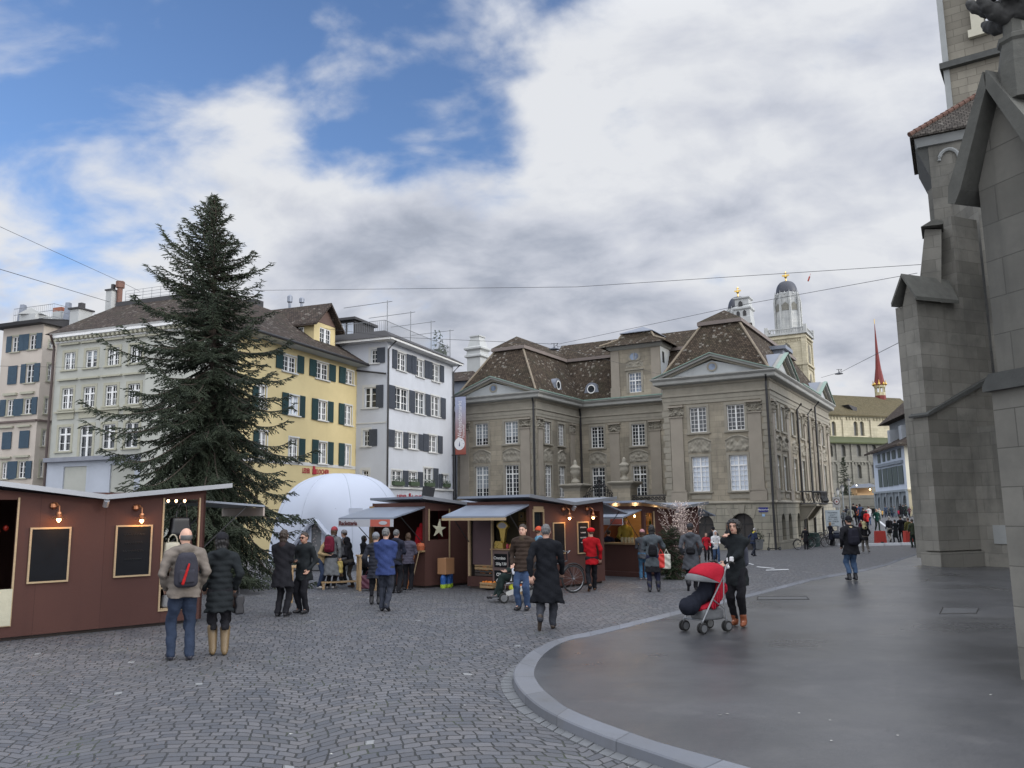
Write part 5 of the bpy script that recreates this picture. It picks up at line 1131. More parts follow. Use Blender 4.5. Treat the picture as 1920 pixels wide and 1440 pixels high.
def nave():
    P = PL(atY(1554, 775, 185), radians(22)); root = empty('church', (P.O[0], P.O[1], 0), 'cream stone church nave with long mossy roof and slender red spire', 'church')
    ze = P.uz(1600, 777)[1]; u1 = P.uz(1728, 800)[0]; u0 = -22
    hs = [];
    for x in (1553, 1563, 1604, 1616): u, _ = P.uz(x, 800); hs.append((u - 0.55 + .0, u + 0.65, P.uz(x, 817)[1], P.uz(x, 790)[1], 0.6))
    zl = P.uz(1600, 821)[1]; m = MB(); facade(m, P, u0, u1, zl - 1, ze, hs, 0.5); m.build('clerestory_wall', M_FARST, root)
    g = MB();
    for h in hs: g.cut(); g.pbox(P, h[0] - .1, h[1] + .1, h[2] - .1, h[3] + .1, -0.7, -0.5)
    g.build('window', plain('leaded_dim_glass', (0.1, 0.1, 0.09), 0.4, 0.2), root)
    m = MB()
    for x in (1581, 1633): u, _ = P.uz(x, 800); m.cut(); m.pbox(P, u - 0.3, u + 0.3, zl, ze, 0, 0.25)
    m.build('pilaster_strip', M_FARST, root)
    m = MB()
    for u in np.arange(u0, u1, 0.9): m.pbox(P, u, u + 0.35, ze - 1.3, ze - 0.7, 0, 0.2)
    m.pbox(P, u0, u1, ze - 0.7, ze - 0.45, 0, 0.3); m.build('arched_frieze', M_FARST, root)
    zr = P.off(-9).uz(1620, 743.5)[1]; ur = P.off(-9).uz(1688, 748)[0]
    r = MB(); r.poly([P.pt(u0, ze - .2, 0.8), P.pt(u1, ze - .2, 0.8), P.pt(ur, zr, -9), P.pt(u0, zr, -9)]); r.poly([P.pt(u1, ze - .2, .8), P.pt(u1, ze - .2, -18), P.pt(ur, zr, -9)]); r.poly([P.pt(u0, zr, -9), P.pt(ur, zr, -9), P.pt(u1, ze - .2, -18), P.pt(u0, ze - .2, -18)])
    r.poly([P.pt(u0, ze - .5, 0.8), P.pt(u1, ze - .5, 0.8), P.pt(u1, ze - .2, 0.8), P.pt(u0, ze - .2, 0.8)]); r.poly([P.pt(u0, ze - .5, 0.), P.pt(u1, ze - .5, 0.), P.pt(u1, ze - .5, 0.8), P.pt(u0, ze - .5, 0.8)][::-1]); r.build('roof', M_FTILE, root)
    d = MB(); q = P.off(-2.5); u, z = q.uz(1594, 768); d.prism(q, [(u - 1.6, z + 1.0), (u - .2, z - .4), (u + .9, z - .4), (u + .9, z + .4)], -2, 1.2); d.build('roof_hatch', M_DARKW, root)
    A = P.off(6); za = A.uz(1600, 829)[1]; m = MB(); hh = []
    for x in (1558, 1582, 1611, 1640): u, _ = A.uz(x, 845); hh.append((u - 0.8, u + 0.5, A.uz(x, 856)[1], A.uz(x, 834)[1], 0.65))
    for x in (1558, 1613, 1640): u, _ = A.uz(x, 885); hh.append((u - 0.8, u + 0.4, A.uz(x, 897)[1], A.uz(x, 871)[1], 0.6))
    facade(m, A, u0, u1, -2, za, hh, 0.5); m.build('aisle_wall', M_FARGR, root)
    g = MB()
    for h in hh: g.cut(); g.pbox(A, h[0] - .1, h[1] + .1, h[2] - .1, h[3] + .1, -0.7, -0.5)
    g.build('window', MATS['leaded_dim_glass'], root)
    m = MB(); z2 = A.uz(1600, 866)[1]; m.pbox(A, u0, u1, z2 - .1, z2 + .25, 0, .25)
    for u in np.arange(u0, u1, 0.9): m.pbox(A, u, u + 0.35, z2 - .55, z2 - .1, 0, 0.2)
    for x in (1568, 1596, 1627): u, _ = A.uz(x, 845); m.pbox(A, u - .25, u + .25, -2, za, 0, .25)
    m.build('arched_frieze', M_FARGR, root)
    r = MB(); zt = P.uz(1600, 819)[1]; r.poly([A.pt(u0, za - .1, .8), A.pt(u1, za - .1, .8), A.pt(u1, zt, -6), A.pt(u0, zt, -6)]); r.poly([A.pt(u0, za - .4, .8), A.pt(u1, za - .4, .8), A.pt(u1, za - .1, .8), A.pt(u0, za - .1, .8)]); r.poly([A.pt(u0, za - .4, 0), A.pt(u0, za - .4, .8), A.pt(u1, za - .4, .8), A.pt(u1, za - .4, 0)]); r.build('aisle_roof', M_MOSS, root)
    q = P.pt(P.off(-9).uz(1651, 745)[0], 0, -9); s = np.linalg.norm(q[:2]) * cos(atan2(q[0], q[1])) / FPX; Yq = q[1]; z = lambda y: atY(1651, y, Yq)[2]; c = (q[0], q[1], 0)
    sp = MB(); sp.lathe(c, [(9.5 * s, z(752)), (9.5 * s, z(742))], 8, .3); sp.lathe(c, [(10.5 * s, z(723)), (8.5 * s, z(713)), (5 * s, z(690)), (2.7 * s, z(660)), (1.0 * s, z(620)), (0.3 * s, z(606))], 8, .3); spire = sp.build('spire', M_REDSP, root); ORG[spire.name] = ORG[root.name]
    t = MB()
    for k in range(8): a = .3 + k * pi / 4; t.tube([(q[0] + 8.3 * s * cos(a), q[1] + 8.3 * s * sin(a), z(742)), (q[0] + 8.3 * s * cos(a), q[1] + 8.3 * s * sin(a), z(724))], 1.1 * s, 5)
    t.lathe(c, [(9 * s, z(742)), (9 * s, z(736))], 8, .3); t.lathe(c, [(10 * s, z(727)), (10.8 * s, z(723))], 8, .3); t.build('lantern', plain('painted_lantern_wood', (0.4, 0.36, 0.22), 0.6, 0.3, 1), spire)
    t = MB()
    for k in range(8): a = .3 + k * pi / 4; pc = (q[0] + 11 * s * cos(a), q[1] + 11 * s * sin(a)); t.tube([(pc[0], pc[1], z(723)), (pc[0], pc[1], z(713 if k % 2 else 717))], [0.2, 0.05], 5); t.lathe((pc[0], pc[1], z(721)), [(0.05, -.4), (.4, 0), (.05, .4)], 6)
    t.tube([(q[0], q[1], z(607)), (q[0], q[1], z(598))], 0.08, 5); t.build('gilding', M_GOLD, spire)
nave()
def quay():
    P = PL(atY(1545, 950, 150), radians(3)); z1 = P.uz(1600, 934)[1]
    root = empty('quay_wall', (P.O[0], P.O[1], 0), 'stone quay terrace wall with a dark doorway at the far end of the bridge', 'wall')
    m = MB(); d = P.uz(1640, 962)[0]; facade(m, P, -12, 14, -3, z1, [(d - .9, d + .9, -3, P.uz(1640, 953)[1])], 1.0); m.poly([P.pt(-12, z1, 0), P.pt(14, z1, 0), P.pt(14, z1, -25), P.pt(-12, z1, -25)]); m.build('wall', M_FARGR, root)
    m = MB(); m.pbox(P, -12, 14, z1 - .1, z1 + .5, -.4, .1); z2 = P.uz(1600, 948)[1]; m.pbox(P, -12, 14, z2 - .15, z2 + .15, 0, .12); m.build('coping', M_FARGR, root)
    m = MB(); m.pbox(P, d - .95, d + .95, -3, P.uz(1640, 952)[1], -1.1, -.9); m.build('doorway', plain('dark_doorway', (0.015, 0.015, 0.015)), root)
    q = P.off(-4); u, z = q.uz(1622, 933); st = empty('market_stall', q.pt(u, z1), 'small lit wooden stall with grey canopy on the far quay terrace', 'market stall')
    m = MB(); m.pbox(q, u - 1.6, u + 2.2, z1, z1 + 1.9, -2, -1.6); m.pbox(q, u - 1.6, u - 1.4, z1, z1 + 2, -1.6, 0); m.pbox(q, u - 1.6, u + 2.2, z1, z1 + 0.9, -.2, 0); m.build('cabin', wood('warm_stall_boards', (0.42, 0.26, 0.12)), st)
    m = MB(); m.prism(q, [(u - 1.9, z1 + 1.9), (u + 2.4, z1 + 2.1), (u + .8, z1 + 2.7), (u - .9, z1 + 2.6)], -2.2, .6); m.build('canopy', M_ZINC, st)
    m = MB(); m.lathe(q.pt(u + 1.0, z1 + 1.6, .1), [(0.05, -.12), (.14, 0), (.05, .12)], 8); m.build('lamp', emit('warm_stall_lamp', (1.0, 0.7, 0.35), 12), st)
    lg = empty('light_string', q.pt(u, z1 + 5), 'short string of white bulbs hanging above the far quay stall', 'string lights');
    for i, x in enumerate((1606, 1618, 1623.5, 1629.5, 1635)): uu, zz = q.uz(x, 910); m = MB(); m.lathe(q.pt(uu, zz), [(0.03, -.12), (.13, 0), (.03, .12)], 6); m.build('bulb', emit('white_bulb', (1, .95, .85), 3), lg)
    m = MB(); m.tube([q.pt(q.uz(x, 909)[0], q.uz(x, y)[1]) for x, y in ((1600, 905), (1612, 909), (1624, 909.5), (1640, 906))], 0.03, 4); m.build('cable', M_PIPE, lg)
    return P, z1
QP, QZ = quay()
def arcade_house():
    P = PL(atY(1644, 950, 132), radians(-102.4)); R = None
    u1 = P.uz(1700, 900)[0]; C = P.pt(u1, 0); S = PL(C, radians(-12.4)); root = empty('arcade_house', (C[0], C[1], 0.8), 'white and pale blue house with green shutters over an arcade beyond the bridge', 'house')
    ox, oy = 1540, 840; f = Face(root, P, ox, oy, 9); zt = P.uz(1665, 842)[1]; zm = P.uz(1670, 920)[1]
    for a in ((955, 998, 110, 255), (1037, 1078, 88, 235), (1115, 1160, 62, 212), (1195, 1255, 40, 185), (1296, 1345, 10, 165)): f.win(*a, cols=2, rows=1, nowin=1)
    sh = [f.q(*a) for a in ((955, 998, 110, 255), (1037, 1078, 88, 235), (1115, 1160, 62, 212), (1195, 1255, 40, 185), (1296, 1345, 10, 165), (975, 1028, 360, 665), (1045, 1118, 345, 655), (1130, 1205, 330, 645), (1215, 1295, 310, 630), (1308, 1390, 295, 610))]
    f.h = []; f.w = []; f.sh = sh; f.done(0, u1, zm, zt, plaster('pale_blue_render', (0.50, 0.55, 0.62), 0.05), slatted('grey_green_shutter', (0.06, 0.085, 0.08), 0.2), M_GREYST, inset=0.2)
    t = MB()
    for r in sh[5:]: t.pbox(P, r[0] - .35, r[1] + .35, r[3] + .3, r[3] + .7, 0, .35)
    t.build('window_hood', plain('blue_grey_stone', (0.2, 0.23, 0.26), .8, .1), root)
    g = MB(); hs = []
    n = 5; w = u1 / n
    for i in range(n): hs.append((i * w + w * .2, (i + 1) * w - w * .12, -2, P.uz(1660, 931)[1], w * .34))
    facade(g, P, 0, u1, -2, zm - .3, hs, .8); g.pbox(P, 0, u1, zm - .3, zm, 0, .3)
    for i in range(n + 1): g.pbox(P, i * w - .25, i * w + .25, -2, zm - .3, 0, .25)
    g.build('arcade', plaster('blue_grey_arcade', (0.27, 0.30, 0.32), 0.12), root)
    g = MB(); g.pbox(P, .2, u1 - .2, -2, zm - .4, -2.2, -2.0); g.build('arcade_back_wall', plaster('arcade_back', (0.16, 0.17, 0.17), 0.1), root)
    s = MB(); uS = 22; s.poly([S.pt(0, zm, 0), S.pt(uS, zm, 0), S.pt(uS, zt, 0), S.pt(0, zt, 0)]); s.build('side_wall', plaster('warm_white_render', (0.74, 0.70, 0.56), 0.04), root)
    s = MB(); s.poly([S.pt(0, -2, 0), S.pt(uS, -2, 0), S.pt(uS, zm, 0), S.pt(0, zm, 0)]); s.pbox(S, 0, uS, zm - .2, zm, 0, .2); s.pbox(S, 5.0, 5.3, -2, zm - .4, 0, .15); s.build('side_base_wall', plaster('cream_sandstone_base', (0.55, 0.48, 0.33), 0.1), root)
    r = MB(); e = 1.1; K = lambda u, o, z: P.pt(u, z, o)
    r.poly([K(-e, e, zt), K(u1 + e, e, zt), K(u1 - 3, -5, zt + 3.2), K(3, -5, zt + 3.2)]); r.poly([K(u1 + e, e, zt), K(u1 + e, -24, zt), K(u1 - 3, -24, zt + 3.2), K(u1 - 3, -5, zt + 3.2)]); r.poly([K(-e, e, zt), K(3, -5, zt + 3.2), K(3, -24, zt + 3.2), K(-e, -24, zt)])
    r.poly([K(-e, e, zt - .3), K(u1 + e, e, zt - .3), K(u1 + e, e, zt), K(-e, e, zt)]); r.poly([K(u1 + e, e, zt - .3), K(u1 + e, -24, zt - .3), K(u1 + e, -24, zt), K(u1 + e, e, zt)])
    r.build('roof', M_DROOF, root)
    t = MB(); t.hexa([K(1.5, -2.5, zt), K(u1 - 1, -2.5, zt), K(u1 - 1, -20, zt), K(1.5, -20, zt), K(1.5, -2.5, zt + 4.6), K(u1 - 1, -2.5, zt + 4.6), K(u1 - 1, -20, zt + 4.6), K(1.5, -20, zt + 4.6)]); t.build('attic_wall', plaster('attic_grey', (0.22, 0.235, 0.25), .1), root)
    t = MB(); t.hexa([K(0, -1, zt + 4.4), K(u1 + .5, -1, zt + 4.4), K(u1 + .5, -21, zt + 4.4), K(0, -21, zt + 4.4), K(3, -5, zt + 8.2), K(u1 - 2, -5, zt + 8.2), K(u1 - 2, -20, zt + 8.2), K(3, -20, zt + 8.2)]); t.build('attic_roof', M_DROOF, root)
    t = MB()
    for u in (u1 * .35, u1 * .7): t.cut(); t.pbox(P, u, u + 1.6, zt + .5, zt + 3.0, -4, -.9)
    t.build('dormer', plain('pale_dormer', (0.3, .32, .34), .7, .1), root)
arcade_house()
# the near church at the right edge
M_CH = ashlar('grey_church_ashlar', (0.155, 0.148, 0.128), (0.26, 0.25, 0.22), 0.95, 0.44, 0.007, (0.07, 0.07, 0.064), 0.7, bmp=0.6)
M_CH2 = ashlar('brown_tower_ashlar', (0.17, 0.155, 0.125), (0.26, 0.24, 0.195), 0.75, 0.36, 0.015, (0.10, 0.095, 0.08), 0.4, bmp=0.5)
M_CAP = plain('lichened_coping_stone', (0.085, 0.085, 0.075), 0.95, 0.55, 3.0, 0.8, bscale=14)
M_DRIP = plain('dark_drip_stone', (0.06, 0.062, 0.058), 0.9, 0.5, 4.0, 0.6)
M_CHT = plain('pale_dressed_limestone', (0.25, 0.26, 0.255), 0.85, 0.2, 2.0, 0.3)
def church():
    root = empty('minster', grd(1765, 1066), 'grey stone gothic church with stepped gabled buttresses filling the right edge', 'church')
    K = grd(1924, 1290); NB = PL(K, radians(-72.5)); wN = 0.98; ze = 5.8
    m = MB(); NR = PL(NB.pt(0, 0), radians(-72.5) + pi / 2)
    m.prism(NB, [(0.06, 3.4), (wN, 3.4), (wN, ze), (wN / 2, 6.85), (0.06, ze)], -5, 0); m.prism(NB, [(0, -0.2), (wN + .06, -0.2), (wN + .06, 3.36), (0, 3.36)], -5, 0.06); m.build('buttress', M_CH, root)
    c = MB(); c.prism(NB, [(-0.05, 3.30), (wN + .1, 3.30), (wN + .1, 3.36), (wN, 3.50), (0.05, 3.50), (-0.05, 3.36)], -5, 0.14); c.build('drip_moulding', M_DRIP, root)
    c = MB(); k = (6.85 - ze) / (wN / 2)
    for s in (-1, 1):
        cx = wN / 2; pts = [(cx, 6.80), (cx + s * wN / 2, 6.80 - k * wN / 2), (cx + s * (wN / 2 + .10), 6.80 - k * wN / 2 - .14), (cx + s * (wN / 2 + .20), 6.80 - k * wN / 2 - .10), (cx + s * (wN / 2 + .17), 6.80 - k * wN / 2 + .10), (cx + s * .02, 7.02)]
        c.prism(NB, pts if s < 0 and False else (pts[::-1] if s > 0 else pts), -5, 0.22)
    c.build('gable_coping', M_CAP, root)
    pc = NB.pt(0.72, 6.9, -0.05); m = MB(); m.lathe(pc, [(0.24, -0.35), (0.22, 0.1), (0.17, 0.35), (0.20, 0.38), (0.20, 0.43), (0.13, 0.47), (0.10, 0.95)], 8); m.build('pinnacle', M_CAP, root)
    lobes = []
    rr = random.Random(2)
    for a in range(8):
        t = a * pi / 4 + .2
        for r_, z_, q in ((.13, .70, .10), (.25, .74, .10), (.36, .80, .075), (.42, .87, .05), (.26, .95, .07)):
            lobes.append((pc + np.array([r_ * cos(t), r_ * sin(t), z_ + (a % 2) * .16]), q))
    for t in range(6): lobes.append((pc + np.array([.08 * cos(t), .08 * sin(t), 1.05 + .02 * t]), .09))
    def f(P):
        d = np.full(len(P), 9.0)
        for c_, q in lobes: dd = np.linalg.norm(P - c_, axis=1) - q; h = np.clip(.5 + .5 * (d - dd) / .04, 0, 1); d = d * (1 - h) + dd * h - .04 * h * (1 - h)
        return d + .012 * np.sin(P[:, 0] * 60) * np.sin(P[:, 1] * 55) * np.sin(P[:, 2] * 70)
    V, F = surfnet(f, pc + [-.6, -.6, .5], pc + [.6, .6, 1.35], .022); mesh_obj('leaf_finial', V, F, plain('blackened_stone', (0.045, 0.045, 0.043), .95, .6, 6, .6), root, smooth=True)
    K2 = grd(1765, 1066); BS = PL(K2, radians(23)); BF = PL(K2, radians(-67)); w = 0.56; zc = 8.85; uW = 3.45
    O = -0.56
    m = MB()
    zs = lambda u: 4.95 + (6.45 - 4.95) * (u / 3.55)
    m.prism(BS, [(0.10, 0.3), (uW, 0.3), (uW, 12.2), (2.15, 12.2), (2.15, 9.0), (0.10, zc)], -1.0, -0.1)
    m.prism(BS, [(0.0, 0.55), (uW, 0.55), (uW, zs(uW)), (0.0, zs(0))], O, 0.0); m.build('buttress', M_CH, root)
    m = MB(); m.pbox(BS, -0.10, 4.2, -0.2, 0.5, O - 0.1, 0.10); m.build('plinth', M_CH, root)
    m = MB(); m.prism(BS, [(-0.10, zs(0) - .02), (uW, zs(uW)), (uW, zs(uW) + .16), (0.02, zs(0) + .14), (-.12, zs(0) + .04)], O - .1, 0.12); m.build('sloped_weathering', M_DRIP, root)
    q = lambda a, u, z: BS.pt(u, z, a)
    ca = O / 2 - 0.03; hw = 0.52; m = MB(); zr = 9.75
    for s in (-1, 1):
        A = [q(ca + s * hw, -0.28, zc - .02), q(ca + s * hw, 1.75, zc + .02), q(ca, 2.0, zr), q(ca, -0.28, zr)]; n_ = np.array([0, 0, .13])
        m.hexa([*A, *[p + n_ for p in A]] if s > 0 else [*A[::-1], *[p + n_ for p in A[::-1]]])
    m.build('gabled_cap', M_CAP, root)
    m = MB(); P = BF.off(-0.0); e = PL(BS.pt(0.02, 0, 0), radians(-67)); m.prism(PL(BS.pt(0.0, 0, ca), radians(-67)), [(-.28, 5.0), (.28, 5.0), (.28, zc), (0, zr - .1), (-.28, zc)], -1.2, 0.0); m.build('buttress_head', M_CH, root)
    uL_ = 1.93; W0 = PL(BS.pt(uL_, 0), radians(-67)); m = MB(); m.pbox(W0, 0, 1.6, -0.1, 4.62, -3, 0); m.build('side_chapel_wall', M_CH, root)
    W1 = PL(BS.pt(uW, 0), radians(-67)); m = MB(); m.pbox(W1, -0.0, 17, -0.1, 12.6, -8, 0); m.build('nave_wall', M_CH, root)
    m = MB(); m.pbox(W0, 0.5, 1.4, 0.75, 1.35, 0.0, 0.03); m.build('wall_plaque', M_CHT, root)
    TP = PL(BS.pt(0.9, 0, -0.9), radians(-28)); m = MB()
    a = [TP.uz(x, y) for x, y in ((1724, 530), (1765, 530), (1765, 430), (1734, 430))]; m.prism(TP, a, -1.2, 0); m.build('stair_turret_corner', M_CH, root)
    m = MB(); b = [TP.uz(x, y) for x, y in ((1727, 429), (1768, 424), (1769, 418), (1750, 415))]; m.prism(TP, b, -1.3, .25); m.build('small_coping', M_CAP, root)
    TT = PL(atY(1740, 340, 31.5), radians(-28)); uz = TT.uz; uE = 4.5
    pl = [uz(x, y) for x, y in ((1765, 560), (1752, 417), (1745, 330), (1738, 262))]; zt = pl[-1][1]; m = MB(); ul = pl[2][0]
    m.prism(TT, [(ul, pl[0][1] - 2), (uE, pl[0][1] - 2), (uE, zt), (ul, zt)], -3.5, 0); m.build('stair_turret', M_CH, root)
    m = MB(); m.hexa([TT.pt(ul - .38, zt - .3, .12), TT.pt(uE, zt - .3, .12), TT.pt(uE, zt - .3, -3.5), TT.pt(ul - .38, zt - .3, -3.5), TT.pt(ul - .5, zt + .12, .3), TT.pt(uE, zt + .12, .3), TT.pt(uE, zt + .12, -3.6), TT.pt(ul - .5, zt + .12, -3.6)]); m.build('turret_eaves', M_CHT, root); m = MB(); m.prism(TT, [(ul, zt - 1.6), (ul + .05, zt - 1.6), (ul + .05, zt - .3), (ul - .45, zt - .3)], -3.4, -.02); m.build('eaves_bracket', M_DRIP, root)
    m = MB()
    for i in range(6):
        u0 = ul + .35 + i * .78; m.tube([TT.pt(u0 + .35 - .35 * cos(k * pi / 8), zt - 1.0 + .42 * sin(k * pi / 8), .06) for k in range(9)], .07, 5); m.lathe(TT.pt(u0 + .74, zt - 1.32, .04), [(.03, 0), (.09, .08), (.12, .2), (.12, .3)], 8)
    m.build('arcaded_frieze', M_CHT, root)
    ap = TT.pt(TT.off(-1.8).uz(1866, 160)[0], TT.off(-1.8).uz(1866, 160)[1], -1.8); z1 = zt + .125; r = MB(); e = [TT.pt(ul - .62, z1, .45), TT.pt(uE, z1, .45), TT.pt(uE, z1, -3.8), TT.pt(ul - .62, z1, -3.8)]
    for i in range(4): r.poly([e[i], e[(i + 1) % 4], ap])
    r.hexa([p - np.array([0, 0, .1]) for p in e] + e); r.build('turret_roof', tiles('dark_flat_tiles', (0.05, 0.045, 0.04), (0.09, 0.08, 0.07), lt=0.2), root)
    r = MB(); n = 16
    for k in range(n): a0 = e[0] + (ap - e[0]) * (k / n); a1 = e[0] + (ap - e[0]) * ((k + 1.08) / n); r.tube([a0 + [0, 0, .05], a1 + [0, 0, .05]], [.11, .085], 7)
    r.build('ridge_tiles', plain('red_ridge_tiles', (0.10, 0.052, 0.038), .9, .35, 4), root)
    TW = PL(atY(1770, 215, 35), radians(-34)); z = lambda y, x=1760: TW.uz(x, y)[1]; u0 = TW.uz(1752, 20)[0]; zs_ = z(137, 1757); m = MB()
    m.pbox(TW, u0 + .25, 8, 0, zs_ - .0, -8, .0); m.build('tower_lower_stage', M_CH2, root)
    m = MB(); a_, b_, c_, d_ = TW.uz(1845, 20)[0], TW.uz(1880, 20)[0], z(42, 1860), z(42, 1860) + 6
    facade(m, TW.off(-.15), u0 + .35, 8, zs_ + .25, zs_ + 9, [(a_, b_, c_, d_)], .4); m.poly([TW.pt(u0 + .35, zs_, -.15), TW.pt(u0 + .35, zs_ + 9, -.15), TW.pt(u0 + .35, zs_ + 9, -8), TW.pt(u0 + .35, zs_, -8)]); m.build('tower_upper_stage', M_CH2, root)
    m = MB(); m.pbox(TW, u0, 8.2, zs_, zs_ + .28, -8.2, .3); m.build('tower_string_course', M_DRIP, root)
    m = MB()
    for uu in (a_ - .55, b_): m.pbox(TW, uu, uu + .5, c_ - .4, d_, -.1, .05)
    m.pbox(TW, a_ - .7, b_ + .6, c_ - .45, c_ - .1, -.1, .12); m.build('window_surround', plain('cream_limestone', (0.42, 0.40, 0.32), .85, .15, 2, .2), root)
    m = MB(); zz = c_
    while zz < d_ - .2: m.hexa([TW.pt(a_, zz, -.2), TW.pt(b_, zz, -.2), TW.pt(b_, zz + .12, -.45), TW.pt(a_, zz + .12, -.45), TW.pt(a_, zz + .05, -.2), TW.pt(b_, zz + .05, -.2), TW.pt(b_, zz + .17, -.45), TW.pt(a_, zz + .17, -.45)]); zz += .2
    m.build('belfry_louvres', plain('dark_louvres', (0.05, 0.055, 0.06), .7, .2), root)
    m = MB(); m.pbox(TW, u0 + .12, u0 + .36, 5, zs_ + 9, -.2, .06); m.build('tower_edge_shaft', M_CHT, root)
    m = MB(); V = [(17.5, 33), (33, 60), (62, 48), (46, 6), (16.5, 12)]; m.poly([(x, y, -1) for x, y in V][::-1])  # unseen mass added off view to cast the church's shade over the square
    for i in range(5): a, b = V[i], V[(i + 1) % 5]; m.poly([(b[0], b[1], -1), (a[0], a[1], -1), (a[0], a[1], 15), (b[0], b[1], 15)])
    m.poly([(x, y, 15) for x, y in V][::-1]); m.build('nave', M_CH, root)
    return root
church()
# market stalls
M_RED = ashlar('brown_red_painted_ply', (0.080, 0.037, 0.030), (0.097, 0.046, 0.037), 1.05, 9.0, 0.004, (0.05, 0.026, 0.024), 0.45, bmp=0.3)
M_LATH = wood('pale_pine_lath', (0.34, 0.25, 0.145), 0.6)
M_PINE = wood('pine_boards', (0.30, 0.20, 0.10), 0.6)
M_SHEET = plain('wet_grey_roofing_sheet', (0.19, 0.215, 0.26), 0.35, 0.15, 2, spec=0.6)
M_EDGE = plain('aluminium_edge', (0.26, 0.27, 0.29), 0.4, 0.1, metal=0.4)
M_BOARD = plain('blackboard', (0.009, 0.010, 0.012), 0.9, 0.5, 5, spec=.15)
M_FAINT = plain('wiped_chalk', (0.035, 0.037, 0.038), 0.9, 0.5, 20)
M_CHALK = plain('chalk', (0.55, 0.55, 0.53), 0.9, 0.3, 20)
M_COPP = plain('copper_lamp', (0.45, 0.2, 0.1), 0.35, 0.2, metal=0.8)
M_BULB = emit('warm_bulb', (1.0, 0.55, 0.22), 14)
M_BANNER = plain('white_valance', (0.40, 0.41, 0.44), 0.7, 0.1)
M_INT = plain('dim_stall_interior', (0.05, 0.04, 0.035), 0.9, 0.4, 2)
def lampfix(P, px, py, grp='copper lamps over the stall blackboards', lab=''):
    u, z = P.uz(px, py); r = empty('wall_lamp', P.pt(u, z, 0.02), lab, 'lamp', grp)
    m = MB(); m.lathe(P.pt(u - .02, z + .22, .03), [(0.01, -.06), (.06, -.03), (.06, .03), (.01, .06)], 10); m.tube([P.pt(u - .02, z + .22, .03), P.pt(u, z + .26, .12), P.pt(u + .03, z + .2, .2), P.pt(u + .03, z + .1, .2)], .014, 6); m.lathe(P.pt(u + .03, z + .04, .2), [(0.035, .07), (.045, .04), (.04, .0), (.10, -.03), (.13, -.045)], 12, closed=False); m.build('arm_and_shade', M_COPP, r)
    m = MB(); m.lathe(P.pt(u + .03, z - .03, .2), [(.01, .05), (.03, .03), (.035, 0), (.01, -.035)], 10); m.build('bulb', M_BULB, r)
    l = bpy.data.lights.new('lamp_light', 'POINT'); l.energy = 3.5; l.color = (1, .5, .2); l.shadow_soft_size = .04; o = bpy.data.objects.new('lamp_light', l); COL.objects.link(o); o.parent = r; p = P.pt(u + .03, z - .09, .22) - ORG[r.name]; o.location = tuple(p)
def chalkboard(root, P, px, lines=None, frame=True, ck=None):
    """board given by (left, right, top, bottom) pixels on the stall front"""
    u0, u1, z0, z1 = rect(P, *px); m = MB(); m.pbox(P, u0, u1, z0, z1, .006, .025); b = m.build('chalkboard', M_BOARD, root); ORG[b.name] = ORG[root.name]
    if frame:
        m = MB(); w = .03
        for a in ((u0 - w, u0, z0 - w, z1 + w), (u1, u1 + w, z0 - w, z1 + w), (u0, u1, z1, z1 + w), (u0, u1, z0 - w, z0)): m.pbox(P, *a, .004, .034)
        m.build('frame', M_LATH, b)
    for j in range(4):
        if P is not None and (px[0] > 200 and px[0] < 300 or px[0] > 1080): m = MB(); w = (u1 - u0) * (.62 - .1 * (j % 2)); uc = (u0 + u1) / 2 - w / 2; z = z1 - (z1 - z0) * (.16 + .17 * j); m.tube([P.pt(uc + w * k / 40, z + .025 * sin(k * 1.9 + j) * sin(k * .53 + j), .032) for k in range(41)], .0035, 3); m.build('chalk_scrawl', ck or M_CHALK, b)
    for (t, fx, fz, s) in (lines or []): text(b, t, P, u0 + (u1 - u0) * fx, z0 + (z1 - z0) * fz, .03, s, ck or M_CHALK, 'chalk_writing')
    return b
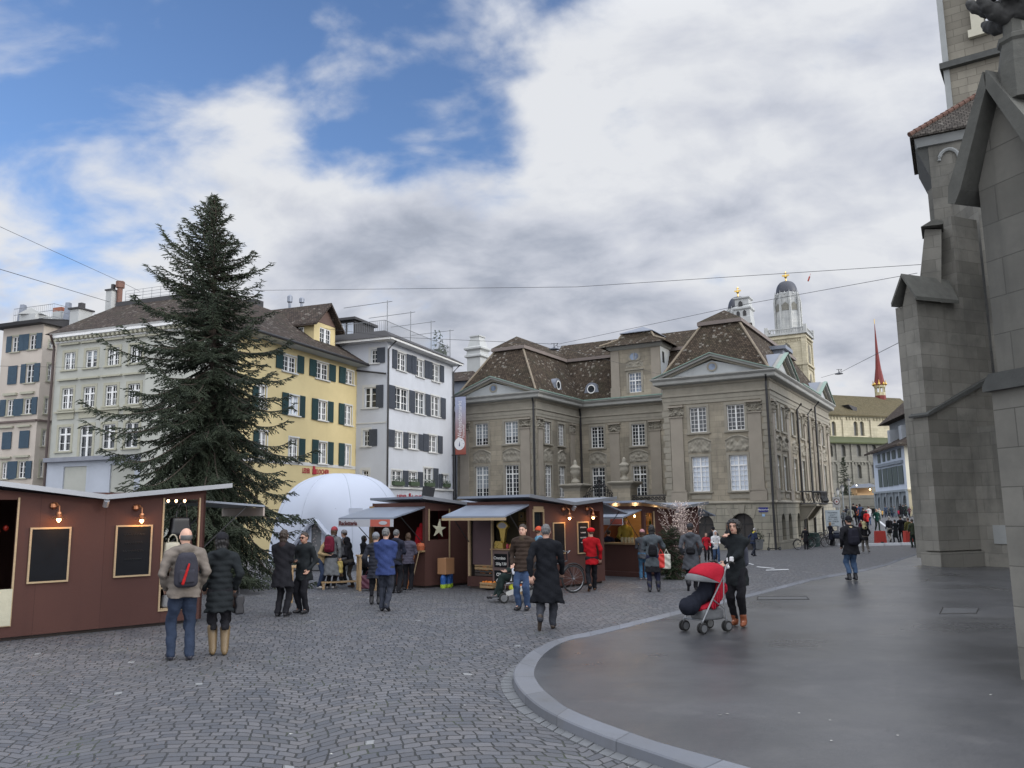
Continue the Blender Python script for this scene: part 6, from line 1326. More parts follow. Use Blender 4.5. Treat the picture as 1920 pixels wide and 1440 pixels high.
def stall(corner, aR, aL, LR, LL, hend, hmid, lab, holesR=(), holesL=(), ovL=.25, ovR=.3, back=True):
    A = np.array(grd(*corner) if len(corner) == 2 else corner, float); root = empty('market_stall', (A[0], A[1], 0), lab, 'market stall', 'brown red market stalls on the square')
    R = PL((A[0], A[1], 0), radians(aR)); L = PL((A[0], A[1], 0), radians(aL)); mid = LR / 2
    m = MB(); z0 = .06; hL = lambda u: hend + (hmid - hend) * (u / mid if u < mid else (LR - u) / (LR - mid))
    for (a, b) in ((0, mid), (mid, LR)):
        hs = [h for h in holesR if h[0] >= a - .01 and h[1] <= b + .01]; zt = min(hL(a), hL(b)); facade(m, R, a, b, z0, zt, hs, .05)
        m.poly([R.pt(a, zt), R.pt(b, zt), R.pt(b, hL(b)), R.pt(a, hL(a))])
        hs2 = [h for h in holesR if h[0] >= a - .01 and h[1] <= b + .01]; facade(m, PL(R.pt(0, 0, -.05), R.a), a, b, z0, zt, hs2, .0)
    facade(m, L, -LL, 0, z0, hend, list(holesL), .05); facade(m, PL(L.pt(0, 0, -.05), L.a), -LL, 0, z0, hend, list(holesL), .0)
    bk = R.pt(0, 0) - L.e * LL; BK = PL(bk, R.a); m.poly([BK.pt(0, z0), BK.pt(0, hend), BK.pt(LR, hend), BK.pt(LR, z0)][::1 if back else -1]); m.poly([R.pt(LR, z0), BK.pt(LR, z0), BK.pt(LR, hend), R.pt(LR, hend)]) if back else 0
    m.build('cabin', M_RED, root)
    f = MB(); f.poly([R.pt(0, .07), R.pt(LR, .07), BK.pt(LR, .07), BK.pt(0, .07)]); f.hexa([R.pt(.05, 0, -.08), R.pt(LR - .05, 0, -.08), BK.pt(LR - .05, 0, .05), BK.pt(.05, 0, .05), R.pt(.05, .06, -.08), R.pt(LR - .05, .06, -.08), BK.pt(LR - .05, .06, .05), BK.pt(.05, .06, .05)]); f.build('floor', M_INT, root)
    r = MB(); th = .06; D = LL + .3
    for (a, za, b, zb) in ((-ovL, hend + .05, mid - .005, hmid + .01), (mid + .005, hmid + .01, LR + ovR, hend + .05)):
        za += (.05 if a < 0 else 0)
        q = [R.pt(a, za, .22), R.pt(b, zb, .22), R.pt(b, zb, .22 - D - .2), R.pt(a, za, .22 - D - .2)]; r.cut(); r.hexa(q + [p + np.array([0, 0, th]) for p in q])
    r.build('roof_panel', M_SHEET, root)
    r = MB()
    for (a, za, b, zb) in ((-ovL, hend + .10, mid, hmid + .01), (mid, hmid + .01, LR + ovR, hend + .05)): q = [R.pt(a, za - .01, .24), R.pt(b, zb - .01, .24), R.pt(b, zb - .01, .221), R.pt(a, za - .01, .221)]; r.cut(); r.hexa(q + [p + np.array([0, 0, th + .025]) for p in q])
    r.build('roof_edge', M_EDGE, root)
    g = MB(); g.tube([R.pt(mid, hmid - .02, .23), R.pt(mid, hmid - .12, .16)], .05, 8); g.build('gutter_spout', M_EDGE, root)
    return root, R, L, BK
def flap(root, P, u0, u1, z, out=1.25, drop=.3, valance=None, lath=True, strut=True, name='awning_flap'):
    m = MB(); q = [P.pt(u0, z, .01), P.pt(u1, z, .01), P.pt(u1, z - drop, out), P.pt(u0, z - drop, out)]; m.hexa([p - np.array([0, 0, .02]) for p in q] + [p + np.array([0, 0, .02]) for p in q]); b = m.build(name, M_SHEET, root); ORG[b.name] = ORG[root.name]
    m = MB()
    if valance: m.pbox(P, u0, u1, z - drop - .22, z - drop - .025, out - .02, out + .01); m.build('valance', M_BANNER, b)
    elif lath: m.pbox(P, u0, u1, z - drop - .09, z - drop - .025, out - .05, out + .01); m.build('lath', M_LATH, b)
    if strut:
        for u in (u0 + .08, u1 - .08): m = MB(); m.tube([P.pt(u, z - drop * .75, out * .75), P.pt(u, z - .95, .02)], .013, 5); m.build('strut', M_PIPE, b)
    return b
def stalls():
    B = grd(376.4, 1166); A0 = grd(0, 1203.6); a = math.degrees(atan2(B[1] - A0[1], B[0] - A0[0])); R0 = PL((B[0], B[1], 0), radians(a)); um = R0.uz(183, 1100)[0]; LR = -um * 2
    A = R0.pt(-LR, 0); Rp = PL(A, radians(a)); hr = [tuple(rect(Rp, *p)) for p in ((304, 369, 933.5, 1140), (-14, 25, 933, 1172))]
    root, R, L, BK = stall((A[0], A[1], 0), a, a - 88, LR, 2.3, 2.5, 2.31, 'nearest brown red stall at the left edge with two framed blackboards', holesR=hr, ovR=.42, back=False)
    rects = []
    chalkboard(root, R, (56.5, 126.5, 992, 1089)); chalkboard(root, R, (217.5, 280, 987.5, 1078), ck=M_FAINT)
    lampfix(R, 101, 972, lab='copper lamp over the left blackboard of the nearest stall'); lampfix(R, 255.6, 974, lab='copper lamp over the right blackboard of the nearest stall')
    for h in hr: m = MB(); m.pbox(R, h[0] - .03, h[0], h[2], h[3], -.02, .02); m.pbox(R, h[1], h[1] + .03, h[2], h[3], -.02, .02); m.pbox(R, h[0] - .03, h[1] + .03, h[2] - .03, h[2], -.02, .02); m.build('opening_trim', M_LATH, root)
    h = hr[0]; sh = []
    for y in (1047, 1101, 1140): z = R.uz(320, y)[1]; sh.append(z); m = MB(); m.pbox(R, h[0], h[1], z - .02, z, -.5, -.02); m.build('shelf', M_LATH, root)
    E = PL(R.pt(LR, 0), radians(a + 90)); m = MB(); z1 = 2.2; m.pbox(E, 0, 2.1, .06, .95, -.04, 0); m.pbox(E, 0, .12, .06, 2.4, -.04, 0); m.build('end_panel', M_RED, root)
    flap(root, E, .15, 2.2, 2.28, 1.3, .10, lath=False); m = MB(); m.pbox(E, .15, 2.2, 2.28 - .10 - .2, 2.28 - .1 - .03, 1.27, 1.3); m.build('flap_board', plain('weathered_flap_board', (.35, .3, .26), .8, .2), root)
    m = MB(); q = [E.pt(2.1, .95, -.05), E.pt(0.0, .95, -.05), E.pt(0.0, .95, -.5), E.pt(2.1, .95, -.5)]; m.hexa([p - np.array([0, 0, .03]) for p in q] + q); m.build('counter', M_PINE, root)
    def bag(P, u, z, w, hgt, o, mat, lab, cat='handbag', d=.09, up=.14, hang=False):
        c = P.pt(u, z, o); r = empty('handbag', c, lab, cat, 'handbags in the nearest stall'); th = P.a; e, n = P.e, P.n
        def f(X):
            X = X - c; X = np.stack([X @ e, X @ n, X[:, 2]], 1); k = 1 - .18 * np.clip(X[:, 2] / hgt, 0, 1); return rbox(X / np.stack([k, k, np.ones(len(k))], 1), (0, 0, hgt / 2), (w / 2, d, hgt / 2), .04)
        V, F = surfnet(f, c - [w, w, .05], c + [w, w, hgt + .1], .03); mesh_obj('body', V, F, mat, r, smooth=True)
        m = MB(); m.tube([P.pt(u + w * .25 * cos(t), z + hgt + up * sin(t) * (2 if hang else 1), o + d * .6) for t in [k * pi / 8 for k in range(9)]], .012, 5); m.build('handle', mat, r)
    blk = plain('black_leather', (.012, .012, .014), .4, .3); cr = plain('cream_leather', (.45, .42, .32), .45, .1); brn = plain('brown_leather', (.07, .03, .025), .45, .2)
    uc = (h[0] + h[1]) / 2
    bag(R, uc + .06, 1.62, .42, .36, -.2, blk, 'large black bowling bag hung in the stall window', hang=True); bag(R, uc - .1, sh[0], .34, .3, -.16, cr, 'cream handbag with brown straps on the top shelf')
    bag(R, uc + .2, sh[0], .2, .34, -.18, brn, 'small brown handbag beside the cream one on the top shelf'); bag(R, uc - .16, sh[1], .26, .2, -.14, brn, 'slouchy brown leather handbag on the middle shelf'); bag(R, uc - .1, sh[2], .3, .24, -.16, plain('grey_felt', (.2, .2, .2), .9, .2), 'grey and white handbag on the lowest shelf')
    m = MB(); z = R.uz(330, 940)[1]; st = empty('light_string', R.pt(uc, z, -.3), 'row of small warm bulbs hung inside the nearest stall window', 'string lights')
    for i, x in enumerate((320, 335, 351)): u = R.uz(x, 936)[0]; m = MB(); m.lathe(R.pt(u, z + .01, -.12), [(.008, .04), (.024, .01), (.024, -.01), (.006, -.03)], 8); m.build('bulb', emit('soft_warm_bulb', (1, .62, .3), 9), st)
    m = MB(); m.tube([R.pt(h[0], z + .06, -.12), R.pt(h[1], z + .06, -.12)], .006, 4); m.build('cable', M_PIPE, st)
    h = hr[1]; m = MB(); zc = R.uz(8, 1105)[1]; m.pbox(R, h[0] - .6, R.uz(21, 1130)[0], .25, zc, -.015, .03); m.build('cream_counter_cloth', plain('cream_cloth', (.42, .4, .3), .9, .15, 12, .4), root)
    rr = random.Random(8); og = []
    for i in range(9):
        u = rr.uniform(h[1] - .55, h[1] - .06); z = rr.uniform(1.75, 2.15); c = R.pt(u, z, -.25 - rr.random() * .3); m = MB()
        if i % 3 == 0: pts = [c + R.e * (.055 if k % 2 else .022) * sin(k * pi / 5) + np.array([0, 0, (.055 if k % 2 else .022) * cos(k * pi / 5)]) for k in range(10)]; m.poly(pts); m.poly([p - R.n * .012 for p in pts][::-1]); mt = plain('gold_straw', (.6, .35, .08), .5, .2)
        else: m.lathe(c, [(.006, -.05), (.035, -.03), (.045, 0), (.035, .03), (.006, .05)], 8); mt = plain('red_ornament', (.4, .03, .015), .35, .3)
        og.append(tag(m.build('ornament', mt, None), 'small %s ornament hanging in the left window of the nearest stall' % ('gold star' if i % 3 == 0 else 'red bauble'), 'ornament', 'ornaments in the nearest stall'))
    root3, R3, L3, _ = stall((797, 1103), 42, -38, 3.2, 2.1, 2.28, 2.16, 'raclette stall with a lettered white valance and a straw star in its side window', holesL=[(-2.0, -.1, .9, 2.05)], holesR=[(.12, .82, 1.27, 2.05)])
    z0 = 2.2; b = flap(root3, L3, -2.15, -.0, 2.15, 1.2, .28, valance=True)
    text(b, 'Racletteria', L3, -2.1, 2.15 - .28 - .18, 1.225, .17, plain('dark_red_letters', (.1, .03, .03), .7, .1), align='LEFT', name='valance_lettering', bold=.004)
    m = MB(); m.pbox(L3, -.85, -.1, 2.15 - .28 - .215, 2.15 - .28 - .03, 1.212, 1.216); m.build('valance_red_end', plain('valance_red', (.42, .10, .07), .7, .1), b)
    m = MB(); c = L3.pt(-.35, 2.15 - .28 - .12, 1.225); m.poly([c + L3.e * .16 * cos(k * pi / 8) + np.array([0, 0, .05 * sin(k * pi / 8)]) for k in range(16)]); m.build('valance_badge', M_BANNER, b)
    m = MB(); m.pbox(L3, -2.05, 0, .95, 1.0, -.45, .12); m.build('counter', M_PINE, root3)
    m = MB(); m.pbox(L3, -2.0, 0, .1, 2.2, -2.4, -2.3); m.build('red_back_wall', plain('deep_red_cloth', (.13, .01, .015), .9, .3, 3, .3), root3)
    m = MB(); m.pbox(L3, -2.12, -2.02, .0, 2.2, .0, .1); m.build('post', M_PINE, root3)
    def star(P, px, py, r, mat, root_lab):
        u, z = P.uz(px, py); pts = [(u + (r if k % 2 == 0 else r * .36) * sin(k * pi / 5 + .12), z + (r * (1.12 if k == 0 else 1) if k % 2 == 0 else r * .36) * cos(k * pi / 5 + .12)) for k in range(10)][::-1]; m = MB(); m.prism(P, pts, .02, .06); return tag(m.build('straw_star', mat, None), root_lab, 'star')
    star(R3, 821.5, 992, .24, plain('birch_bark_star', (.46, .44, .32), .8, .2, 9, .3), 'large pale birch star hung in the side window of the raclette stall')
    m = MB(); m.pbox(R3, .10, .13, 1.25, 2.1, 0, .03); m.pbox(R3, .80, .83, .5, 2.1, 0, .03); m.build('opening_trim', M_LATH, root3)
    m = MB(); c = R3.pt(0.12, 2.3, -.1); m.hexa([c + R3.e * x + R3.n * y + np.array([0, 0, z]) for x, y, z in ((-.12, -.1, .02), (.12, -.1, -.0), (.12, .1, -.0), (-.12, .1, .02), (-.06, -.1, .42), (.22, -.1, .36), (.22, .1, .36), (-.06, .1, .42))]); tag(m.build('loudspeaker', M_PIPE, None), 'black box loudspeaker tilted on the roof of the raclette stall', 'loudspeaker')
    P = PL(R3.pt(.35, 0, .35), R3.a)
    gb = []
    for i, (dx, dy, hh) in enumerate(((0.0, 0, .36), (.2, .05, .32), (.36, .18, .62))):
        c = P.pt(dx, 0, -dy); t = empty('gas_bottle', c, ['blue bottle with lime base under the carton, left of the pair', 'blue bottle with lime base under the right side of the carton', 'taller blue bottle with lime base right of the carton'][i], 'bottle', 'blue bottles beside the raclette stall')
        m = MB(); m.lathe(c, [(.08, 0), (.085, .03), (.085, .1)], 12); m.build('base', plain('lime_green', (.35, .5, .03), .5, .1), t); m = MB(); m.lathe(c, [(.082, .1), (.082, hh - .08), (.05, hh - .02), (.03, hh)], 12); m.build('body', plain('bottle_blue', (.02, .09, .3), .4, .1), t)
    c = P.pt(.1, .365, -.02); m = MB(); m.box(c, (.34, .3, .42), R3.a + .2); bx = m.build('carton', plain('brown_cardboard', (.33, .17, .08), .85, .1), None); tag(bx, 'brown cardboard carton standing on blue bottles against the stall', 'box')
    for i in range(4):
        m = MB(); b0 = L3.pt(-.25 - .09 * i, 0, .30 + .03 * i); m.tube([b0, b0 + np.array([.24, .05, 1.05 + .1 * i])], .015, 5); tag(m.build('wooden_pole', [M_LATH, wood('orange_pole', (.4, .14, .04)), M_INT, wood('dark_pole', (.1, .06, .04))][i], None), ['pale pine pole leaning at the raclette counter corner', 'orange wooden pole leaning at the raclette counter corner', 'black pole leaning at the raclette counter corner', 'dark brown pole leaning at the raclette counter corner'][i], 'pole')
    c = L3.pt(-.28, 1.15, -.12)
    V, F = surfnet(lambda X: cone(X - c, (0, 0, 0), (0, 0, .5), .22, .08, (1, .5, 1)) + .012 * np.sin(X[:, 0] * 50), c - [.35, .35, .3], c + [.35, .35, .65], .035); tag(mesh_obj('hanging_cloth', V, F, cloth('red_cloth', (.25, .01, .015)), None, smooth=True), 'draped red cloth hanging at the corner post of the raclette stall', 'cloth')
    c = L3.pt(-.12, 1.0, .05); m = MB(); m.lathe(c, [(.1, 0), (.13, .12)], 12, closed=True); m.lathe(c, [(.12, .1), (.1, .17), (.03, .2)], 10); tag(m.build('basket', plain('orange_red_basket', (.45, .12, .05), .7, .3, 15), None), 'orange red basket on the corner of the raclette counter', 'basket')
    hl = [(-2.0, -.12, .3, 2.0)]
    root4, R4, L4, BK4 = stall((995, 1110), 47.5, -38, 3.15, 2.1, 2.26, 2.14, 'middle stall selling oranges, with a brass scale, chalkboards and wooden drawers', holesL=[(-2.05, -.1, .32, 2.06)], holesR=[(.15, .52, 1.55, 1.98), (2.55, 3.0, .5, 1.98)], ovR=.35)
    flap(root4, L4, -2.1, -.0, 2.16, 1.0, .28)
    m = MB(); m.pbox(L4, -2.06, -2.0, .32, 2.06, -.04, .02); m.build('post', M_LATH, root4)
    m = MB(); m.pbox(L4, -1.98, -1.32, .62, 1.85, -.12, -.08); m.build('inner_door', plain('purple_brown_panel', (.075, .045, .05), .8, .3, 2), root4); m = MB(); m.pbox(L4, -1.32, -1.27, .62, 2.0, -.12, -.05); m.build('inner_post', M_LATH, root4)
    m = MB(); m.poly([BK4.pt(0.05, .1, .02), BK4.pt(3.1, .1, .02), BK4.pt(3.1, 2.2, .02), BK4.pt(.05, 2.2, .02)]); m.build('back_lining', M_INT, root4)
    IN = PL(R4.pt(.95, 0), L4.a); m = MB(); m.pbox(IN, -1.95, -.02, .1, 2.15, -.04, 0); m.build('partition', plain('olive_brown_board', (.10, .085, .05), .85, .25, 2), root4)
    g = 'wooden drawers stacked in the middle stall'
    for j in range(4):
        for i in range(4):
            u = -.95 + i * .235; z = 1.86 - j * .255; r = empty('drawer_box', IN.pt(u, z, .05), 'small wooden drawer with a round hole, row %s, %s' % (['top', 'second', 'third', 'lowest'][j], ['leftmost', 'second from left', 'third from left', 'rightmost'][i]), 'box', g)
            m = MB(); m.pbox(IN, u - .1, u + .1, z - .115, z + .115, .01, .14); m.build('box', wood('drawer_wood' if j < 2 else 'drawer_wood_grey', (.28, .19, .08) if j < 2 else (.2, .17, .12)), r); m = MB(); c = IN.pt(u, z + .01, .145); m.poly([c + IN.e * .042 * cos(k * pi / 6) + np.array([0, 0, .055 * sin(k * pi / 6)]) for k in range(12)]); m.build('ring', plain('pale_ring', (.32, .28, .18), .7, .1), r)
            m = MB(); c = IN.pt(u, z + .01, .149); m.poly([c + IN.e * .024 * cos(k * pi / 6) + np.array([0, 0, .033 * sin(k * pi / 6)]) for k in range(12)]); m.build('hole', plain('drawer_hole', (.01, .01, .01)), r)
    m = MB(); m.pbox(L4, -1.2, -.12, .12, 1.02, -.05, .03); m.build('counter_front', plain('grey_brown_counter', (.12, .085, .08), .8, .2, 3), root4); m = MB(); m.pbox(L4, -1.25, -.1, 1.02, 1.05, -.4, .08); m.build('counter', M_PINE, root4)
    def cb(u0, u1, z0, z1, ls):
        m = MB(); m.pbox(L4, u0, u1, z0, z1, .03, .05); b = m.build('chalkboard', M_BOARD, root4); ORG[b.name] = ORG[root4.name]
        for t, u, z, s in ls: text(b, t, L4, u, z, .055, s, M_CHALK, 'chalk_writing', bold=.002)
    cb(-1.13, -.72, .58, .92, [('Cremino', -.95, .78, .11), ('250g 7.50', -.9, .64, .09)]); cb(-.66, -.25, .52, .98, [('0.5L', -.46, .8, .15), ('4.0', -.46, .62, .15)]); cb(-1.13, -.72, .18, .50, [('Olio', -.95, .36, .12), ("d'Oliva", -.93, .22, .1)])
    s = empty('shop_scale', L4.pt(-1.02, 1.05, -.12), 'old brass counter scale with a fan shaped white dial', 'scale'); SP = PL(L4.pt(-1.02, 0, -.12), L4.a); br = plain('brass', (.42, .3, .08), .3, .2, metal=.7)
    m = MB(); m.pbox(SP, -.16, .12, 1.055, 1.2, -.1, .1); m.pbox(SP, -.13, .05, 1.2, 1.24, -.1, .1); m.build('base', br, s); m = MB(); m.prism(SP, [(.03, 1.2), (.11, 1.2), (.19, 1.62), (-.05, 1.62)], -.04, .04); m.build('column', br, s)
    fan = [(.07 + .2 * cos(t), 1.55 + .2 * sin(t)) for t in [pi * (.12 + .76 * k / 10) for k in range(11)]]; m = MB(); m.prism(SP, fan + [(-.02, 1.52), (.16, 1.52)], -.05, .05); m.build('head', br, s)
    m = MB(); m.prism(SP, [(.07 + .17 * cos(t), 1.55 + .17 * sin(t)) for t in [pi * (.15 + .7 * k / 8) for k in range(9)]] + [(.0, 1.57), (.14, 1.57)], .05, .055); m.build('dial', M_BANNER, s)
    rr = random.Random(12); cols = [(.4, .05, .08), (.5, .35, .12), (.5, .2, .05), (.45, .44, .4), (.35, .03, .03)]
    for i in range(9): u = -.82 + i * .08; m = MB(); m.lathe(L4.pt(u, 1.052, -.05 - rr.random() * .15), [(.03, 0), (.04, .03), (.035, .08 + .05 * rr.random()), (.01, .12)], 8); tag(m.build('jar', plain('jar%d' % (i % 5), cols[i % 5], .4, .2), None), 'small %s jar in the row right of the brass scale' % ('crimson', 'tan', 'orange', 'cream', 'dark red')[i % 5], 'jar', 'jars beside the brass scale')
    def crate(P, u, z, w, lab, fruit=(.75, .22, .02), n=14, d=.28, h=.14, seed=0, wd=None):
        c0 = P.pt(u, z, 0); r = empty('fruit_crate', c0, lab, 'crate', 'crates of oranges at the middle stall'); m = MB(); wd = wd or M_PINE
        for (a, b, zz) in ((0, .012, h),): m.pbox(P, u - w / 2, u + w / 2, z, z + .012, -d, 0); m.pbox(P, u - w / 2, u + w / 2, z + .012, z + h * .45, -.012, 0); m.pbox(P, u - w / 2, u + w / 2, z + h * .6, z + h, -.012, 0); m.pbox(P, u - w / 2, u + w / 2, z + .012, z + h, -d, -d + .012); m.pbox(P, u - w / 2, u - w / 2 + .012, z + .012, z + h, -d + .012, -.012); m.pbox(P, u + w / 2 - .012, u + w / 2, z + .012, z + h, -d + .012, -.012)
        m.build('crate', wd, r); q = random.Random(seed)
        m = MB()
        for i in range(n): m.lathe(P.pt(u + q.uniform(-.4, .4) * w, z + h * q.uniform(.5, 1.0), -d * q.uniform(.15, .85)), [(.012, -.035), (.033, -.018), (.038, 0), (.033, .018), (.012, .035)], 8)
        tag(m.build('oranges', plain('orange_fruit', fruit, .5, .15), r, smooth=True), kind='stuff')
    crate(L4.off(-.1), -1.62, .33, .62, 'dark crate of oranges lowest in the stack inside the middle stall', seed=1, wd=M_INT); crate(L4.off(-.1), -1.62, .49, .62, 'crate of oranges and paper on top of the stack inside the middle stall', seed=2)
    FP = L4.off(.25); crate(FP, -1.25, .06, .42, 'open crate heaped with oranges on the ground before the middle stall', seed=3, n=26); crate(L4.off(.6), .05, .0, .5, 'crate of oranges on the cobbles beside the wheelchair', seed=5, n=20)
    chalkboard(root4, R4, (1037.5, 1057, 981.5, 1037)); chalkboard(root4, R4, (1083, 1101.5, 980, 1036))
    lampfix(R4, 1055.5, 970, lab='copper lamp over the left blackboard of the middle stall'); lampfix(R4, 1100, 969, lab='copper lamp over the right blackboard of the middle stall')
    m = MB(); m.pbox(R4, .12, .15, 1.5, 2.05, 0, .03); m.pbox(R4, .52, .55, 1.5, 2.05, 0, .03); m.pbox(R4, .15, .52, 1.98, 2.12, 0, .03); m.build('opening_trim', M_LATH, root4); m = MB(); m.pbox(R4, .15, .52, 1.5, 1.98, -.06, -.04); m.build('window_pane', M_GLASS, root4)
    E4 = PL(R4.pt(3.15, 0), R4.a + pi / 2); flap(root4, E4, 0, 1.9, 2.2, 1.2, .30, lath=False)
    m = MB(); m.pbox(R4, 2.56, 2.98, .55, 1.85, -.35, -.33); m.build('price_board', plain('white_board', (.45, .5, .55), .6, .1), root4)
    for a, b, t in ((1.7, 1.72, 0), (1.72, 1.8, 1)): pass
    root5, R5, L5, BK5 = stall((1211, 1082), 46, -44, 3.1, 2.6, 2.12, 2.0, 'rear stall lit warm inside, with a white valance and red counter', holesL=[(-2.5, -.1, .95, 1.98)], holesR=[(.12, .5, 1.1, 1.9)])
    b = flap(root5, L5, -2.6, -.05, 2.0, 1.0, .22, valance=True); m = MB(); m.pbox(L5, -.5, -.06, 2.0 - .22 - .2, 2.0 - .22 - .04, 1.012, 1.016); m.build('valance_red_end', MATS['valance_red'], b)
    m = MB(); m.pbox(L5, -2.5, -.05, .1, 2.0, -2.3, -2.2); m.build('back_wall', M_PINE, root5); m = MB(); m.pbox(L5, -2.5, -.08, .95, 1.0, -.4, .06); m.build('counter', M_PINE, root5); m = MB(); m.pbox(L5, -2.6, 0, 0, .14, 0, .25); m.build('step', M_RED, root5)
    m = MB()
    for i in range(3): m.pbox(L5, -1.6, -.3, 1.75 - i * .27, 1.77 - i * .27, -2.2, -2.0)
    m.build('shelf', M_LATH, root5); rr = random.Random(5)
    for i in range(16): u = -1.55 + (i % 8) * .16; z = 1.5 + .27 * (i // 8); m = MB(); m.lathe(L5.pt(u, z - .0, -2.1), [(.03, 0), (.035, .1), (.015, .15), (.015, .19)], 8); tag(m.build('bottle', plain('bottle_dark%d' % (i % 3), [(.05, .02, .01), (.3, .12, .02), (.02, .05, .02)][i % 3], .2, .1), None), 'small %s bottle on a back shelf of the warm lit stall' % ('brown', 'amber', 'green')[i % 3], 'bottle', 'bottles in the warm lit stall')
    for u in (-2.0, -1.2, -.4):
        l = bpy.data.lights.new('stall_light', 'POINT'); l.energy = 7; l.color = (1, .6, .28); l.shadow_soft_size = .05; o = bpy.data.objects.new('stall_light', l); COL.objects.link(o); r = empty('pendant_bulb', L5.pt(u, 1.8, -1.2), 'bare warm bulb hanging inside the warm lit stall', 'lamp', 'bulbs in the warm lit stall'); o.parent = r; o.location = (0, 0, -.06)
        m = MB(); m.lathe(L5.pt(u, 1.8, -1.2), [(.01, .04), (.03, 0), (.01, -.04)], 8); m.build('bulb', M_BULB, r); m = MB(); m.tube([L5.pt(u, 1.83, -1.2), L5.pt(u, 2.1, -1.2)], .006, 4); m.build('cable', M_PIPE, r)
    m = MB()
    for i in range(5): m.lathe(L5.pt(-.9 + i * .13, 1.002, -.1), [(.04, 0), (.05, .05), (.04, .16)], 8); m.cut()
    m.build('glass_jar', plain('cream_jars', (.45, .4, .25), .3, .2), root5)
    m = MB(); m.pbox(R5, .5, .54, 1.0, 1.95, 0, .03); m.build('opening_trim', M_LATH, root5)
    E5 = PL(R5.pt(3.1, 0), R5.a + pi / 2); flap(root5, E5, 0, 1.9, 2.05, 1.1, .28, lath=False)
    return R4, L4, R5, L5, L3
R4, L4, R5, L5, L3 = stalls()
# white dome tent
def tent():
    c = grd(640, 1078); c = np.array([c[0], c[1] + 4.2, 0]); Y = c[1]; top = atY(640, 888, Y)[2]; hw = (752 - 520) / 2 / FPX * Y; cx = atY(636, 960, Y)[0]; c = np.array([cx, Y, 0])
    root = empty('dome_tent', c, 'white inflated dome tent with arched openings behind the tables', 'tent'); n, mm = 48, 14; V = []; F = []
    foot = 4
    for j in range(mm + 1):
        t = pi / 2 * j / mm
        for i in range(n):
            a = 2 * pi * i / n; ribf = abs(cos(2 * (a - radians(35)))); zl = (1 - ribf ** 1.2) * 1.7 + .15
            R_ = hw * (1 + .04 * ribf); z = zl + (top - zl) * sin(t) ** .9; r = R_ * cos(t) ** .8 * (1 if j else 1.0)
            V.append(c + np.array([r * cos(a), r * .95 * sin(a), z]))
    for j in range(mm):
        for i in range(n): k = (i + 1) % n; F.append((j * n + i, j * n + k, (j + 1) * n + k, (j + 1) * n + i))
    m = plain('white_tent_fabric', (.42, .455, .53), .6, .05, .6); mesh_obj('dome', np.array(V), F, m, root, smooth=True)
    b = MB(); b.tube([V[i] for i in range(n)] + [V[0]], .09, 6); b.build('edge_tube', m, root)
    i = MB(); i.lathe(c, [(hw * .86, .02), (hw * .86, 1.9)], 24, closed=False); i.build('inner_wall', plain('grey_window_vinyl', (.16, .165, .17), .35, .4, 1.5), root)
    sm = MB()
    for i_ in range(3, n, 6): sm.cut(); sm.tube([V[j * n + i_] for j in range(mm + 1)], .012, 4)
    sm.build('seam', plain('seam_grey', (.35, .38, .44), .7, .1), root); w = MB()
    for a in (-112, -88, -62, -40): t = radians(a); q = c + np.array([hw * .88 * cos(t), hw * .88 * sin(t), 0]); w.cut(); w.box(q, (.5, .05, 2.2), t + pi / 2)
    w.build('white_post_panel', m, root)
    rr = random.Random(4); lg = MB()
    for k in range(260): t = radians(rr.uniform(-125, -50)); z = rr.uniform(.9, 2.0); q = c + np.array([hw * .875 * cos(t), hw * .875 * sin(t), z]); d = .03; lg.poly([q + [d, 0, 0], q + [0, -d, d], q + [-d, 0, 0], q + [0, 0, -d]])
    tag(lg.build('frosted_twigs', plain('frosted_twig', (.4, .35, .34), .6, .3), root), kind='stuff')
tent()
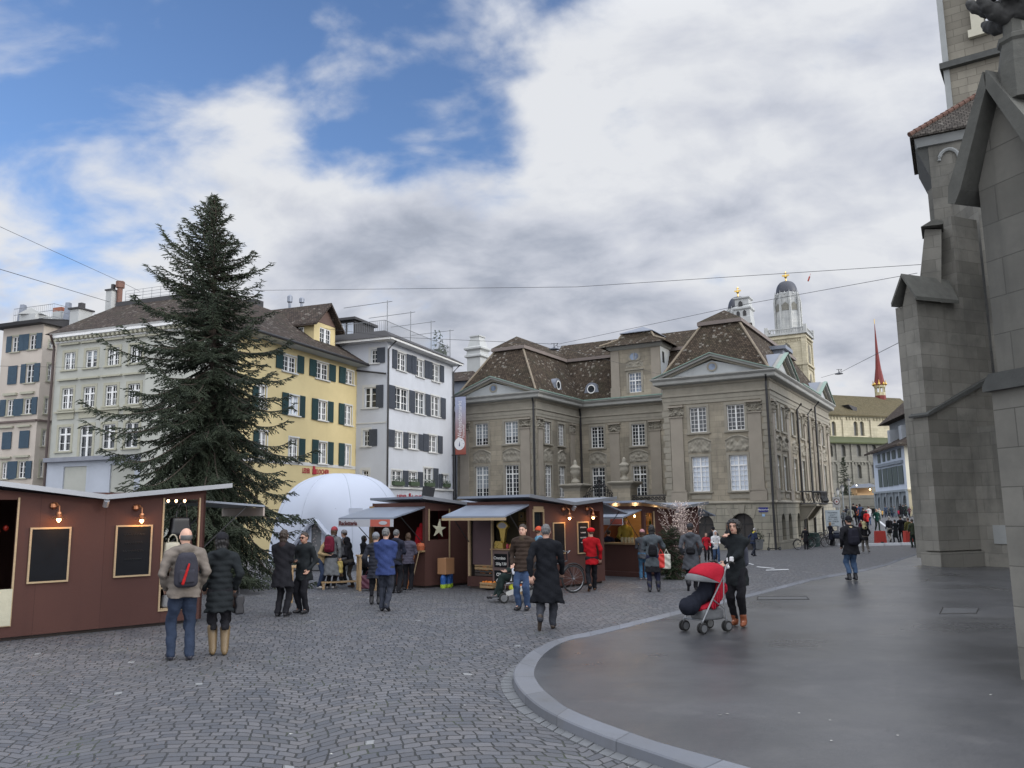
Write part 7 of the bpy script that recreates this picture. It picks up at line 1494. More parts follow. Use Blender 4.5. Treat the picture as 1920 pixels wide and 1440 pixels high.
# court gate with urns
def court():
    FR = PL(atY(1460, 1031, 59), A_F).off(.4);
    for (x0, x1, yc, sx0, sx1, ut, ub, lab) in ((1047, 1091, 914, 1055, 1084, 862, 908, 'left stone gate pier carrying a carved urn'), (1138, 1186, 909, 1143, 1179, 857, 905, 'right stone gate pier carrying a carved urn')):
        u0, z = FR.uz(x0, yc); u1 = FR.uz(x1, yc)[0]; uc = (u0 + u1) / 2; w = (u1 - u0); r = empty('gate_pier', FR.pt(uc, -1), lab, 'gate pier'); c = FR.pt(uc, 0, -w / 2)
        m = MB(); ws = w * .68; m.box((c[0], c[1], -1.2), (ws, ws, z + 1.2 - .3), A_F); m.box((c[0], c[1], -1.2), (ws * 1.15, ws * 1.15, .5), A_F); m.build('shaft', M_ST, r)
        m = MB(); m.lathe((c[0], c[1], 0), [(ws * .72, z - .3), (ws * .78, z - .1), (w * .72, z + .12), (w * .73, z + .22), (w * .5, z + .28)], 4, radians(45) + A_F); m.build('cap', M_STT, r)
        zt = FR.uz(uc, ut)[1]; zt = atY((x0 + x1) / 2, ut, c[1])[2]; zb = z + .28; H = zt - zb; q = .38
        m = MB(); m.lathe((c[0], c[1], zb), [(.36, 0), (.36, .12 * H), (.16, .2 * H), (.16, .27 * H), (.34, .36 * H), (.42, .5 * H), (.36, .58 * H), (.40, .61 * H), (.44, .66 * H), (.40, .70 * H), (.26, .74 * H), (.14, .8 * H), (.17, .88 * H), (.10, .95 * H), (.02, H)], 16); m.build('urn', M_STT, r, smooth=True)
    g = empty('iron_gate', FR.pt(FR.uz(1119, 920)[0], -.9), 'black wrought iron gate with scrolled crest between the two urn piers', 'gate'); m = MB(); u0, u1 = FR.uz(1087, 930)[0], FR.uz(1146, 930)[0]; zt = FR.uz(1119, 897)[1]; zb = FR.uz(1119, 934)[1]; rr = random.Random(3); uc = (u0 + u1) / 2; o = -.8
    for u in np.arange(u0, u1, .16): m.tube([FR.pt(u, -1.1, o), FR.pt(u, zb, o)], .02, 4)
    for z in (-.8, .6, zb): m.tube([FR.pt(u0, z, o), FR.pt(u1, z, o)], .03, 4)
    m.build('bars', M_IRON, g); m = MB()
    for s in (-1, 1):
        for k in range(9):
            t = k / 8; u = uc + s * (u1 - u0) / 2 * (1 - t * .95); z = zb + .1 + (zt - zb) * t ** 1.25 * .8; R = .17 + .05 * rr.random(); a0 = rr.random() * 6
            m.tube([FR.pt(u + R * (1 - j / 16) * cos(a0 + j * .55), z + R * (1 - j / 16) * sin(a0 + j * .55), o + .02 * s) for j in range(14)], .028, 4); m.tube([FR.pt(u, z, o), FR.pt(u, zb, o)], .03, 4)
    m.tube([FR.pt(uc, zb, o), FR.pt(uc, zt + .1, o)], .035, 5); m.lathe(FR.pt(uc, zt, o), [(.02, -.3), (.14, -.1), (.08, .05), (.02, .25)], 8)
    for k in range(5): m.lathe(FR.pt(uc + (k - 2) * .22, zt - .4 - .12 * abs(k - 2), o), [(.02, -.15), (.1, 0), (.02, .15)], 6)
    m.build('crest', M_IRON, g)
    r = empty('balustrade', FR.pt(-9.5, -1), 'low court wall with a black scrolled iron railing on top', 'wall'); u0, u1 = FR.uz(1180, 940)[0], -8.1; z0, z1 = FR.uz(1210, 942)[1], FR.uz(1210, 929)[1]
    m = MB(); m.pbox(FR, u0, u1, -1.2, z0 - .25, -1.0, -.3); m.build('wall', M_ST2, r); m = MB(); m.pbox(FR, u0, u1, z0 - .25, z0, -1.1, -.2); m.build('coping', M_STT, r)
    m = MB(); m.tube([FR.pt(u0, z1, -.6), FR.pt(u1, z1, -.6)], .045, 5); m.tube([FR.pt(u0, z0 + .08, -.6), FR.pt(u1, z0 + .08, -.6)], .03, 5)
    for u in np.arange(u0 + .15, u1, .3):
        R = .15
        for s in (0, 1): m.tube([FR.pt(u + R * (1 - j / 14) * cos(j * .6 + s * pi), (z0 + z1) / 2 + .04 + R * (1 - j / 14) * sin(j * .6 + s * pi), -.6) for j in range(11)], .024, 4)
    m.build('railing', M_IRON, r)
    m = MB(); u0, u1 = -18.9, FR.uz(1056, 930)[0]; r = empty('court_wall', FR.pt(u0, -1), 'low stone court wall left of the gate piers', 'wall'); m.pbox(FR, u0, u1, -1.2, .6, -1.0, -.3); m.build('wall', M_ST2, r)
court()
# spruces
def leaf_mat(name, a, b):
    m, T, bs = newmat(name); co = coords(T); n = T.noise(co, 1.4, 4, .6); g = T.node('ShaderNodeNewGeometry').outputs['Random Per Island']
    c = T.mix(T.maprange(n, .35, .65), a, b); c = T.mix(T.math('MULTIPLY', g, .55), c, mul(b, 1.35)); T.set(bs, 'Base Color', c); T.set(bs, 'Roughness', .7); T.set(bs, 'Specular IOR Level', .3); return m
def spruce(base, H, env, label, cat, nprim=190, sec=.085, shoot=(.07, .15), rad=.013, seed=1, mat=None, extra=(), group=None, trunk_r=.16, droop=1.0, zlow=.5, bend=(0, 0), lod=1.0):
    r = np.random.RandomState(seed); root = empty('spruce_tree', base, label, cat, group); base = np.asarray(base, float)
    S0 = []; S1 = []; SR = []; tb = MB(); n = 14
    tb.tube([base + np.array([bend[0] * (k / n) ** 1.5, bend[1] * (k / n), H * k / n]) for k in range(n + 1)], [trunk_r * (1 - k / n) + .012 for k in range(n + 1)], 8); tb.build('trunk', wood('spruce_bark', (.06, .045, .035), .9), root)
    bb = MB(); prims = []
    for i in range(nprim):
        z = zlow + (H - zlow - .15) * (i + r.rand()) / nprim; az = i * 2.39996 + r.uniform(-.4, .4); L = env(z / H, az) * r.uniform(.45, 1.12); prims.append((z, az, L))
    prims += list(extra)
    for z, az, L in prims:
        f = z / H; d = np.array([cos(az), sin(az), 0]); el0 = .75 * max(f - .55, -.35) / .45 - .05 + r.uniform(-.38, .26); o = base + np.array([bend[0] * f ** 1.5, bend[1] * f, z])
        m = max(int(L / .12), 3); pts = [o]; t_ = np.array([-d[1], d[0], 0]); wob = r.uniform(-.25, .25)
        for k in range(1, m + 1):
            s = k / m; el = el0 - .55 * droop * (1 - f) * sin(pi * min(s * 1.1, 1)) + .75 * s ** 3 * (1 - .3 * f); dd = d * cos(el) + t_ * wob * s * .4 + np.array([0, 0, sin(el)]); pts.append(pts[-1] + dd * L / m)
        bb.tube(pts, [.022 * (1 - k / (m + 1)) + .006 for k in range(m + 1)], 4, caps=False)
        P = np.array(pts); seg = np.arange(m); ns = max(int(L / sec), 4)
        for j in range(ns):
            s = .12 + .88 * (j + r.rand() * .6) / ns; x = s * m; k = min(int(x), m - 1); q = P[k] + (P[k + 1] - P[k]) * (x - k); fw = nrm(P[k + 1] - P[k]); sd = 1 if j % 2 else -1
            l2 = min(.75, .28 + .45 * L * .34) * (1.15 - s) ** .6 * r.uniform(.6, 1.25) * (0.6 + .6 * (1 - f)); side = t_ * sd * r.uniform(.45, 1.0) + fw * r.uniform(.35, .9) + np.array([0, 0, -r.uniform(.15, .9) * droop * (1.1 - f)]); side = nrm(side)
            ms = max(int(l2 / .07 * lod), 2); prev = q
            for a in range(ms):
                sl = l2 / ms; dr = nrm(side + np.array([0, 0, -.28 * droop * a / ms * (1.2 - f)])); nx = prev + dr * sl; S0.append(prev); S1.append(nx + dr * sl * .25); SR.append(rad * 1.15)
                for w in ((-1, 1) if lod > .8 else (r.choice([-1, 1]),)):
                    if r.rand() < .88: c_ = nrm(np.cross(dr, [0, 0, 1.0]) * w * .8 + dr * .8 + r.uniform(-.35, .35, 3) + np.array([0, 0, -.25])); ll = r.uniform(*shoot) * (1.2 - .5 * a / ms); S0.append(prev); S1.append(prev + c_ * ll); SR.append(rad)
                prev = nx
        for k in range(m):
            S0.append(P[k]); S1.append(P[k + 1]); SR.append(rad * 1.5)
    bb.build('branch', MATS['spruce_bark'], root)
    A = np.array(S0); B = np.array(S1); R_ = np.array(SR); D = B - A; Ln = np.linalg.norm(D, axis=1, keepdims=True); D = D / np.maximum(Ln, 1e-6)
    h = np.cross(D, [.3, .2, 1.0]); h /= np.linalg.norm(h, axis=1, keepdims=True); g = np.cross(D, h); N = len(A); rv = r.uniform(.75, 1.25, (N, 1)) * R_[:, None]
    M = A + D * Ln * .4; V = np.stack([A, M + h * rv, M + (-.5 * h + .866 * g) * rv, M + (-.5 * h - .866 * g) * rv, B], 1).reshape(-1, 3); o = (np.arange(N) * 5)[:, None]
    F = np.concatenate([o + np.array(q) for q in ((0, 2, 1), (0, 3, 2), (0, 1, 3), (4, 1, 2), (4, 2, 3), (4, 3, 1))]); mesh_obj('crown', V, F, mat or leaf_mat('spruce_needles', (.017, .026, .017), (.040, .052, .030)), root, uv=False)
    return root, N
def envA(f, az):
    x = [0, .06, .14, .22, .3, .4, .5, .6, .7, .8, .9, 1.0]; y = [2.3, 3.4, 4.5, 4.3, 3.9, 3.4, 2.9, 2.5, 2.05, 1.5, .85, .14]
    v = np.interp(f, x, y); return v * (1 - .12 * cos(az)) * (1 if f > .2 else (1 - .13 * max(cos(az), 0)))
tb_ = grd(392, 1103); TH = atY(398, 366, tb_[1])[2]
spr, NSH = spruce(tb_, TH, envA, 'tall dark spruce standing on the square behind the nearest stall', 'tree', nprim=470, sec=.082, shoot=(.09, .19), rad=.0145, bend=(-.34, 0), extra=[(2.15, -.15, 4.0), (1.9, -.3, 3.4), (3.1, pi + .2, 4.6), (2.6, pi - .15, 4.4), (3.9, pi + .05, 4.0), (TH * .80, pi + .15, 2.1), (TH * .78, .1, 1.75), (1.5, -1.2, 2.4), (1.4, -.8, 2.2), (1.0, -1.0, 1.8), (.9, -.6, 1.9), (.8, -1.5, 1.6), (.6, -.9, 1.7)])
print('shoots', NSH)
fb = atY(1586, 934, 152); spruce((fb[0], fb[1], QZ), atY(1586, 857, 152)[2] - QZ, lambda f, a: 2.3 * (1 - f) ** .8 + .1, 'small dark spruce on the far quay terrace before the cream church', 'tree', nprim=90, sec=.3, shoot=(.2, .4), rad=.05, seed=5, lod=.5, trunk_r=.1, zlow=.3)
bq = grd(1262, 1086); spruce(bq, 1.55, lambda f, a: .55 * (1 - f) ** .5 + .12, 'low bushy fir standing at the right end of the warm lit stall', 'bush', nprim=80, sec=.06, shoot=(.06, .12), rad=.010, seed=9, trunk_r=.03, zlow=.05, mat=leaf_mat('fir_needles', (.012, .026, .012), (.03, .045, .02)), lod=.9)
def birch_twigs():
    b = grd(1278, 1080); r = empty('frosted_birch', b, 'bare pale birch twigs strung with tiny lights above the fir at the stall', 'plant'); q = random.Random(6); m = MB(); lt = MB()
    for i in range(26):
        a = q.uniform(0, 6.28); p = np.array([b[0] + .12 * cos(a), b[1] + .12 * sin(a), .6]); d = np.array([.22 * cos(a), .22 * sin(a), 1]); pts = [p]
        for k in range(9):
            d = nrm(d + np.array([q.uniform(-.18, .18), q.uniform(-.18, .18), q.uniform(-.02, .1)])); pts.append(pts[-1] + d * .17)
            if k > 2:
                for _ in range(3): s = nrm(np.array([q.uniform(-1, 1), q.uniform(-1, 1), q.uniform(.2, 1)])); e = pts[-1] + s * q.uniform(.08, .22); m.tube([pts[-1], e], [.005, .003], 3, caps=False); lt.lathe(e, [(.002, -.009), (.009, 0), (.002, .009)], 4)
        m.tube(pts, [.012 - .001 * k for k in range(10)], 4, caps=False)
    m.build('twigs', plain('pale_pink_twigs', (.34, .27, .25), .7, .2), r); tag(lt.build('light_beads', emit('white_light_beads', (1, .85, .75), .5), r), kind='stuff')
birch_twigs()
# overhead wires and street lamps
def wire(pts, label, r=.014, sag=.0):
    P = [atY(*p) for p in pts]; out = []
    for a, b in zip(P[:-1], P[1:]):
        for k in range(12): t = k / 12; out.append(a * (1 - t) + b * t - np.array([0, 0, sag * 4 * t * (1 - t)]))
    m = MB(); m.tube(out + [P[-1]], r * .75, 5); tag(m.build('overhead_wire', plain('dark_wire', (.03, .03, .035), .6, .1), None), label, 'wire', 'wires strung over the square')
wire([(-700, 106, 16), (230, 530, 40), (640, 760, 75)][:2] + [(262, 546, 42)], 'thin wire entering at the upper left above the rooftops', .012)
wire([(-700, 296, 16), (205, 566, 44)], 'cable running from the left edge to the grey house chimney', .018)
wire([(430, 545, 45), (1080, 538, 35), (1727, 496, 29)], 'long level wire crossing the sky from the spruce to the church', .014, .0)
wire([(560, 610, 60), (740, 632, 56), (1035, 645, 48)], 'wire from the yellow house to the hanging street lamp', .018)
wire([(1048, 645, 48), (1400, 570, 36), (1720, 512, 29)], 'wire rising from the hanging lamp to the church pinnacle', .014)
wire([(1042, 648, 48), (1230, 700, 60), (1540, 740, 66)], 'wire descending behind the lamp across the palace front', .012)
wire([(1540, 708, 62), (1578, 697, 52), (1702, 634, 28.5)], 'short wire carrying the right hanging lamp from the palace corner', .016)
wire([(-20, 686, 40), (200, 690, 45)], 'faint wire crossing the cream and grey house fronts', .012)
def hanglamp(x, y, Y, s, lab):
    c = atY(x, y, Y); r = empty('hanging_lamp', c, lab, 'street lamp', 'lamps hung on wires over the square'); m = MB(); m.lathe(c, [(.05 * s, .16 * s), (.12 * s, .1 * s), (.34 * s, .03 * s), (.36 * s, -.02 * s), (.2 * s, -.05 * s)], 20); m.build('shade', plain('dark_lamp_shade', (.05, .055, .07), .4, .2), r, smooth=False)
    m = MB(); m.tube([c + [0, 0, .14 * s], c + [0, 0, .4 * s]], .03 * s, 6); m.tube([c + [.05 * s, 0, .2 * s], c + [.3 * s, 0, .42 * s], c + [.2 * s, 0, .3 * s], c + [.28 * s, 0, .1 * s]], .015 * s, 5); m.tube([c + [-.2 * s, 0, .4 * s], c + [.3 * s, 0, .42 * s]], .02 * s, 5); m.build('bracket', M_PIPE, r)
hanglamp(1039, 655, 48, .85, 'round street lamp hung on wires before the left palace wing'); hanglamp(1573, 701, 52, .7, 'round street lamp hung on a wire right of the palace')
m = MB(); c = atY(1520, 513, 31); m.tube([c, c + [-.05, 0, -.12]], .006, 4); m.tube([c + [-.05, 0, -.12], c + [-.12, 0, -.30]], .03, 6); tag(m.build('wire_marker', plain('red_marker', (.4, .05, .03), .6, .1), None), 'small red marker dangling from the long level wire', 'marker')
def lantern(x, yt, yb, Y, lab):
    t = atY(x, yt, Y); z0 = gz(t[0], t[1]) if Y < 100 else 0; s = (13 / FPX) * Y; r = empty('street_lantern', (t[0], t[1], z0), lab, 'street lamp', 'old lanterns along the left side of the bridge'); m = MB(); m.tube([(t[0], t[1], z0), (t[0], t[1], t[2] - s * 1.0)], [.09, .06], 6); m.build('post', plain('pale_grey_post', (.2, .22, .23), .6, .1), r)
    m = MB(); z = t[2] - s; m.lathe((t[0], t[1], z), [(.12, 0), (.24, .6 * s)], 6); m.build('glass', plain('frosted_lantern_glass', (.5, .5, .48), .3, .1), r); m = MB(); m.lathe((t[0], t[1], z), [(.28, .6 * s), (.1, .85 * s), (.04, s)], 6); m.build('roof', M_PIPE, r)
lantern(1590, 896, 980, 78, 'tallest lantern, nearest on the bridge, before the small spruce'); lantern(1578.5, 908, 985, 92, 'second lantern on the bridge, left of the tallest'); lantern(1570, 914, 985, 106, 'third lantern on the bridge, before the dark tree foot'); lantern(1562, 921, 985, 120, 'farthest lantern, lowest beside the palace corner')
# signs, barriers and markings by the bridge
def signs():
    P = PL(atY(1567, 1010, 66), 0.05); zb = -1.0
    r = empty('information_sign', P.pt(P.uz(1563, 1020)[0], zb), 'large pale grey information board on posts beside the bridge', 'sign'); u0, u1, z0, z1 = rect(P, 1547.5, 1574.5, 956.5, 987); m = MB(); m.pbox(P, u0, u1, z0, z1, 0, .06); m.build('board', plain('pale_blue_grey_board', (.36, .42, .47), .6, .1), r)
    for u in (u0 + .1, u1 - .1): m = MB(); m.tube([P.pt(u, zb - .4, -.05), P.pt(u, z1, -.05)], .04, 6); m.build('post', M_EDGE, r)
    dk = plain('sign_black', (.05, .06, .07), .7, .1); w = u1 - u0; H = z1 - z0; uc = (u0 + u1) / 2
    for i, t in enumerate(('Münsterbrücke', 'gesperrt', 'für Fahrzeuge', '22.11. – 24.12.', '11.00 – 22.00 Uhr', 'Velo', 'absteigen bitte')): text(r, t, P, uc, z1 - .24 - i * .175 * H / 1.28, .065, .15, dk, 'sign_lettering', sx=.85)
    q = empty('traffic_sign', P.pt(P.uz(1567, 1020)[0] - .0, zb, -.3), 'square traffic sign showing a black and red ringed circle above the board', 'sign'); Q = P.off(-.3); u0, u1, z0, z1 = rect(Q, 1561, 1575, 932, 951.5); m = MB(); m.pbox(Q, u0, u1, z0, z1, 0, .05); m.build('plate', plain('grey_sign_plate', (.32, .33, .34), .6, .1), q); c = Q.pt((u0 + u1) / 2, (z0 + z1) / 2 + .05, .06)
    for rr_, cc, o in ((.25, (.05, .02, .02), 0), (.18, (.5, .5, .5), .01), (.08, (.25, .06, .06), .02)): m = MB(); m.poly([c + Q.n * o + Q.e * rr_ * cos(k * pi / 12) + np.array([0, 0, rr_ * sin(k * pi / 12)]) for k in range(24)]); m.build('symbol', plain('sym%g' % rr_, cc, .6, .05), q)
    m = MB(); m.tube([Q.pt((u0 + u1) / 2, zb - .3, -.05), Q.pt((u0 + u1) / 2, z1, -.05)], .045, 6); m.build('post', M_EDGE, q)
    red = plain('barrier_red', (.42, .05, .04), .6, .1); wh = plain('barrier_white', (.5, .52, .55), .6, .08)
    for (x0, x1, lab) in ((1645, 1663.5, 'red water-filled barrier block, the left one of two on the bridge approach'), (1700, 1713, 'red barrier block, the right one of two, partly behind walkers')):
        b = gnd((x0 + x1) / 2, 1021); s = b[1] / FPX; w = (x1 - x0) * s; h = 24.5 * s; z = gz(b[0], b[1]); r = empty('barrier_block', (b[0], b[1], z), lab, 'barrier', 'red barrier blocks on the bridge approach'); m = MB(); m.hexa([b + np.array(v) for v in ((-w / 2, 0, 0), (w / 2, 0, 0), (w / 2, .5, 0), (-w / 2, .5, 0), (-w / 2 * .92, .08, h), (w / 2 * .92, .08, h), (w / 2 * .92, .42, h), (-w / 2 * .92, .42, h))]); m.build('body', red, r)
        m = MB(); m.box(b + np.array([0, -.03, .08]), (w * .3, .05, .12)); m.build('socket', M_PIPE, r)
    m = MB(); a = gnd(1573, 1024.5); b = gnd(1760, 1021.5); n = 6
    e = (b - a)[:2]; ang = atan2(e[1], e[0]); Lh = np.hypot(*e)
    for i in range(n):
        t0, t1 = i / n + .01, (i + 1) / n - .01; p0 = a + (b - a) * t0; p1 = a + (b - a) * t1; dz = np.array([0, 0, .16]); dy = np.array([0, .4, 0]); z0 = np.array([0, 0, gz(p0[0], p0[1]) - p0[2]]); z1 = np.array([0, 0, gz(p1[0], p1[1]) - p1[2]])
        m = MB(); m.hexa([p0 + z0, p1 + z1, p1 + z1 + dy, p0 + z0 + dy, p0 + z0 + dz, p1 + z1 + dz, p1 + z1 + dy + dz, p0 + z0 + dy + dz]); tag(m.build('road_threshold', wh, None), 'low white threshold slab across the bridge approach, %s from the left' % ('first', 'second', 'third', 'fourth', 'fifth', 'sixth')[i], 'kerb block', 'white slabs across the bridge approach')
    def paint(px, name='road_marking'): m = MB(); m.poly([gnd(x, y) + np.array([0, 0, .012]) for x, y in px]); tag(m.build(name, plain('worn_white_paint', (.45, .46, .47), .7, .2, 6), None, loc=(0, 0, 0)), kind='structure')
    paint([(1418, 1064), (1452, 1067), (1452, 1065.6), (1420, 1062.6)]); paint([(1436, 1070.5), (1480, 1069.2), (1478, 1067.6), (1436, 1068.9)]); paint([(1395, 1055), (1412, 1060), (1414, 1059), (1397, 1054)])
    paint([(1634, 968.4), (1640, 968.4), (1668, 991), (1664, 991)])
    for px, lab in ((((1421, 1119), (1512, 1118.5), (1517, 1124), (1420, 1124.5)), 'long rectangular drain cover in the pavement right of the stroller'), (((1768, 1139), (1835, 1141), (1830, 1150), (1762, 1151)), 'rectangular manhole cover in the pavement before the church')):
        P_ = [grd(x, y, KH) for x, y in px]; r = empty('manhole_cover', P_[0], lab, 'manhole cover'); m = MB(); m.poly([p for p in P_][::-1]); m.build('plate', plain('cover_asphalt', (.06, .062, .065), .5, .2, 9), r); m = MB()
        for i in range(4): m.tube([P_[i], P_[(i + 1) % 4]], .012, 4)
        m.build('rim', plain('cover_edge', (.02, .02, .02), .6, .1), r)
signs()
rr = random.Random(77); m = MB()
for i in range(60):
    x, y = rr.uniform(0, 1920), rr.uniform(1130, 1440) ** 1.0; onpav = x > 1000 + 0; q = grd(x, y, KH + .002 if (x > 1130 and y > 1180 and x > 2.2 * (y - 1180) + 1010) or (x > 1330 and y > 1150) else .016)
    if q[2] < .05 and x > 940 and y < 1420 and x < 1300: continue
    s = rr.uniform(.006, .02); a = rr.random() * 6; m.poly([q + np.array([s * cos(a + k * 2.1) * rr.uniform(.5, 1.3), s * sin(a + k * 2.1) * rr.uniform(.5, 1.3), .001 * k]) for k in range(3)])
tag(m.build('litter_specks', plain('pale_litter', (.45, .45, .42), .8, .3), None, loc=(0, 0, 0)), 'tiny pale specks of litter scattered over cobbles and pavement', 'litter', kind='stuff')
# people
def ik(a, b, l1, l2, pole):
    a, b, pole = (np.asarray(v, float) for v in (a, b, pole)); d = b - a; L = min(np.linalg.norm(d), (l1 + l2) * .999); u = nrm(d); x = (l1 * l1 - l2 * l2 + L * L) / (2 * L); h = sqrt(max(l1 * l1 - x * x, 0)); p = nrm(pole - u * (pole @ u)); return a + u * x + p * h
SKINS = [plain('skin_light', (.50, .30, .22), .55, .12, 9), plain('skin_tan', (.38, .215, .15), .55, .12, 9)]
M_EYE = plain('dark_eye', (.02, .015, .012), .3, .1); M_LIP = plain('lips', (.30, .09, .08), .5, .1); M_BROW = plain('brow_hair', (.035, .022, .015), .8, .2)
HAIRS = dict(black=(.010, .009, .009), dark=(.028, .018, .012), brown=(.07, .04, .022), grey=(.10, .10, .10), blond=(.30, .20, .10), white=(.32, .31, .30))
def hand_sdf(X):
    d = rbox(X, (0, 0, -.05), (.038, .014, .045), .013)
    for i, (x, l) in enumerate(((-.029, .062), (-.010, .074), (.010, .070), (.028, .054))):
        a = (x, 0, -.09); m = (x * 1.12, .012, -.09 - l * .5); e = (x * 1.1, .042, -.09 - l * .8); d = smin(d, np.minimum(cone(X, a, m, .0095, .0085), cone(X, m, e, .0085, .0068)), .005)
    t = (-.040, .004, -.025); m = (-.058, .018, -.058); e = (-.052, .034, -.085); return smin(d, np.minimum(cone(X, t, m, .013, .0105), cone(X, m, e, .0105, .008)), .008)
HAND = surfnet(hand_sdf, (-.085, -.03, -.185), (.06, .07, .01), .0062)
ARM = dict(down=(.27, .02, .80), pocket=(.215, .10, .95), front=(.05, .25, 1.13), hold=(.13, .30, 1.08), phone=(.085, .125, 1.53), fwd=(.16, .42, 1.05), swing=(.26, -.18, .84), swingf=(.25, .24, .86), up=(.16, .2, 1.38), hip=(.24, .0, .98))
def person(label, px, yt, yf, az, top=((.02, .02, .022), .80, .0), legs=((.02, .02, .025), .06), shoes=((.02, .016, .014), 0), hair=('dark', 'short'), hat=None, arms=('down', 'down'), feet=((-.09, 0, 0, 0), (.09, 0, 0, 0)), lod=1, skin=0, lean=0, roll=0, yaw=0, hood=0, scarf=None, bulk=1.0, sit=0, pos=None, H=None, group=None, extra=(), puff=0, z=None, glasses=False, skirt=None):
    if pos is None: pos = gnd(px, yf) if z is None else grd(px, yf, z)
    pos = np.array(pos, float)
    if H is None: H = atY(px, yt, pos[1])[2] - pos[2]
    s = H / 1.76; az = radians(az); f = np.array([sin(az), cos(az), 0]); r = np.array([cos(az), -sin(az), 0]); u = np.array([0, 0, 1.0])
    root = empty('person', pos, label, 'person', group)
    W = lambda X: pos + s * (X[:, :1] * r + X[:, 1:2] * f + X[:, 2:3] * u)
    h = {0: .017, 1: .024, 2: .045}[lod]; hz = .93 if not sit else sit
    ax = nrm([sin(roll), sin(lean), cos(lean)]); pel = np.array([0, 0, hz]); at = lambda t, x=0, y=0: pel + ax * t + np.array([x, y, 0])
    sh = {k: at(.49, k * .185 * bulk ** .5, -.01) for k in (-1, 1)}; hd = at(.705, 0, .02)
    cy, sy = cos(radians(yaw)), sin(radians(yaw))
    def HL(X): q = X - hd; return np.stack([q[:, 0] * cy - q[:, 1] * sy, q[:, 0] * sy + q[:, 1] * cy, q[:, 2]], 1)
    hips = {k: pel + np.array([k * .085, 0, -.02]) for k in (-1, 1)}
    ank = {}; toe = {}; kne = {}
    for k, ft in zip((-1, 1), feet):
        x, y, zz, pt = ft; p = radians(pt); ank[k] = np.array([x, y, .09 + zz]); toe[k] = ank[k] + np.array([k * .02, .17 * cos(p), -.05 - .17 * sin(p)]); kne[k] = ik(hips[k], ank[k], .44, .42, (k * .08, 1, .0))
    wr = {}; elb = {}
    for k, a in zip((-1, 1), arms):
        w = ARM[a] if isinstance(a, str) else a; t = np.array([k * w[0] if isinstance(a, str) else w[0], w[1], w[2] + hz - .93]); v = t - sh[k]; L = np.linalg.norm(v); t = sh[k] + v * min(1, .535 / L); wr[k] = t; elb[k] = ik(sh[k], t, .29, .265, ((k * .6, -1, -.15) if a == 'pocket' else (k * .35, -.8, -.9)) if (a in ('pocket', 'front', 'hip')) else (k * .5, -.8, -.5))
    tc, hem, fl = top; b = bulk
    def bodyf(X):
        d = cone(X, at(.42), at(.12), .125 * b, .115 * b, (1, .66, 1)); d = smin(d, ell(X, pel, (.15 * b, .105, .12)), .05); d = smin(d, cone(X, sh[-1] + [.03, 0, -.04], sh[1] + [-.03, 0, -.04], .032, .032), .05); d = smin(d, cone(X, at(.48), at(.62, 0, .01), .055, .048), .03)
        for k in (-1, 1):
            d = smin(d, cone(X, hips[k], kne[k], .070, .042), .04); d = smin(d, cone(X, kne[k], ank[k], .040, .026), .03); d = smin(d, cone(X, sh[k] + [-k * .015, 0, -.035], elb[k], .033, .03), .03); d = smin(d, cone(X, elb[k], wr[k], .036, .024), .02)
            d = smin(d, cone(X, ank[k], toe[k] + [0, 0, .01], .034, .02), .02)
        return d
    def headf(X):
        q = HL(X); d = ell(q, (0, -.008, .015), (.076, .096, .098)); d = smin(d, ell(q, (0, .03, -.055), (.056, .058, .058)), .035); d = smin(d, ell(q, (0, .055, -.085), (.026, .024, .022)), .02)
        d = smin(d, cone(q, (0, .083, .012), (0, .108, -.022), .008, .0125), .010); d = smin(d, ell(q, (0, .080, .028), (.05, .016, .010)), .012)
        for k in (-1, 1): d = -smin(-d, ell(q, (k * .03, .098, .008), (.016, .012, .010)), .006); d = smin(d, ell(q, (k * .078, -.002, -.008), (.010, .022, .032)), .006); d = np.minimum(d, ell(q, (k * .03, .080, .008), (.0135, .0125, .009)))
        d = smin(d, ell(q, (0, .088, -.052), (.022, .010, .0075)), .005); return smin(d, cone(X, hd + [0, -.02, -.06], at(.56), .052, .055), .02)
    lo = np.array([-.62, -.62, -.03]); hi = np.array([.62, .75, 1.85])
    def box_of(pts, m=.16): pts = np.array(pts); return pts.min(0) - m, pts.max(0) + m
    allp = [hd + ax * .12, *ank.values(), *toe.values(), *wr.values(), *elb.values(), pel]
    V, F = surfnet(bodyf, *box_of(allp, .17), max(h * 1.3, .028)); MI = np.zeros(len(F), int); Vs = [W(V)]; Fs = [F]; MIs = [MI]; n = len(V)
    hh = {0: .0085, 1: .011, 2: .022}[lod]; V, F = surfnet(headf, *box_of([hd], .175), hh)
    c = HL(V[F].mean(1)); mi = np.zeros(len(F), int)
    if lod < 2:
        mi[((np.abs(c[:, 0]) - .03) ** 2 / .0125 ** 2 + (c[:, 2] - .007) ** 2 / .0065 ** 2 < 1) & (c[:, 1] > .07)] = 1; mi[(np.abs(c[:, 0]) < .021) & (np.abs(c[:, 2] + .052) < .007) & (c[:, 1] > .08)] = 2; mi[(np.abs(np.abs(c[:, 0]) - .031) < .018) & (np.abs(c[:, 2] - .032) < .0052) & (c[:, 1] > .07)] = 3
    Vs.append(W(V)); Fs.append(F + n); MIs.append(mi); n += len(V)
    if lod < 2:
        for k in (-1, 1):
            d = nrm(wr[k] - elb[k]); zax = -d; xax = nrm(np.cross([0, 1, .2] if abs(d[1]) < .8 else [0, .2, 1], zax)) * 1.0; yax = np.cross(zax, xax); Q = HAND[0].copy(); Q[:, 0] *= -k * -1; Q = wr[k] + Q[:, :1] * xax + Q[:, 1:2] * yax + Q[:, 2:3] * zax
            Ff = HAND[1] if k > 0 else HAND[1][:, ::-1]; Vs.append(W(Q)); Fs.append(Ff + n); MIs.append(np.zeros(len(Ff), int)); n += len(Q)
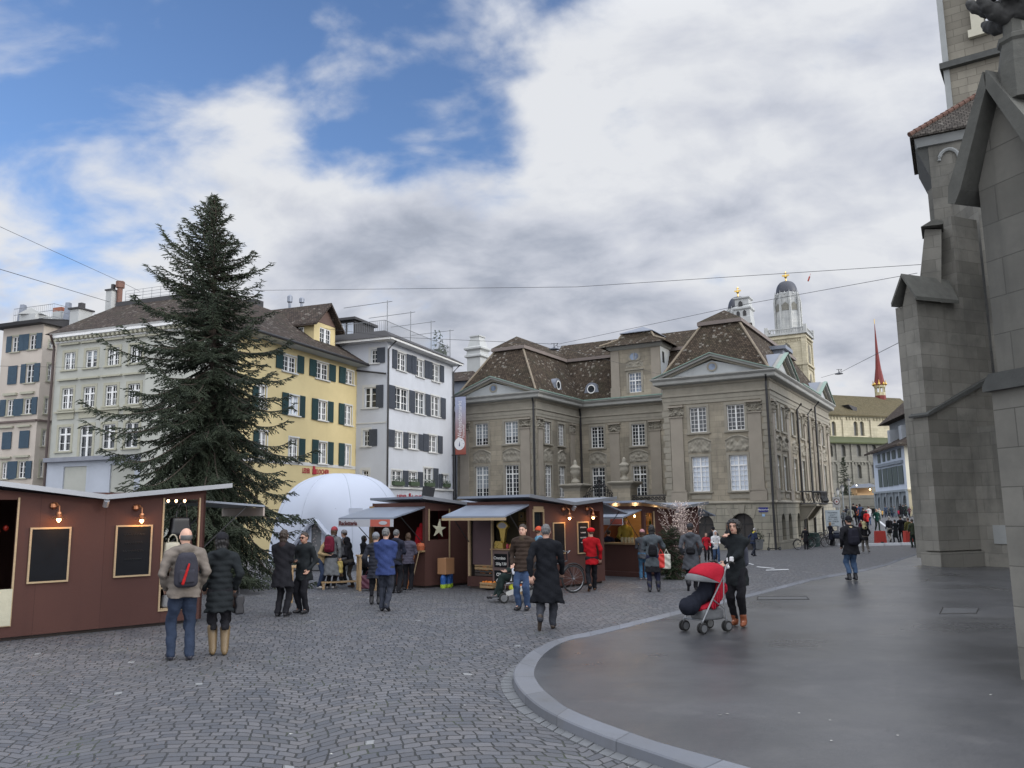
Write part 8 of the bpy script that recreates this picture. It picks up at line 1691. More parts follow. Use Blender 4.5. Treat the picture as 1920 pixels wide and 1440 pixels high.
    mesh_obj('body', np.concatenate(Vs), np.concatenate(Fs), [SKINS[skin], M_EYE, M_LIP, M_BROW], root, np.concatenate(MIs), True, False)
    seed = (px * 7) % 11
    def fold(X, a=.008): return .010 * np.sin(7 * np.arctan2(X[:, 1], X[:, 0]) + seed) * np.clip((.98 - X[:, 2]) / .5, 0, 1) * (X[:, 2] > .3) + a * (np.sin(X[:, 2] * 31 + 5 * X[:, 0] + seed) * np.sin(X[:, 0] * 23 + X[:, 2] * 9) + .7 * np.sin(X[:, 1] * 27 - X[:, 2] * 15 + seed))
    def cl(name, f_, mat, lo_, hi_, hh=None):
        V, F = surfnet(f_, lo_, hi_, hh or h)
        if len(F): return mesh_obj(name, W(V), F, mat, root, None, True, False)
    key = lambda c_: 'cloth_%02d_%02d_%02d' % tuple(int(x * 99) for x in c_)
    lc, lz = legs; bz = shoes[1]
    def trou(X):
        d = ell(X, pel + [0, -.005, -.01], (.155 * b, .12 * b ** .5, .12))
        for k in (-1, 1): d = smin(d, cone(X, hips[k], kne[k], .097 * b ** .5, .073), .03); d = np.minimum(d, cone(X, kne[k], ank[k] + [0, -.01, lz - .06], .071, .060 if bz < .1 else .048))
        d = np.minimum(d, 9) ; d = d + fold(X, .007)
        return np.maximum(d, lz - X[:, 2] - (0 if not sit else 9) - .0) if all(ft[2] < .05 for ft in feet) else d
    mat = cloth(key(lc), lc); cl('trousers', trou, mat, *box_of([pel, *ank.values(), *kne.values()], .17))
    sc_, bz = shoes; ms = plain('shoe_%02d_%02d_%02d' % tuple(int(x * 99) for x in sc_), sc_, .5, .2, 8)
    for k in (-1, 1):
        a = ank[k]; t = toe[k]; dr = t - a - np.array([0, 0, -.05 - (t - a)[2] * 0]); heel = a + np.array([0, -.035, -.045]) if t[2] > a[2] - .09 else a + (a - t) * .2
        def sf(X):
            d = cone(X, heel, t + [0, -.0, .008], .040, .034); d = smin(d, cone(X, a, a + [0, .05, -.03], .045, .042), .03); d = np.maximum(d, (min(a[2], t[2] + .05) - .088) - X[:, 2]) if t[2] > a[2] - .09 else d
            if bz: d = smin(d, cone(X, a, a + nrm(kne[k] - a) * bz, .054, .074 if bz > .12 else .058), .02); d = np.maximum(d, -9)
            return d
        cl('shoe' if not bz else 'boot', sf, ms, *box_of([a, t, a + [0, 0, bz]], .11), min(h, .02))
    waist = at(.13); hemp = np.array([0, 0, min(hem, hz)]); mt = cloth(key(tc), tc, wr=.7 if not puff else .4)
    def topf(X):
        d = cone(X, at(.42), waist, .148 * b, .134 * b, (1, .70, 1)); d = smin(d, cone(X, waist, hemp if not sit else at(-.02), .145 * b, (.165 + fl) * b, (1, .74, 1)), .05); d = smin(d, cone(X, sh[-1] + [.035, 0, -.025], sh[1] + [-.035, 0, -.025], .066, .066), .07); d = smin(d, cone(X, at(.535), sh[-1] * .5 + sh[1] * .5 + (sh[1] - sh[-1]) * .3, .06, .05), .05); d = smin(d, cone(X, at(.535), sh[-1] * .5 + sh[1] * .5 - (sh[1] - sh[-1]) * .3, .06, .05), .05)
        if puff: d = d - .016 * np.abs(np.sin(X[:, 2] * pi / .085))
        e = np.full(len(X), 9.0)
        for k in (-1, 1): e = np.minimum(e, smin(cone(X, sh[k] + [0, 0, -.02], elb[k], .066 * b ** .3, .055), cone(X, elb[k], wr[k], .054, .043), .03))
        if puff: e = e - .007 * np.abs(np.sin((X @ np.array([.3, .3, 1])) * pi / .075))
        d = smin(d, e, .025); d = smin(d, np.maximum(cone(X, at(.48, 0, -.01), at(.57, 0, .0), .080, .070), X[:, 2] - at(.575)[2]), .02)
        if hood: d = smin(d, ell(X, at(.53, 0, -.085), (.12, .075, .085)), .03)
        d = np.maximum(d, hem - X[:, 2]); return d + fold(X)
    cl('jacket' if hem > .7 else 'coat', topf, mt, *box_of([at(.58), *wr.values(), *elb.values(), [0, 0, hem], [.2 + fl, .15, hem], [-.2 - fl, -.15, hem], sh[1], sh[-1]], .14))
    if skirt: cl('skirt', lambda X: np.maximum(cone(X, pel, (0, 0, skirt[1]), .15, .21, (1, .75, 1)) + fold(X), np.maximum(skirt[1] - X[:, 2], X[:, 2] - .9)), cloth(key(skirt[0]), skirt[0]), np.array([-.3, -.25, skirt[1] - .1]), np.array([.3, .25, 1.0]))
    hc, hs = hair; mh = plain('hair_' + hc, HAIRS[hc], .6, .3, 20, .4, bscale=60)
    hb = box_of([hd], .2); hb2 = box_of([hd, at(.38, 0, -.1)], .2)
    def hairf(X):
        q = HL(X); rg = .005 * np.sin(q[:, 0] * 150 + q[:, 2] * 40) + .004 * np.sin(q[:, 2] * 90 + q[:, 1] * 70); d = ell(q, (0, -.014, .026), (.085, .104, .104)) + rg
        if hs == 'short': return np.maximum(d, np.maximum(q[:, 1] - .012 - q[:, 2] * .80, -.055 - q[:, 2]))
        if hs == 'bald': return np.maximum(ell(q, (0, -.012, .01), (.081, .100, .100)), np.maximum(np.abs(q[:, 2] + .015) - .038, q[:, 1] - .02))
        L = dict(bob=.15, long=.34, curly=.13)[hs]; w = dict(bob=.095, long=.085, curly=.115)[hs]
        if hs == 'curly': d = ell(q, (0, -.02, .025), (.120, .12, .115)) + .019 * np.sin(q[:, 0] * 95) * np.sin(q[:, 2] * 90) * np.sin(q[:, 1] * 80)
        d = smin(d, cone(q, (0, -.035, -.02), (0, -.055, -.02 - L), w, w * .72, (1, .62, 1)) + rg, .03); return np.maximum(d, np.minimum(.062 - np.abs(q[:, 0]) + 0 * d, np.minimum(q[:, 1] - .022, .075 - q[:, 2])) if hs != 'curly' else np.minimum(.060 - np.abs(q[:, 0]), np.minimum(q[:, 1] - .03, .070 - q[:, 2])))
    if hs != 'none': cl('hair', hairf, mh, *hb2, .012 if lod < 2 else .025)
    if hat:
        hk, hcol = hat; mk = cloth('hat_' + key(hcol), hcol)
        def hatf(X):
            q = HL(X)
            if hk == 'beanie': return np.maximum(ell(q, (0, -.012, .045), (.094, .112, .105)) + .003 * np.sin(q[:, 0] * 130), .018 - q[:, 2] - q[:, 1] * .15)
            if hk == 'beret': return smin(np.maximum(ell(q, (0, -.02, .07), (.115, .125, .07)), .02 - q[:, 2]), np.maximum(ell(q, (0, -.012, .04), (.092, .11, .09)), .012 - q[:, 2]), .02)
            if hk == 'bobble': return np.minimum(np.maximum(ell(q, (0, -.012, .045), (.094, .112, .105)), .01 - q[:, 2]), ell(q, (0, -.02, .17), (.035, .035, .035)))
            d = ell(q, (0, -.03, .01), (.115, .13, .135)); d = np.maximum(d, -ell(q, (0, .085, -.005), (.072, .09, .095))); return smin(d, cone(X, at(.5, 0, -.06), hd + [0, -.05, -.05], .13, .09), .04)
        cl('hood' if hk == 'hood' else 'hat', hatf, mk, hb[0] - [0, 0, .1], hb[1] + [0, 0, .05], .013 if lod < 2 else .025)
    if scarf:
        ms2 = cloth('scarf_' + key(scarf), scarf); cl('scarf', lambda X: np.abs(cone(X, at(.50, 0, 0), at(.515, 0, .01), .092, .086)) - .02 + fold(X, .004), ms2, *box_of([at(.57)], .16), .016 if lod < 2 else .03)
    if glasses:
        g = MB(); Z = lambda x, y, z_: pos + s * ((hd + np.array([x * cy + y * sy, -x * sy + y * cy, z_]))[0] * r + (hd + np.array([x * cy + y * sy, -x * sy + y * cy, z_]))[1] * f + (hd + np.array([x * cy + y * sy, -x * sy + y * cy, z_]))[2] * u)
        for k in (-1, 1): g.hexa([Z(k * .03 - .026, .102, -.016), Z(k * .03 + .026, .102, -.016), Z(k * .03 + .026, .096, -.016), Z(k * .03 - .026, .096, -.016), Z(k * .03 - .026, .106, .022), Z(k * .03 + .026, .106, .022), Z(k * .03 + .026, .1, .022), Z(k * .03 - .026, .1, .022)]); g.tube([Z(k * .056, .1, .015), Z(k * .08, 0, .012)], .003 * s, 4)
        g.tube([Z(-.01, .106, .012), Z(.01, .106, .012)], .003, 4); g.build('sunglasses', plain('dark_lens', (.03, .01, .01), .1, .1), root)
    root_info = dict(root=root, pos=pos, s=s, r=r, f=f, wr=wr, at=at, hd=hd, W=W); return root_info
def on_body(p, X): return p['W'](np.array([X], float))[0]
def sdf_thing(name, label, cat, parts, c, rad, h=.016, group=None):
    """parts: list of (part name, sdf in world coordinates, material)"""
    t = empty(name, c, label, cat, group)
    for nm, fn, mt in parts:
        V, F = surfnet(fn, np.array(c) - rad, np.array(c) + rad, h)
        if len(F): mesh_obj(nm, V, F, mt, t, None, True, False)
    return t
def rucksack(p, label, col, w=.15, hgt=.23, d=.09, z=.30, accent=None, y=-.21, h=.016, x=0):
    s, r, f = p['s'], p['r'], p['f']; c = on_body(p, p['at'](z, x, y)); loc = lambda X: np.stack([(X - c) @ r, (X - c) @ f, (X - c)[:, 2]], 1) / s
    body = lambda X: rbox(loc(X) * np.stack([1 + .5 * np.clip(loc(X)[:, 2] / hgt, 0, 1) ** 2, np.ones(len(X)), np.ones(len(X))], 1), (0, 0, 0), (w, d, hgt), .07)
    P = [('body', body, cloth('pack_%s' % label[:9], col)), ('pocket', lambda X: rbox(loc(X), (0, -d * .9, -hgt * .35), (w * .7, .035, hgt * .4), .03), cloth('pack_%s' % label[:9], col))]
    for k in (-1, 1): P.append(('strap', lambda X, k=k: np.minimum(cone(loc(X), (k * .07, -y * .25, hgt * .8), (k * .11, -y * .95, .26), .018, .018), cone(loc(X), (k * .11, -y * .95, .26), (k * .15, -y * 1.3, .1), .018, .018)), MATS.get('pack_strap') or plain('pack_strap', (.015, .015, .018), .8, .2)))
    if accent: P.append(('stripe', lambda X: cone(loc(X), (-.05, -d * 1.35, -hgt * .75), (.02, -d * 1.25, hgt * .35), .022, .016), cloth('pack_red_stripe', accent)))
    return sdf_thing('backpack', label, 'backpack', P, c, np.array([.36, .36, .42]), h)
def carrybag(c, label, col, w=.13, d=.05, hgt=.17, az=0, cat='bag', mat=None, name='carrier_bag'):
    a = radians(az); r = np.array([cos(a), -sin(a), 0]); f = np.array([sin(a), cos(a), 0]); c = np.array(c, float); loc = lambda X: np.stack([(X - c) @ r, (X - c) @ f, (X - c)[:, 2]], 1)
    mt = mat or plain('bag_' + label[:12], col, .5, .25, 10, .3); L = lambda X: loc(X) + .008 * np.sin(X[:, 2:3] * 40 + X[:, :1] * 30) * np.array([0, 1, 0])
    return sdf_thing(name, label, cat, [('body', lambda X: rbox(L(X), (0, 0, -hgt - .10), (w, d, hgt), .02), mt), ('handle', lambda X: np.minimum(cone(loc(X), (0, 0, .02), (w * .6, 0, -.12), .01, .012), cone(loc(X), (0, 0, .02), (-w * .6, 0, -.12), .01, .012)), mt)], c - [0, 0, .2], np.array([.26, .26, .36]), .014)
BLK = (.014, .014, .017); NAVY = (.016, .02, .04); JEAN = (.045, .075, .14); DJ = (.03, .042, .075)
STEP = ((-.09, -.24, .10, 55), (.08, .10, 0, 0)); STEP2 = ((-.08, .18, 0, 0), (.09, -.22, .05, 35))
A = person('bald man in a beige padded jacket and blue jeans looking into the nearest stall', 338, 989, 1238, -28, ((.15, .13, .112), .83, .015), ((.024, .034, .058), .04), ((.02, .02, .03), 0), ('grey', 'bald'), None, ('pocket', 'pocket'), ((-.12, .06, 0, 0), (.11, -.04, 0, 0)), 0, hood=1, bulk=1.16, puff=1, yaw=-12)
rucksack(A, 'dark grey backpack with a red stripe on the bald man', (.035, .035, .045), accent=(.32, .015, .015), z=.27)
B_ = person('woman in a black padded coat and tan suede boots beside the bald man', 408, 1000, 1228, -22, ((.016, .019, .021), .62, .03), (BLK, .36), ((.14, .095, .045), .30), ('black', 'bob'), ('beanie', BLK), ('pocket', 'pocket'), ((-.07, .02, 0, 0), (.09, -.06, 0, 0)), 0, hood=1, puff=1)
carrybag(on_body(B_, B_['wr'][1] + [.05, -.02, .0]), 'black shoulder bag at the side of the woman in tan boots', BLK, .15, .06, .14, 60)
person('woman in black with long dark hair seen from behind beside the sunglasses man', 528, 993, 1156, 12, (BLK, .60, .06), (BLK, .06), (BLK, .05), ('dark', 'long'), None, ('front', 'front'), lod=0, bulk=1.1, scarf=(.03, .02, .02))
person('man in dark clothes and red tinted sunglasses facing the camera', 568, 998, 1150, 205, ((.015, .017, .03), .72, .03), (BLK, .05), (BLK, 0), ('dark', 'short'), None, ('pocket', 'front'), lod=0, bulk=1.15, glasses=True, skin=1, hood=1)
T1 = person('woman in a tan jacket with fur collar leaning over the high table', 600, 1000, 1104, 100, ((.30, .22, .12), .78, .02), (DJ, .05), ((.4, .38, .36), 0), ('black', 'bob'), None, ('hold', 'hold'), lod=1, lean=.35, scarf=(.28, .2, .12))
T2 = person('woman in a long grey coat bending away, burgundy backpack on her back', 620, 1012, 1104, 15, ((.13, .135, .14), .38, .12), (BLK, .06), ((.3, .28, .27), 0), ('brown', 'bob'), ('beanie', (.28, .05, .06)), ('hold', 'down'), lod=1, lean=.22, H=1.66)
rucksack(T2, 'burgundy backpack on the woman in the long grey coat', (.12, .015, .03), z=.34, h=.02); carrybag(on_body(T2, T2['wr'][1]), 'patterned yellow paper bag held by the woman in the long grey coat', (.42, .32, .1), .1, .04, .16, 40)
person('person in a black hooded jacket resting one foot on the bench', 657, 1006, 1102, -80, ((.018, .018, .02), .78, .03), ((.05, .045, .04), .05), ((.1, .06, .04), .1), ('dark', 'short'), ('hood', (.018, .018, .02)), ('hold', 'hold'), ((-.1, .30, .38, 0), (.09, -.05, 0, 0)), 1, lean=.25)
person('person in a grey knitted hat behind the hooded person at the bench', 644, 994, 1096, -60, ((.1, .1, .11), .78, .02), (BLK, .05), (BLK, 0), ('brown', 'short'), ('beanie', (.2, .2, .21)), ('hold', 'hold'), lod=1)
person('woman with long black hair in a black coat at the high pine table', 681, 1004, 1094, 55, (BLK, .55, .05), (BLK, .05), (BLK, 0), ('black', 'long'), None, ('hold', 'front'), lod=1)
person('person in a dark padded coat and grey mottled hat beside the blue jacket', 703, 999, 1133, 4, ((.025, .027, .036), .64, .03), (BLK, .2), (BLK, .1), ('grey', 'short'), ('beanie', (.16, .17, .19)), ('pocket', 'hold'), lod=0, puff=1)
person('grey haired man in a bright blue jacket walking away', 722, 990, 1146, 6, ((.03, .046, .13), .76, .02), ((.03, .034, .046), .05), (BLK, 0), ('grey', 'short'), None, ('front', 'front'), ((-.07, .02, 0, 0), (.06, -.10, .03, 25)), 0, bulk=1.18, hood=0)
person('grey haired man in a dark jacket ordering at the raclette stall', 742, 993, 1112, 15, ((.02, .022, .035), .78, .02), (BLK, .05), (BLK, 0), ('grey', 'short'), None, ('hold', 'hold'), lod=1, hood=1)
person('woman in a glossy grey violet padded jacket with long hair at the raclette counter', 765, 999, 1106, 2, ((.075, .07, .095), .80, .02), (BLK, .05), (BLK, 0), ('brown', 'long'), None, ('hold', 'hold'), lod=1, puff=1)
person('smiling man in an open brown padded jacket and blue jeans facing the camera', 983, 983, 1144, 200, ((.040, .028, .022), .80, .03), ((.04, .065, .125), .04), (BLK, 0), ('dark', 'short'), None, ('pocket', 'pocket'), ((-.08, .02, 0, 0), (.10, .06, 0, 0)), 0, puff=1, bulk=1.1, scarf=(.06, .045, .03), yaw=4)
person('man in a long black coat walking away past the middle stall', 1027, 983, 1180, 8, ((.010, .011, .014), .45, .07), ((.04, .043, .052), .05), ((.05, .035, .025), 0), ('grey', 'short'), None, ('swing', 'swingf'), ((-.10, -.26, .12, 62), (.08, .08, 0, 0)), 0, bulk=1.22, hood=0)
person('person in an orange knitted hat and pale blue scarf half hidden by the black coat', 1012, 988, 1112, 60, ((.05, .06, .08), .7, .02), (BLK, .05), (BLK, 0), ('brown', 'short'), ('beanie', (.5, .08, .04)), ('hold', 'hold'), lod=1, scarf=(.12, .25, .35))
person('young person in a red jacket and red beret striding towards the stalls', 1111, 990, 1108, -8, ((.30, .008, .012), .74, .03), (BLK, .05), ((.12, .06, .03), 0), ('brown', 'short'), ('beret', (.48, .012, .015)), ('front', 'down'), ((-.12, -.22, .06, 40), (.12, .24, 0, 0)), 0, yaw=-10)
S1 = person('customer in a dark blue jacket and grey cap carrying a white bag', 1143, 994, 1076, 20, ((.02, .028, .055), .72, .02), (BLK, .05), (BLK, 0), ('dark', 'short'), ('beanie', (.08, .09, .09)), ('hold', 'down'), lod=1); carrybag(on_body(S1, S1['wr'][1]), 'white paper carrier bag beside the customer in dark blue', (.5, .49, .46), .14, .06, .17, 30)
person('customer in a black coat with red skirt and shoulder strap at the warm lit stall', 1165, 995, 1074, 8, (BLK, .62, .05), (BLK, .06), (BLK, .1), ('black', 'bob'), ('beanie', (.06, .075, .085)), ('hold', 'hold'), lod=1, skirt=((.25, .02, .03), .50))
person('stall keeper in yellow hat and scarf behind the warm lit counter', 1171, 986, 1084, 190, ((.35, .28, .06), .8, .02), (BLK, .05), (BLK, 0), ('brown', 'short'), ('bobble', (.6, .42, .12)), ('hold', 'hold'), lod=1, scarf=(.5, .4, .08), pos=L5.pt(-1.25, .06, -.75), H=1.7)
person('woman in a pink knitted hat, grey jacket and jeans at the warm lit stall', 1207, 993, 1087, 15, ((.07, .075, .085), .74, .03), ((.05, .12, .2), .06), ((.25, .24, .24), 0), ('brown', 'long'), ('beanie', (.42, .22, .23)), ('hold', 'hold'), lod=1)
J = person('woman with black bobbed hair in a grey coat carrying two bags', 1226, 984, 1110, 6, ((.075, .088, .098), .66, .03), ((.02, .022, .045), .06), (BLK, .16), ('black', 'bob'), None, ('hold', 'up'), ((-.10, 0, 0, 0), (.13, .04, 0, 0)), 0, skirt=(BLK, .52), bulk=1.05)
rucksack(J, 'small black rucksack on the woman with black bobbed hair', (.012, .012, .014), .12, .16, .07, .16, h=.015)
e_ = on_body(J, J['at'](.17, .22, -.02)); carrybag(e_, 'red patterned carrier bag on the arm of the woman with bobbed hair', (.55, .03, .02), .11, .05, .17, 10); carrybag(e_ + [.13, -.03, -.0], 'white carrier bag with yellow and green leaves beside the red one', (.45, .45, .38), .10, .05, .18, 20)
M_ = person('person in a long slate grey coat and dark knitted hat beside the fir', 1299, 982, 1107, 14, ((.065, .072, .085), .56, .07), (BLK, .05), (BLK, .05), ('dark', 'short'), ('beanie', (.035, .035, .04)), ('pocket', 'pocket'), STEP, 0, hood=1, bulk=1.12); rucksack(M_, 'small black bag on the back of the person in the slate grey coat', (.01, .01, .012), .13, .1, .06, .12, h=.016)
person('girl with long brown hair in a red coat facing the camera in the distance', 1326, 999, 1053, 185, ((.35, .015, .025), .70, .03), (BLK, .05), (BLK, 0), ('brown', 'long'), None, ('pocket', 'down'), lod=1)
person('person in a white hooded sweater and jeans facing the camera in the distance', 1344, 995, 1057, 180, ((.55, .55, .55), .78, .03), (JEAN, .05), ((.4, .4, .4), 0), ('grey', 'short'), ('hood', (.5, .5, .5)), ('hold', 'hold'), STEP2, 1)
person('person in black with a cap walking away behind the white sweater', 1340, 988, 1050, 0, (BLK, .75, .03), (BLK, .05), (BLK, 0), ('black', 'short'), ('beanie', BLK), ('pocket', 'pocket'), lod=1)
person('person in a navy jacket with yellow collar bending behind the stroller woman', 1413, 989, 1043, 60, ((.02, .03, .06), .76, .03), ((.03, .035, .05), .05), (BLK, 0), ('white', 'short'), None, ('swing', 'hold'), STEP2, 1, lean=.3, scarf=(.5, .42, .05))
I_ = person('woman with curly black hair on the phone in a navy parka and brown ankle boots', 1386, 974, 1174, 212, ((.014, .017, .03), .66, .05), (BLK, .05), ((.21, .06, .022), .10), ('black', 'curly'), None, ((.10, .30, 1.02), 'phone'), ((-.09, .03, 0, 0), (.07, -.03, 0, 0)), 0, skin=0, yaw=-4, z=KH, hood=1)
rucksack(I_, 'slate grey rucksack on the back of the woman with the stroller', (.05, .055, .075), z=.26)
c = on_body(I_, I_['wr'][1] + [-.02, .02, .07]); m = MB(); m.box(c - [0, 0, .05], (.012, .06, .12)); tag(m.build('mobile_phone', plain('phone_black', (.01, .01, .012), .2, .1), None), 'dark mobile phone at the ear of the woman with the stroller', 'phone')
K_ = person('walker in black jacket, cropped jeans and black cap going away on the pavement', 1600, 968, 1089, -4, (BLK, .72, .03), ((.05, .085, .15), .20), (BLK, .08), ('black', 'short'), ('beanie', BLK), ('pocket', 'pocket'), ((-.09, .02, 0, 0), (.11, .07, 0, 0)), 0, z=KH, bulk=1.25, scarf=(.4, .33, .2)); rucksack(K_, 'black rucksack on the walker in cropped jeans', (.018, .018, .026), z=.28)
person('person in dark coat with pale fur hood beyond the walker in cropped jeans', 1624, 978, 1037, 0, ((.02, .018, .02), .72, .03), ((.1, .09, .08), .05), ((.3, .3, .3), 0), ('blond', 'short'), ('hood', (.36, .32, .18)), ('pocket', 'pocket'), STEP2, 1)
person('man in a black coat standing with a bicycle by the palace side', 1512, 988, 1031, 25, (BLK, .6, .05), (BLK, .05), (BLK, 0), ('dark', 'short'), None, ('down', 'hold'), lod=1)
person('woman with long blond hair in a dark coat pushing a dark pram', 1559, 981, 1023, 70, ((.02, .022, .035), .45, .06), (BLK, .05), (BLK, 0), ('blond', 'long'), None, ('hold', 'hold'), lod=1, H=1.7)
person('stall keeper in dark navy inside the nearest stall', 8, 1008, 1180, 80, ((.012, .016, .04), .78, .03), (BLK, .05), (BLK, 0), ('dark', 'short'), None, ('hold', 'front'), lod=1, pos=grd(2, 1150) + [-.3, .35, .06], H=1.72)
G = 'walkers on the bridge'
BR = [(1670, 968, 1017, 0, BLK, .62, 'white', 'walker in a black coat with white hair, left of the bridge group', None, (.25, .24, .22)), (1681, 974, 1018, 0, (.012, .014, .024), .40, 'black', 'walker in a long navy coat with black hair between two black coats', None, BLK), (1692, 967, 1017, 5, BLK, .72, 'dark', 'tall walker in black in the middle of the bridge group', None, BLK), (1700, 969, 1015, -5, BLK, .6, 'grey', 'walker in black wearing a pale hat beside the tall one', (.45, .44, .42), BLK),
      (1706, 971, 1019, 0, (.09, .085, .03), .78, 'brown', 'walker in an olive yellow jacket beside the green jacket', None, (.06, .07, .05)), (1714, 973, 1027, 5, (.045, .055, .035), .76, 'dark', 'walker in a dark green jacket and trousers, nearest of the bridge group', None, (.025, .035, .03)), (1627, 957, 995, 0, (.5, .03, .03), .78, 'dark', 'walker in a bright red jacket on the bridge', (.4, .05, .08), BLK), (1646, 954, 996, 185, (.01, .045, .035), .78, 'blond', 'warden in dark green facing the camera on the bridge', None, (.035, .045, .04)),
      (1597, 950, 992, 20, (.22, .22, .19), .7, 'grey', 'person in a pale grey green coat at the lamp posts', None, (.1, .1, .09)), (1590, 948, 988, 0, (.03, .03, .035), .7, 'dark', 'person in dark grey left of the pale coat by the lamp posts', None, BLK), (1603, 943, 985, 0, BLK, .7, 'black', 'person in black behind the pale grey green coat', None, BLK), (1609, 945, 984, 0, (.5, .14, .05), .78, 'brown', 'person in an orange top among the lamp post crowd', None, BLK), (1615, 944, 985, 0, (.04, .06, .12), .7, 'dark', 'person in a slate blue jacket right of the orange top', None, NAVY),
      (1621, 952, 990, 0, BLK, .7, 'dark', 'person in black left of the bright red jacket', (.04, .04, .05), BLK), (1631, 949, 985, 0, (.5, .48, .48), .78, 'brown', 'person in a white jacket beyond the bright red jacket', None, JEAN), (1617, 975, 1012, 0, (.06, .01, .02), .78, 'blond', 'person in a dark wine jacket and pale knitted hat before the bright red jacket', (.35, .28, .27), BLK), (1584, 955, 990, 0, (.09, .1, .11), .7, 'grey', 'person in mid grey leftmost by the lamp posts', None, BLK),
      (1650, 953, 977, 180, (.42, .4, .32), .7, 'blond', 'distant person in cream beside the warden', None, (.2, .2, .2)), (1655, 956, 971, 0, (.5, .28, .08), .7, 'brown', 'distant child in an orange coat by the arcade', None, BLK), (1662, 948, 970, 0, (.05, .07, .11), .7, 'dark', 'distant person in blue grey, first at the arcade', None, NAVY), (1668, 951, 970, 0, (.1, .1, .1), .7, 'grey', 'distant person in grey, second at the arcade', None, BLK), (1673, 948, 970, 0, (.05, .07, .09), .6, 'dark', 'distant person in slate, third at the arcade', None, NAVY), (1678, 949, 970, 0, (.12, .13, .14), .7, 'brown', 'distant person in pale grey, fourth at the arcade', None, (.1, .14, .2)),
      (1686, 955, 970, 0, (.6, .04, .1), .7, 'dark', 'distant child in a pink coat', None, BLK), (1690, 944, 970, 0, BLK, .5, 'black', 'distant person in black, left of the dense dark knot', None, BLK), (1695, 946, 971, 0, (.02, .02, .025), .5, 'dark', 'distant person in near black at the middle of the dark knot', None, BLK), (1700, 945, 970, 0, (.03, .035, .03), .5, 'black', 'distant person in very dark green at the right of the dark knot', None, BLK), (1706, 950, 971, 0, (.08, .03, .04), .7, 'dark', 'distant person in dark plum right of the dark knot', None, BLK), (1714, 946, 969, 180, (.5, .42, .22), .6, 'brown', 'distant person in a cream yellow coat', None, (.3, .3, .28)), (1720, 942, 968, 0, (.02, .02, .04), .5, 'black', 'tall distant person in navy beside the cream yellow coat', None, BLK), (1726, 944, 968, 0, (.035, .02, .025), .5, 'dark', 'distant person in dark brown beside the church corner', None, BLK), (1731, 941, 968, 0, (.03, .05, .08), .6, 'dark', 'distant person in blue, rightmost by the church corner', None, NAVY)]
for i, (x, yt, yf, az, col, hem, hr, lab, hat, leg) in enumerate(BR):
    person(lab, x, yt, yf, az + (i * 37 % 15 - 7), (col, hem, .02), (leg, .05), (BLK, 0), (hr, 'bob' if i % 3 == 0 else 'short'), ('beanie', hat) if hat else None, ('pocket', 'pocket') if i % 2 else ('down', 'hold'), STEP if i % 3 == 0 else (STEP2 if i % 3 == 1 else ((-.09, 0, 0, 0), (.09, 0, 0, 0))), 2, group=G)
# stroller, wheels, furniture
M_TYRE = plain('black_rubber', (.015, .015, .015), .8, .3); M_TUBE = plain('grey_metal_tube', (.28, .29, .30), .35, .15, metal=.6); M_RIM = plain('grey_plastic', (.13, .135, .14), .5, .2)
def frame_of(c, f): f = nrm(f); r = np.array([f[1], -f[0], 0]); return lambda a, b, z: np.array(c) + f * a + r * b + np.array([0, 0, z])
def wheel(parent, c, ax, R, w, spokes=0, rim=True, name='wheel'):
    ax = nrm(ax); e = nrm(np.cross(ax, [0, 0, 1])); u = np.cross(e, ax); n = 24; t = R * .12 if spokes else R * .3; m = MB()
    pt = lambda a, r_, o: np.array(c) + (e * cos(a) + u * sin(a)) * r_ + ax * o
    pr = [(R - t, -w / 2), (R - t * .3, -w / 2), (R, -w * .25), (R, w * .25), (R - t * .3, w / 2), (R - t, w / 2)]
    for k in range(n):
        a0, a1 = 2 * pi * k / n, 2 * pi * (k + 1) / n
        for i in range(6): p, q = pr[i], pr[(i + 1) % 6]; m.poly([pt(a0, *p), pt(a1, *p), pt(a1, *q), pt(a0, *q)])
    wh = m.build(name, M_TYRE, parent); ORG[wh.name] = ORG[parent.name]; m = MB()
    if spokes:
        for k in range(spokes): a = 2 * pi * k / spokes; m.tube([pt(a, .02, w * .4 * (-1) ** k), pt(a + .3 * (-1) ** k, R - t, 0)], .0018, 3, caps=False)
        m.tube([pt(0, 0, -.04), pt(0, 0, .04)], .02, 8)
        for k in range(n): m.tube([pt(2 * pi * k / n, R - t, 0), pt(2 * pi * (k + 1) / n, R - t, 0)], .008, 4, caps=False)
    else:
        for o in (-w / 2 - .002, w / 2 + .002): m.poly([pt(2 * pi * k / 12, R * .68, o) for k in range(12)])
        m.tube([pt(0, 0, -w * .7), pt(0, 0, w * .7)], R * .2, 8)
    m.build('rim', M_TUBE if spokes else M_RIM, wh); return wh
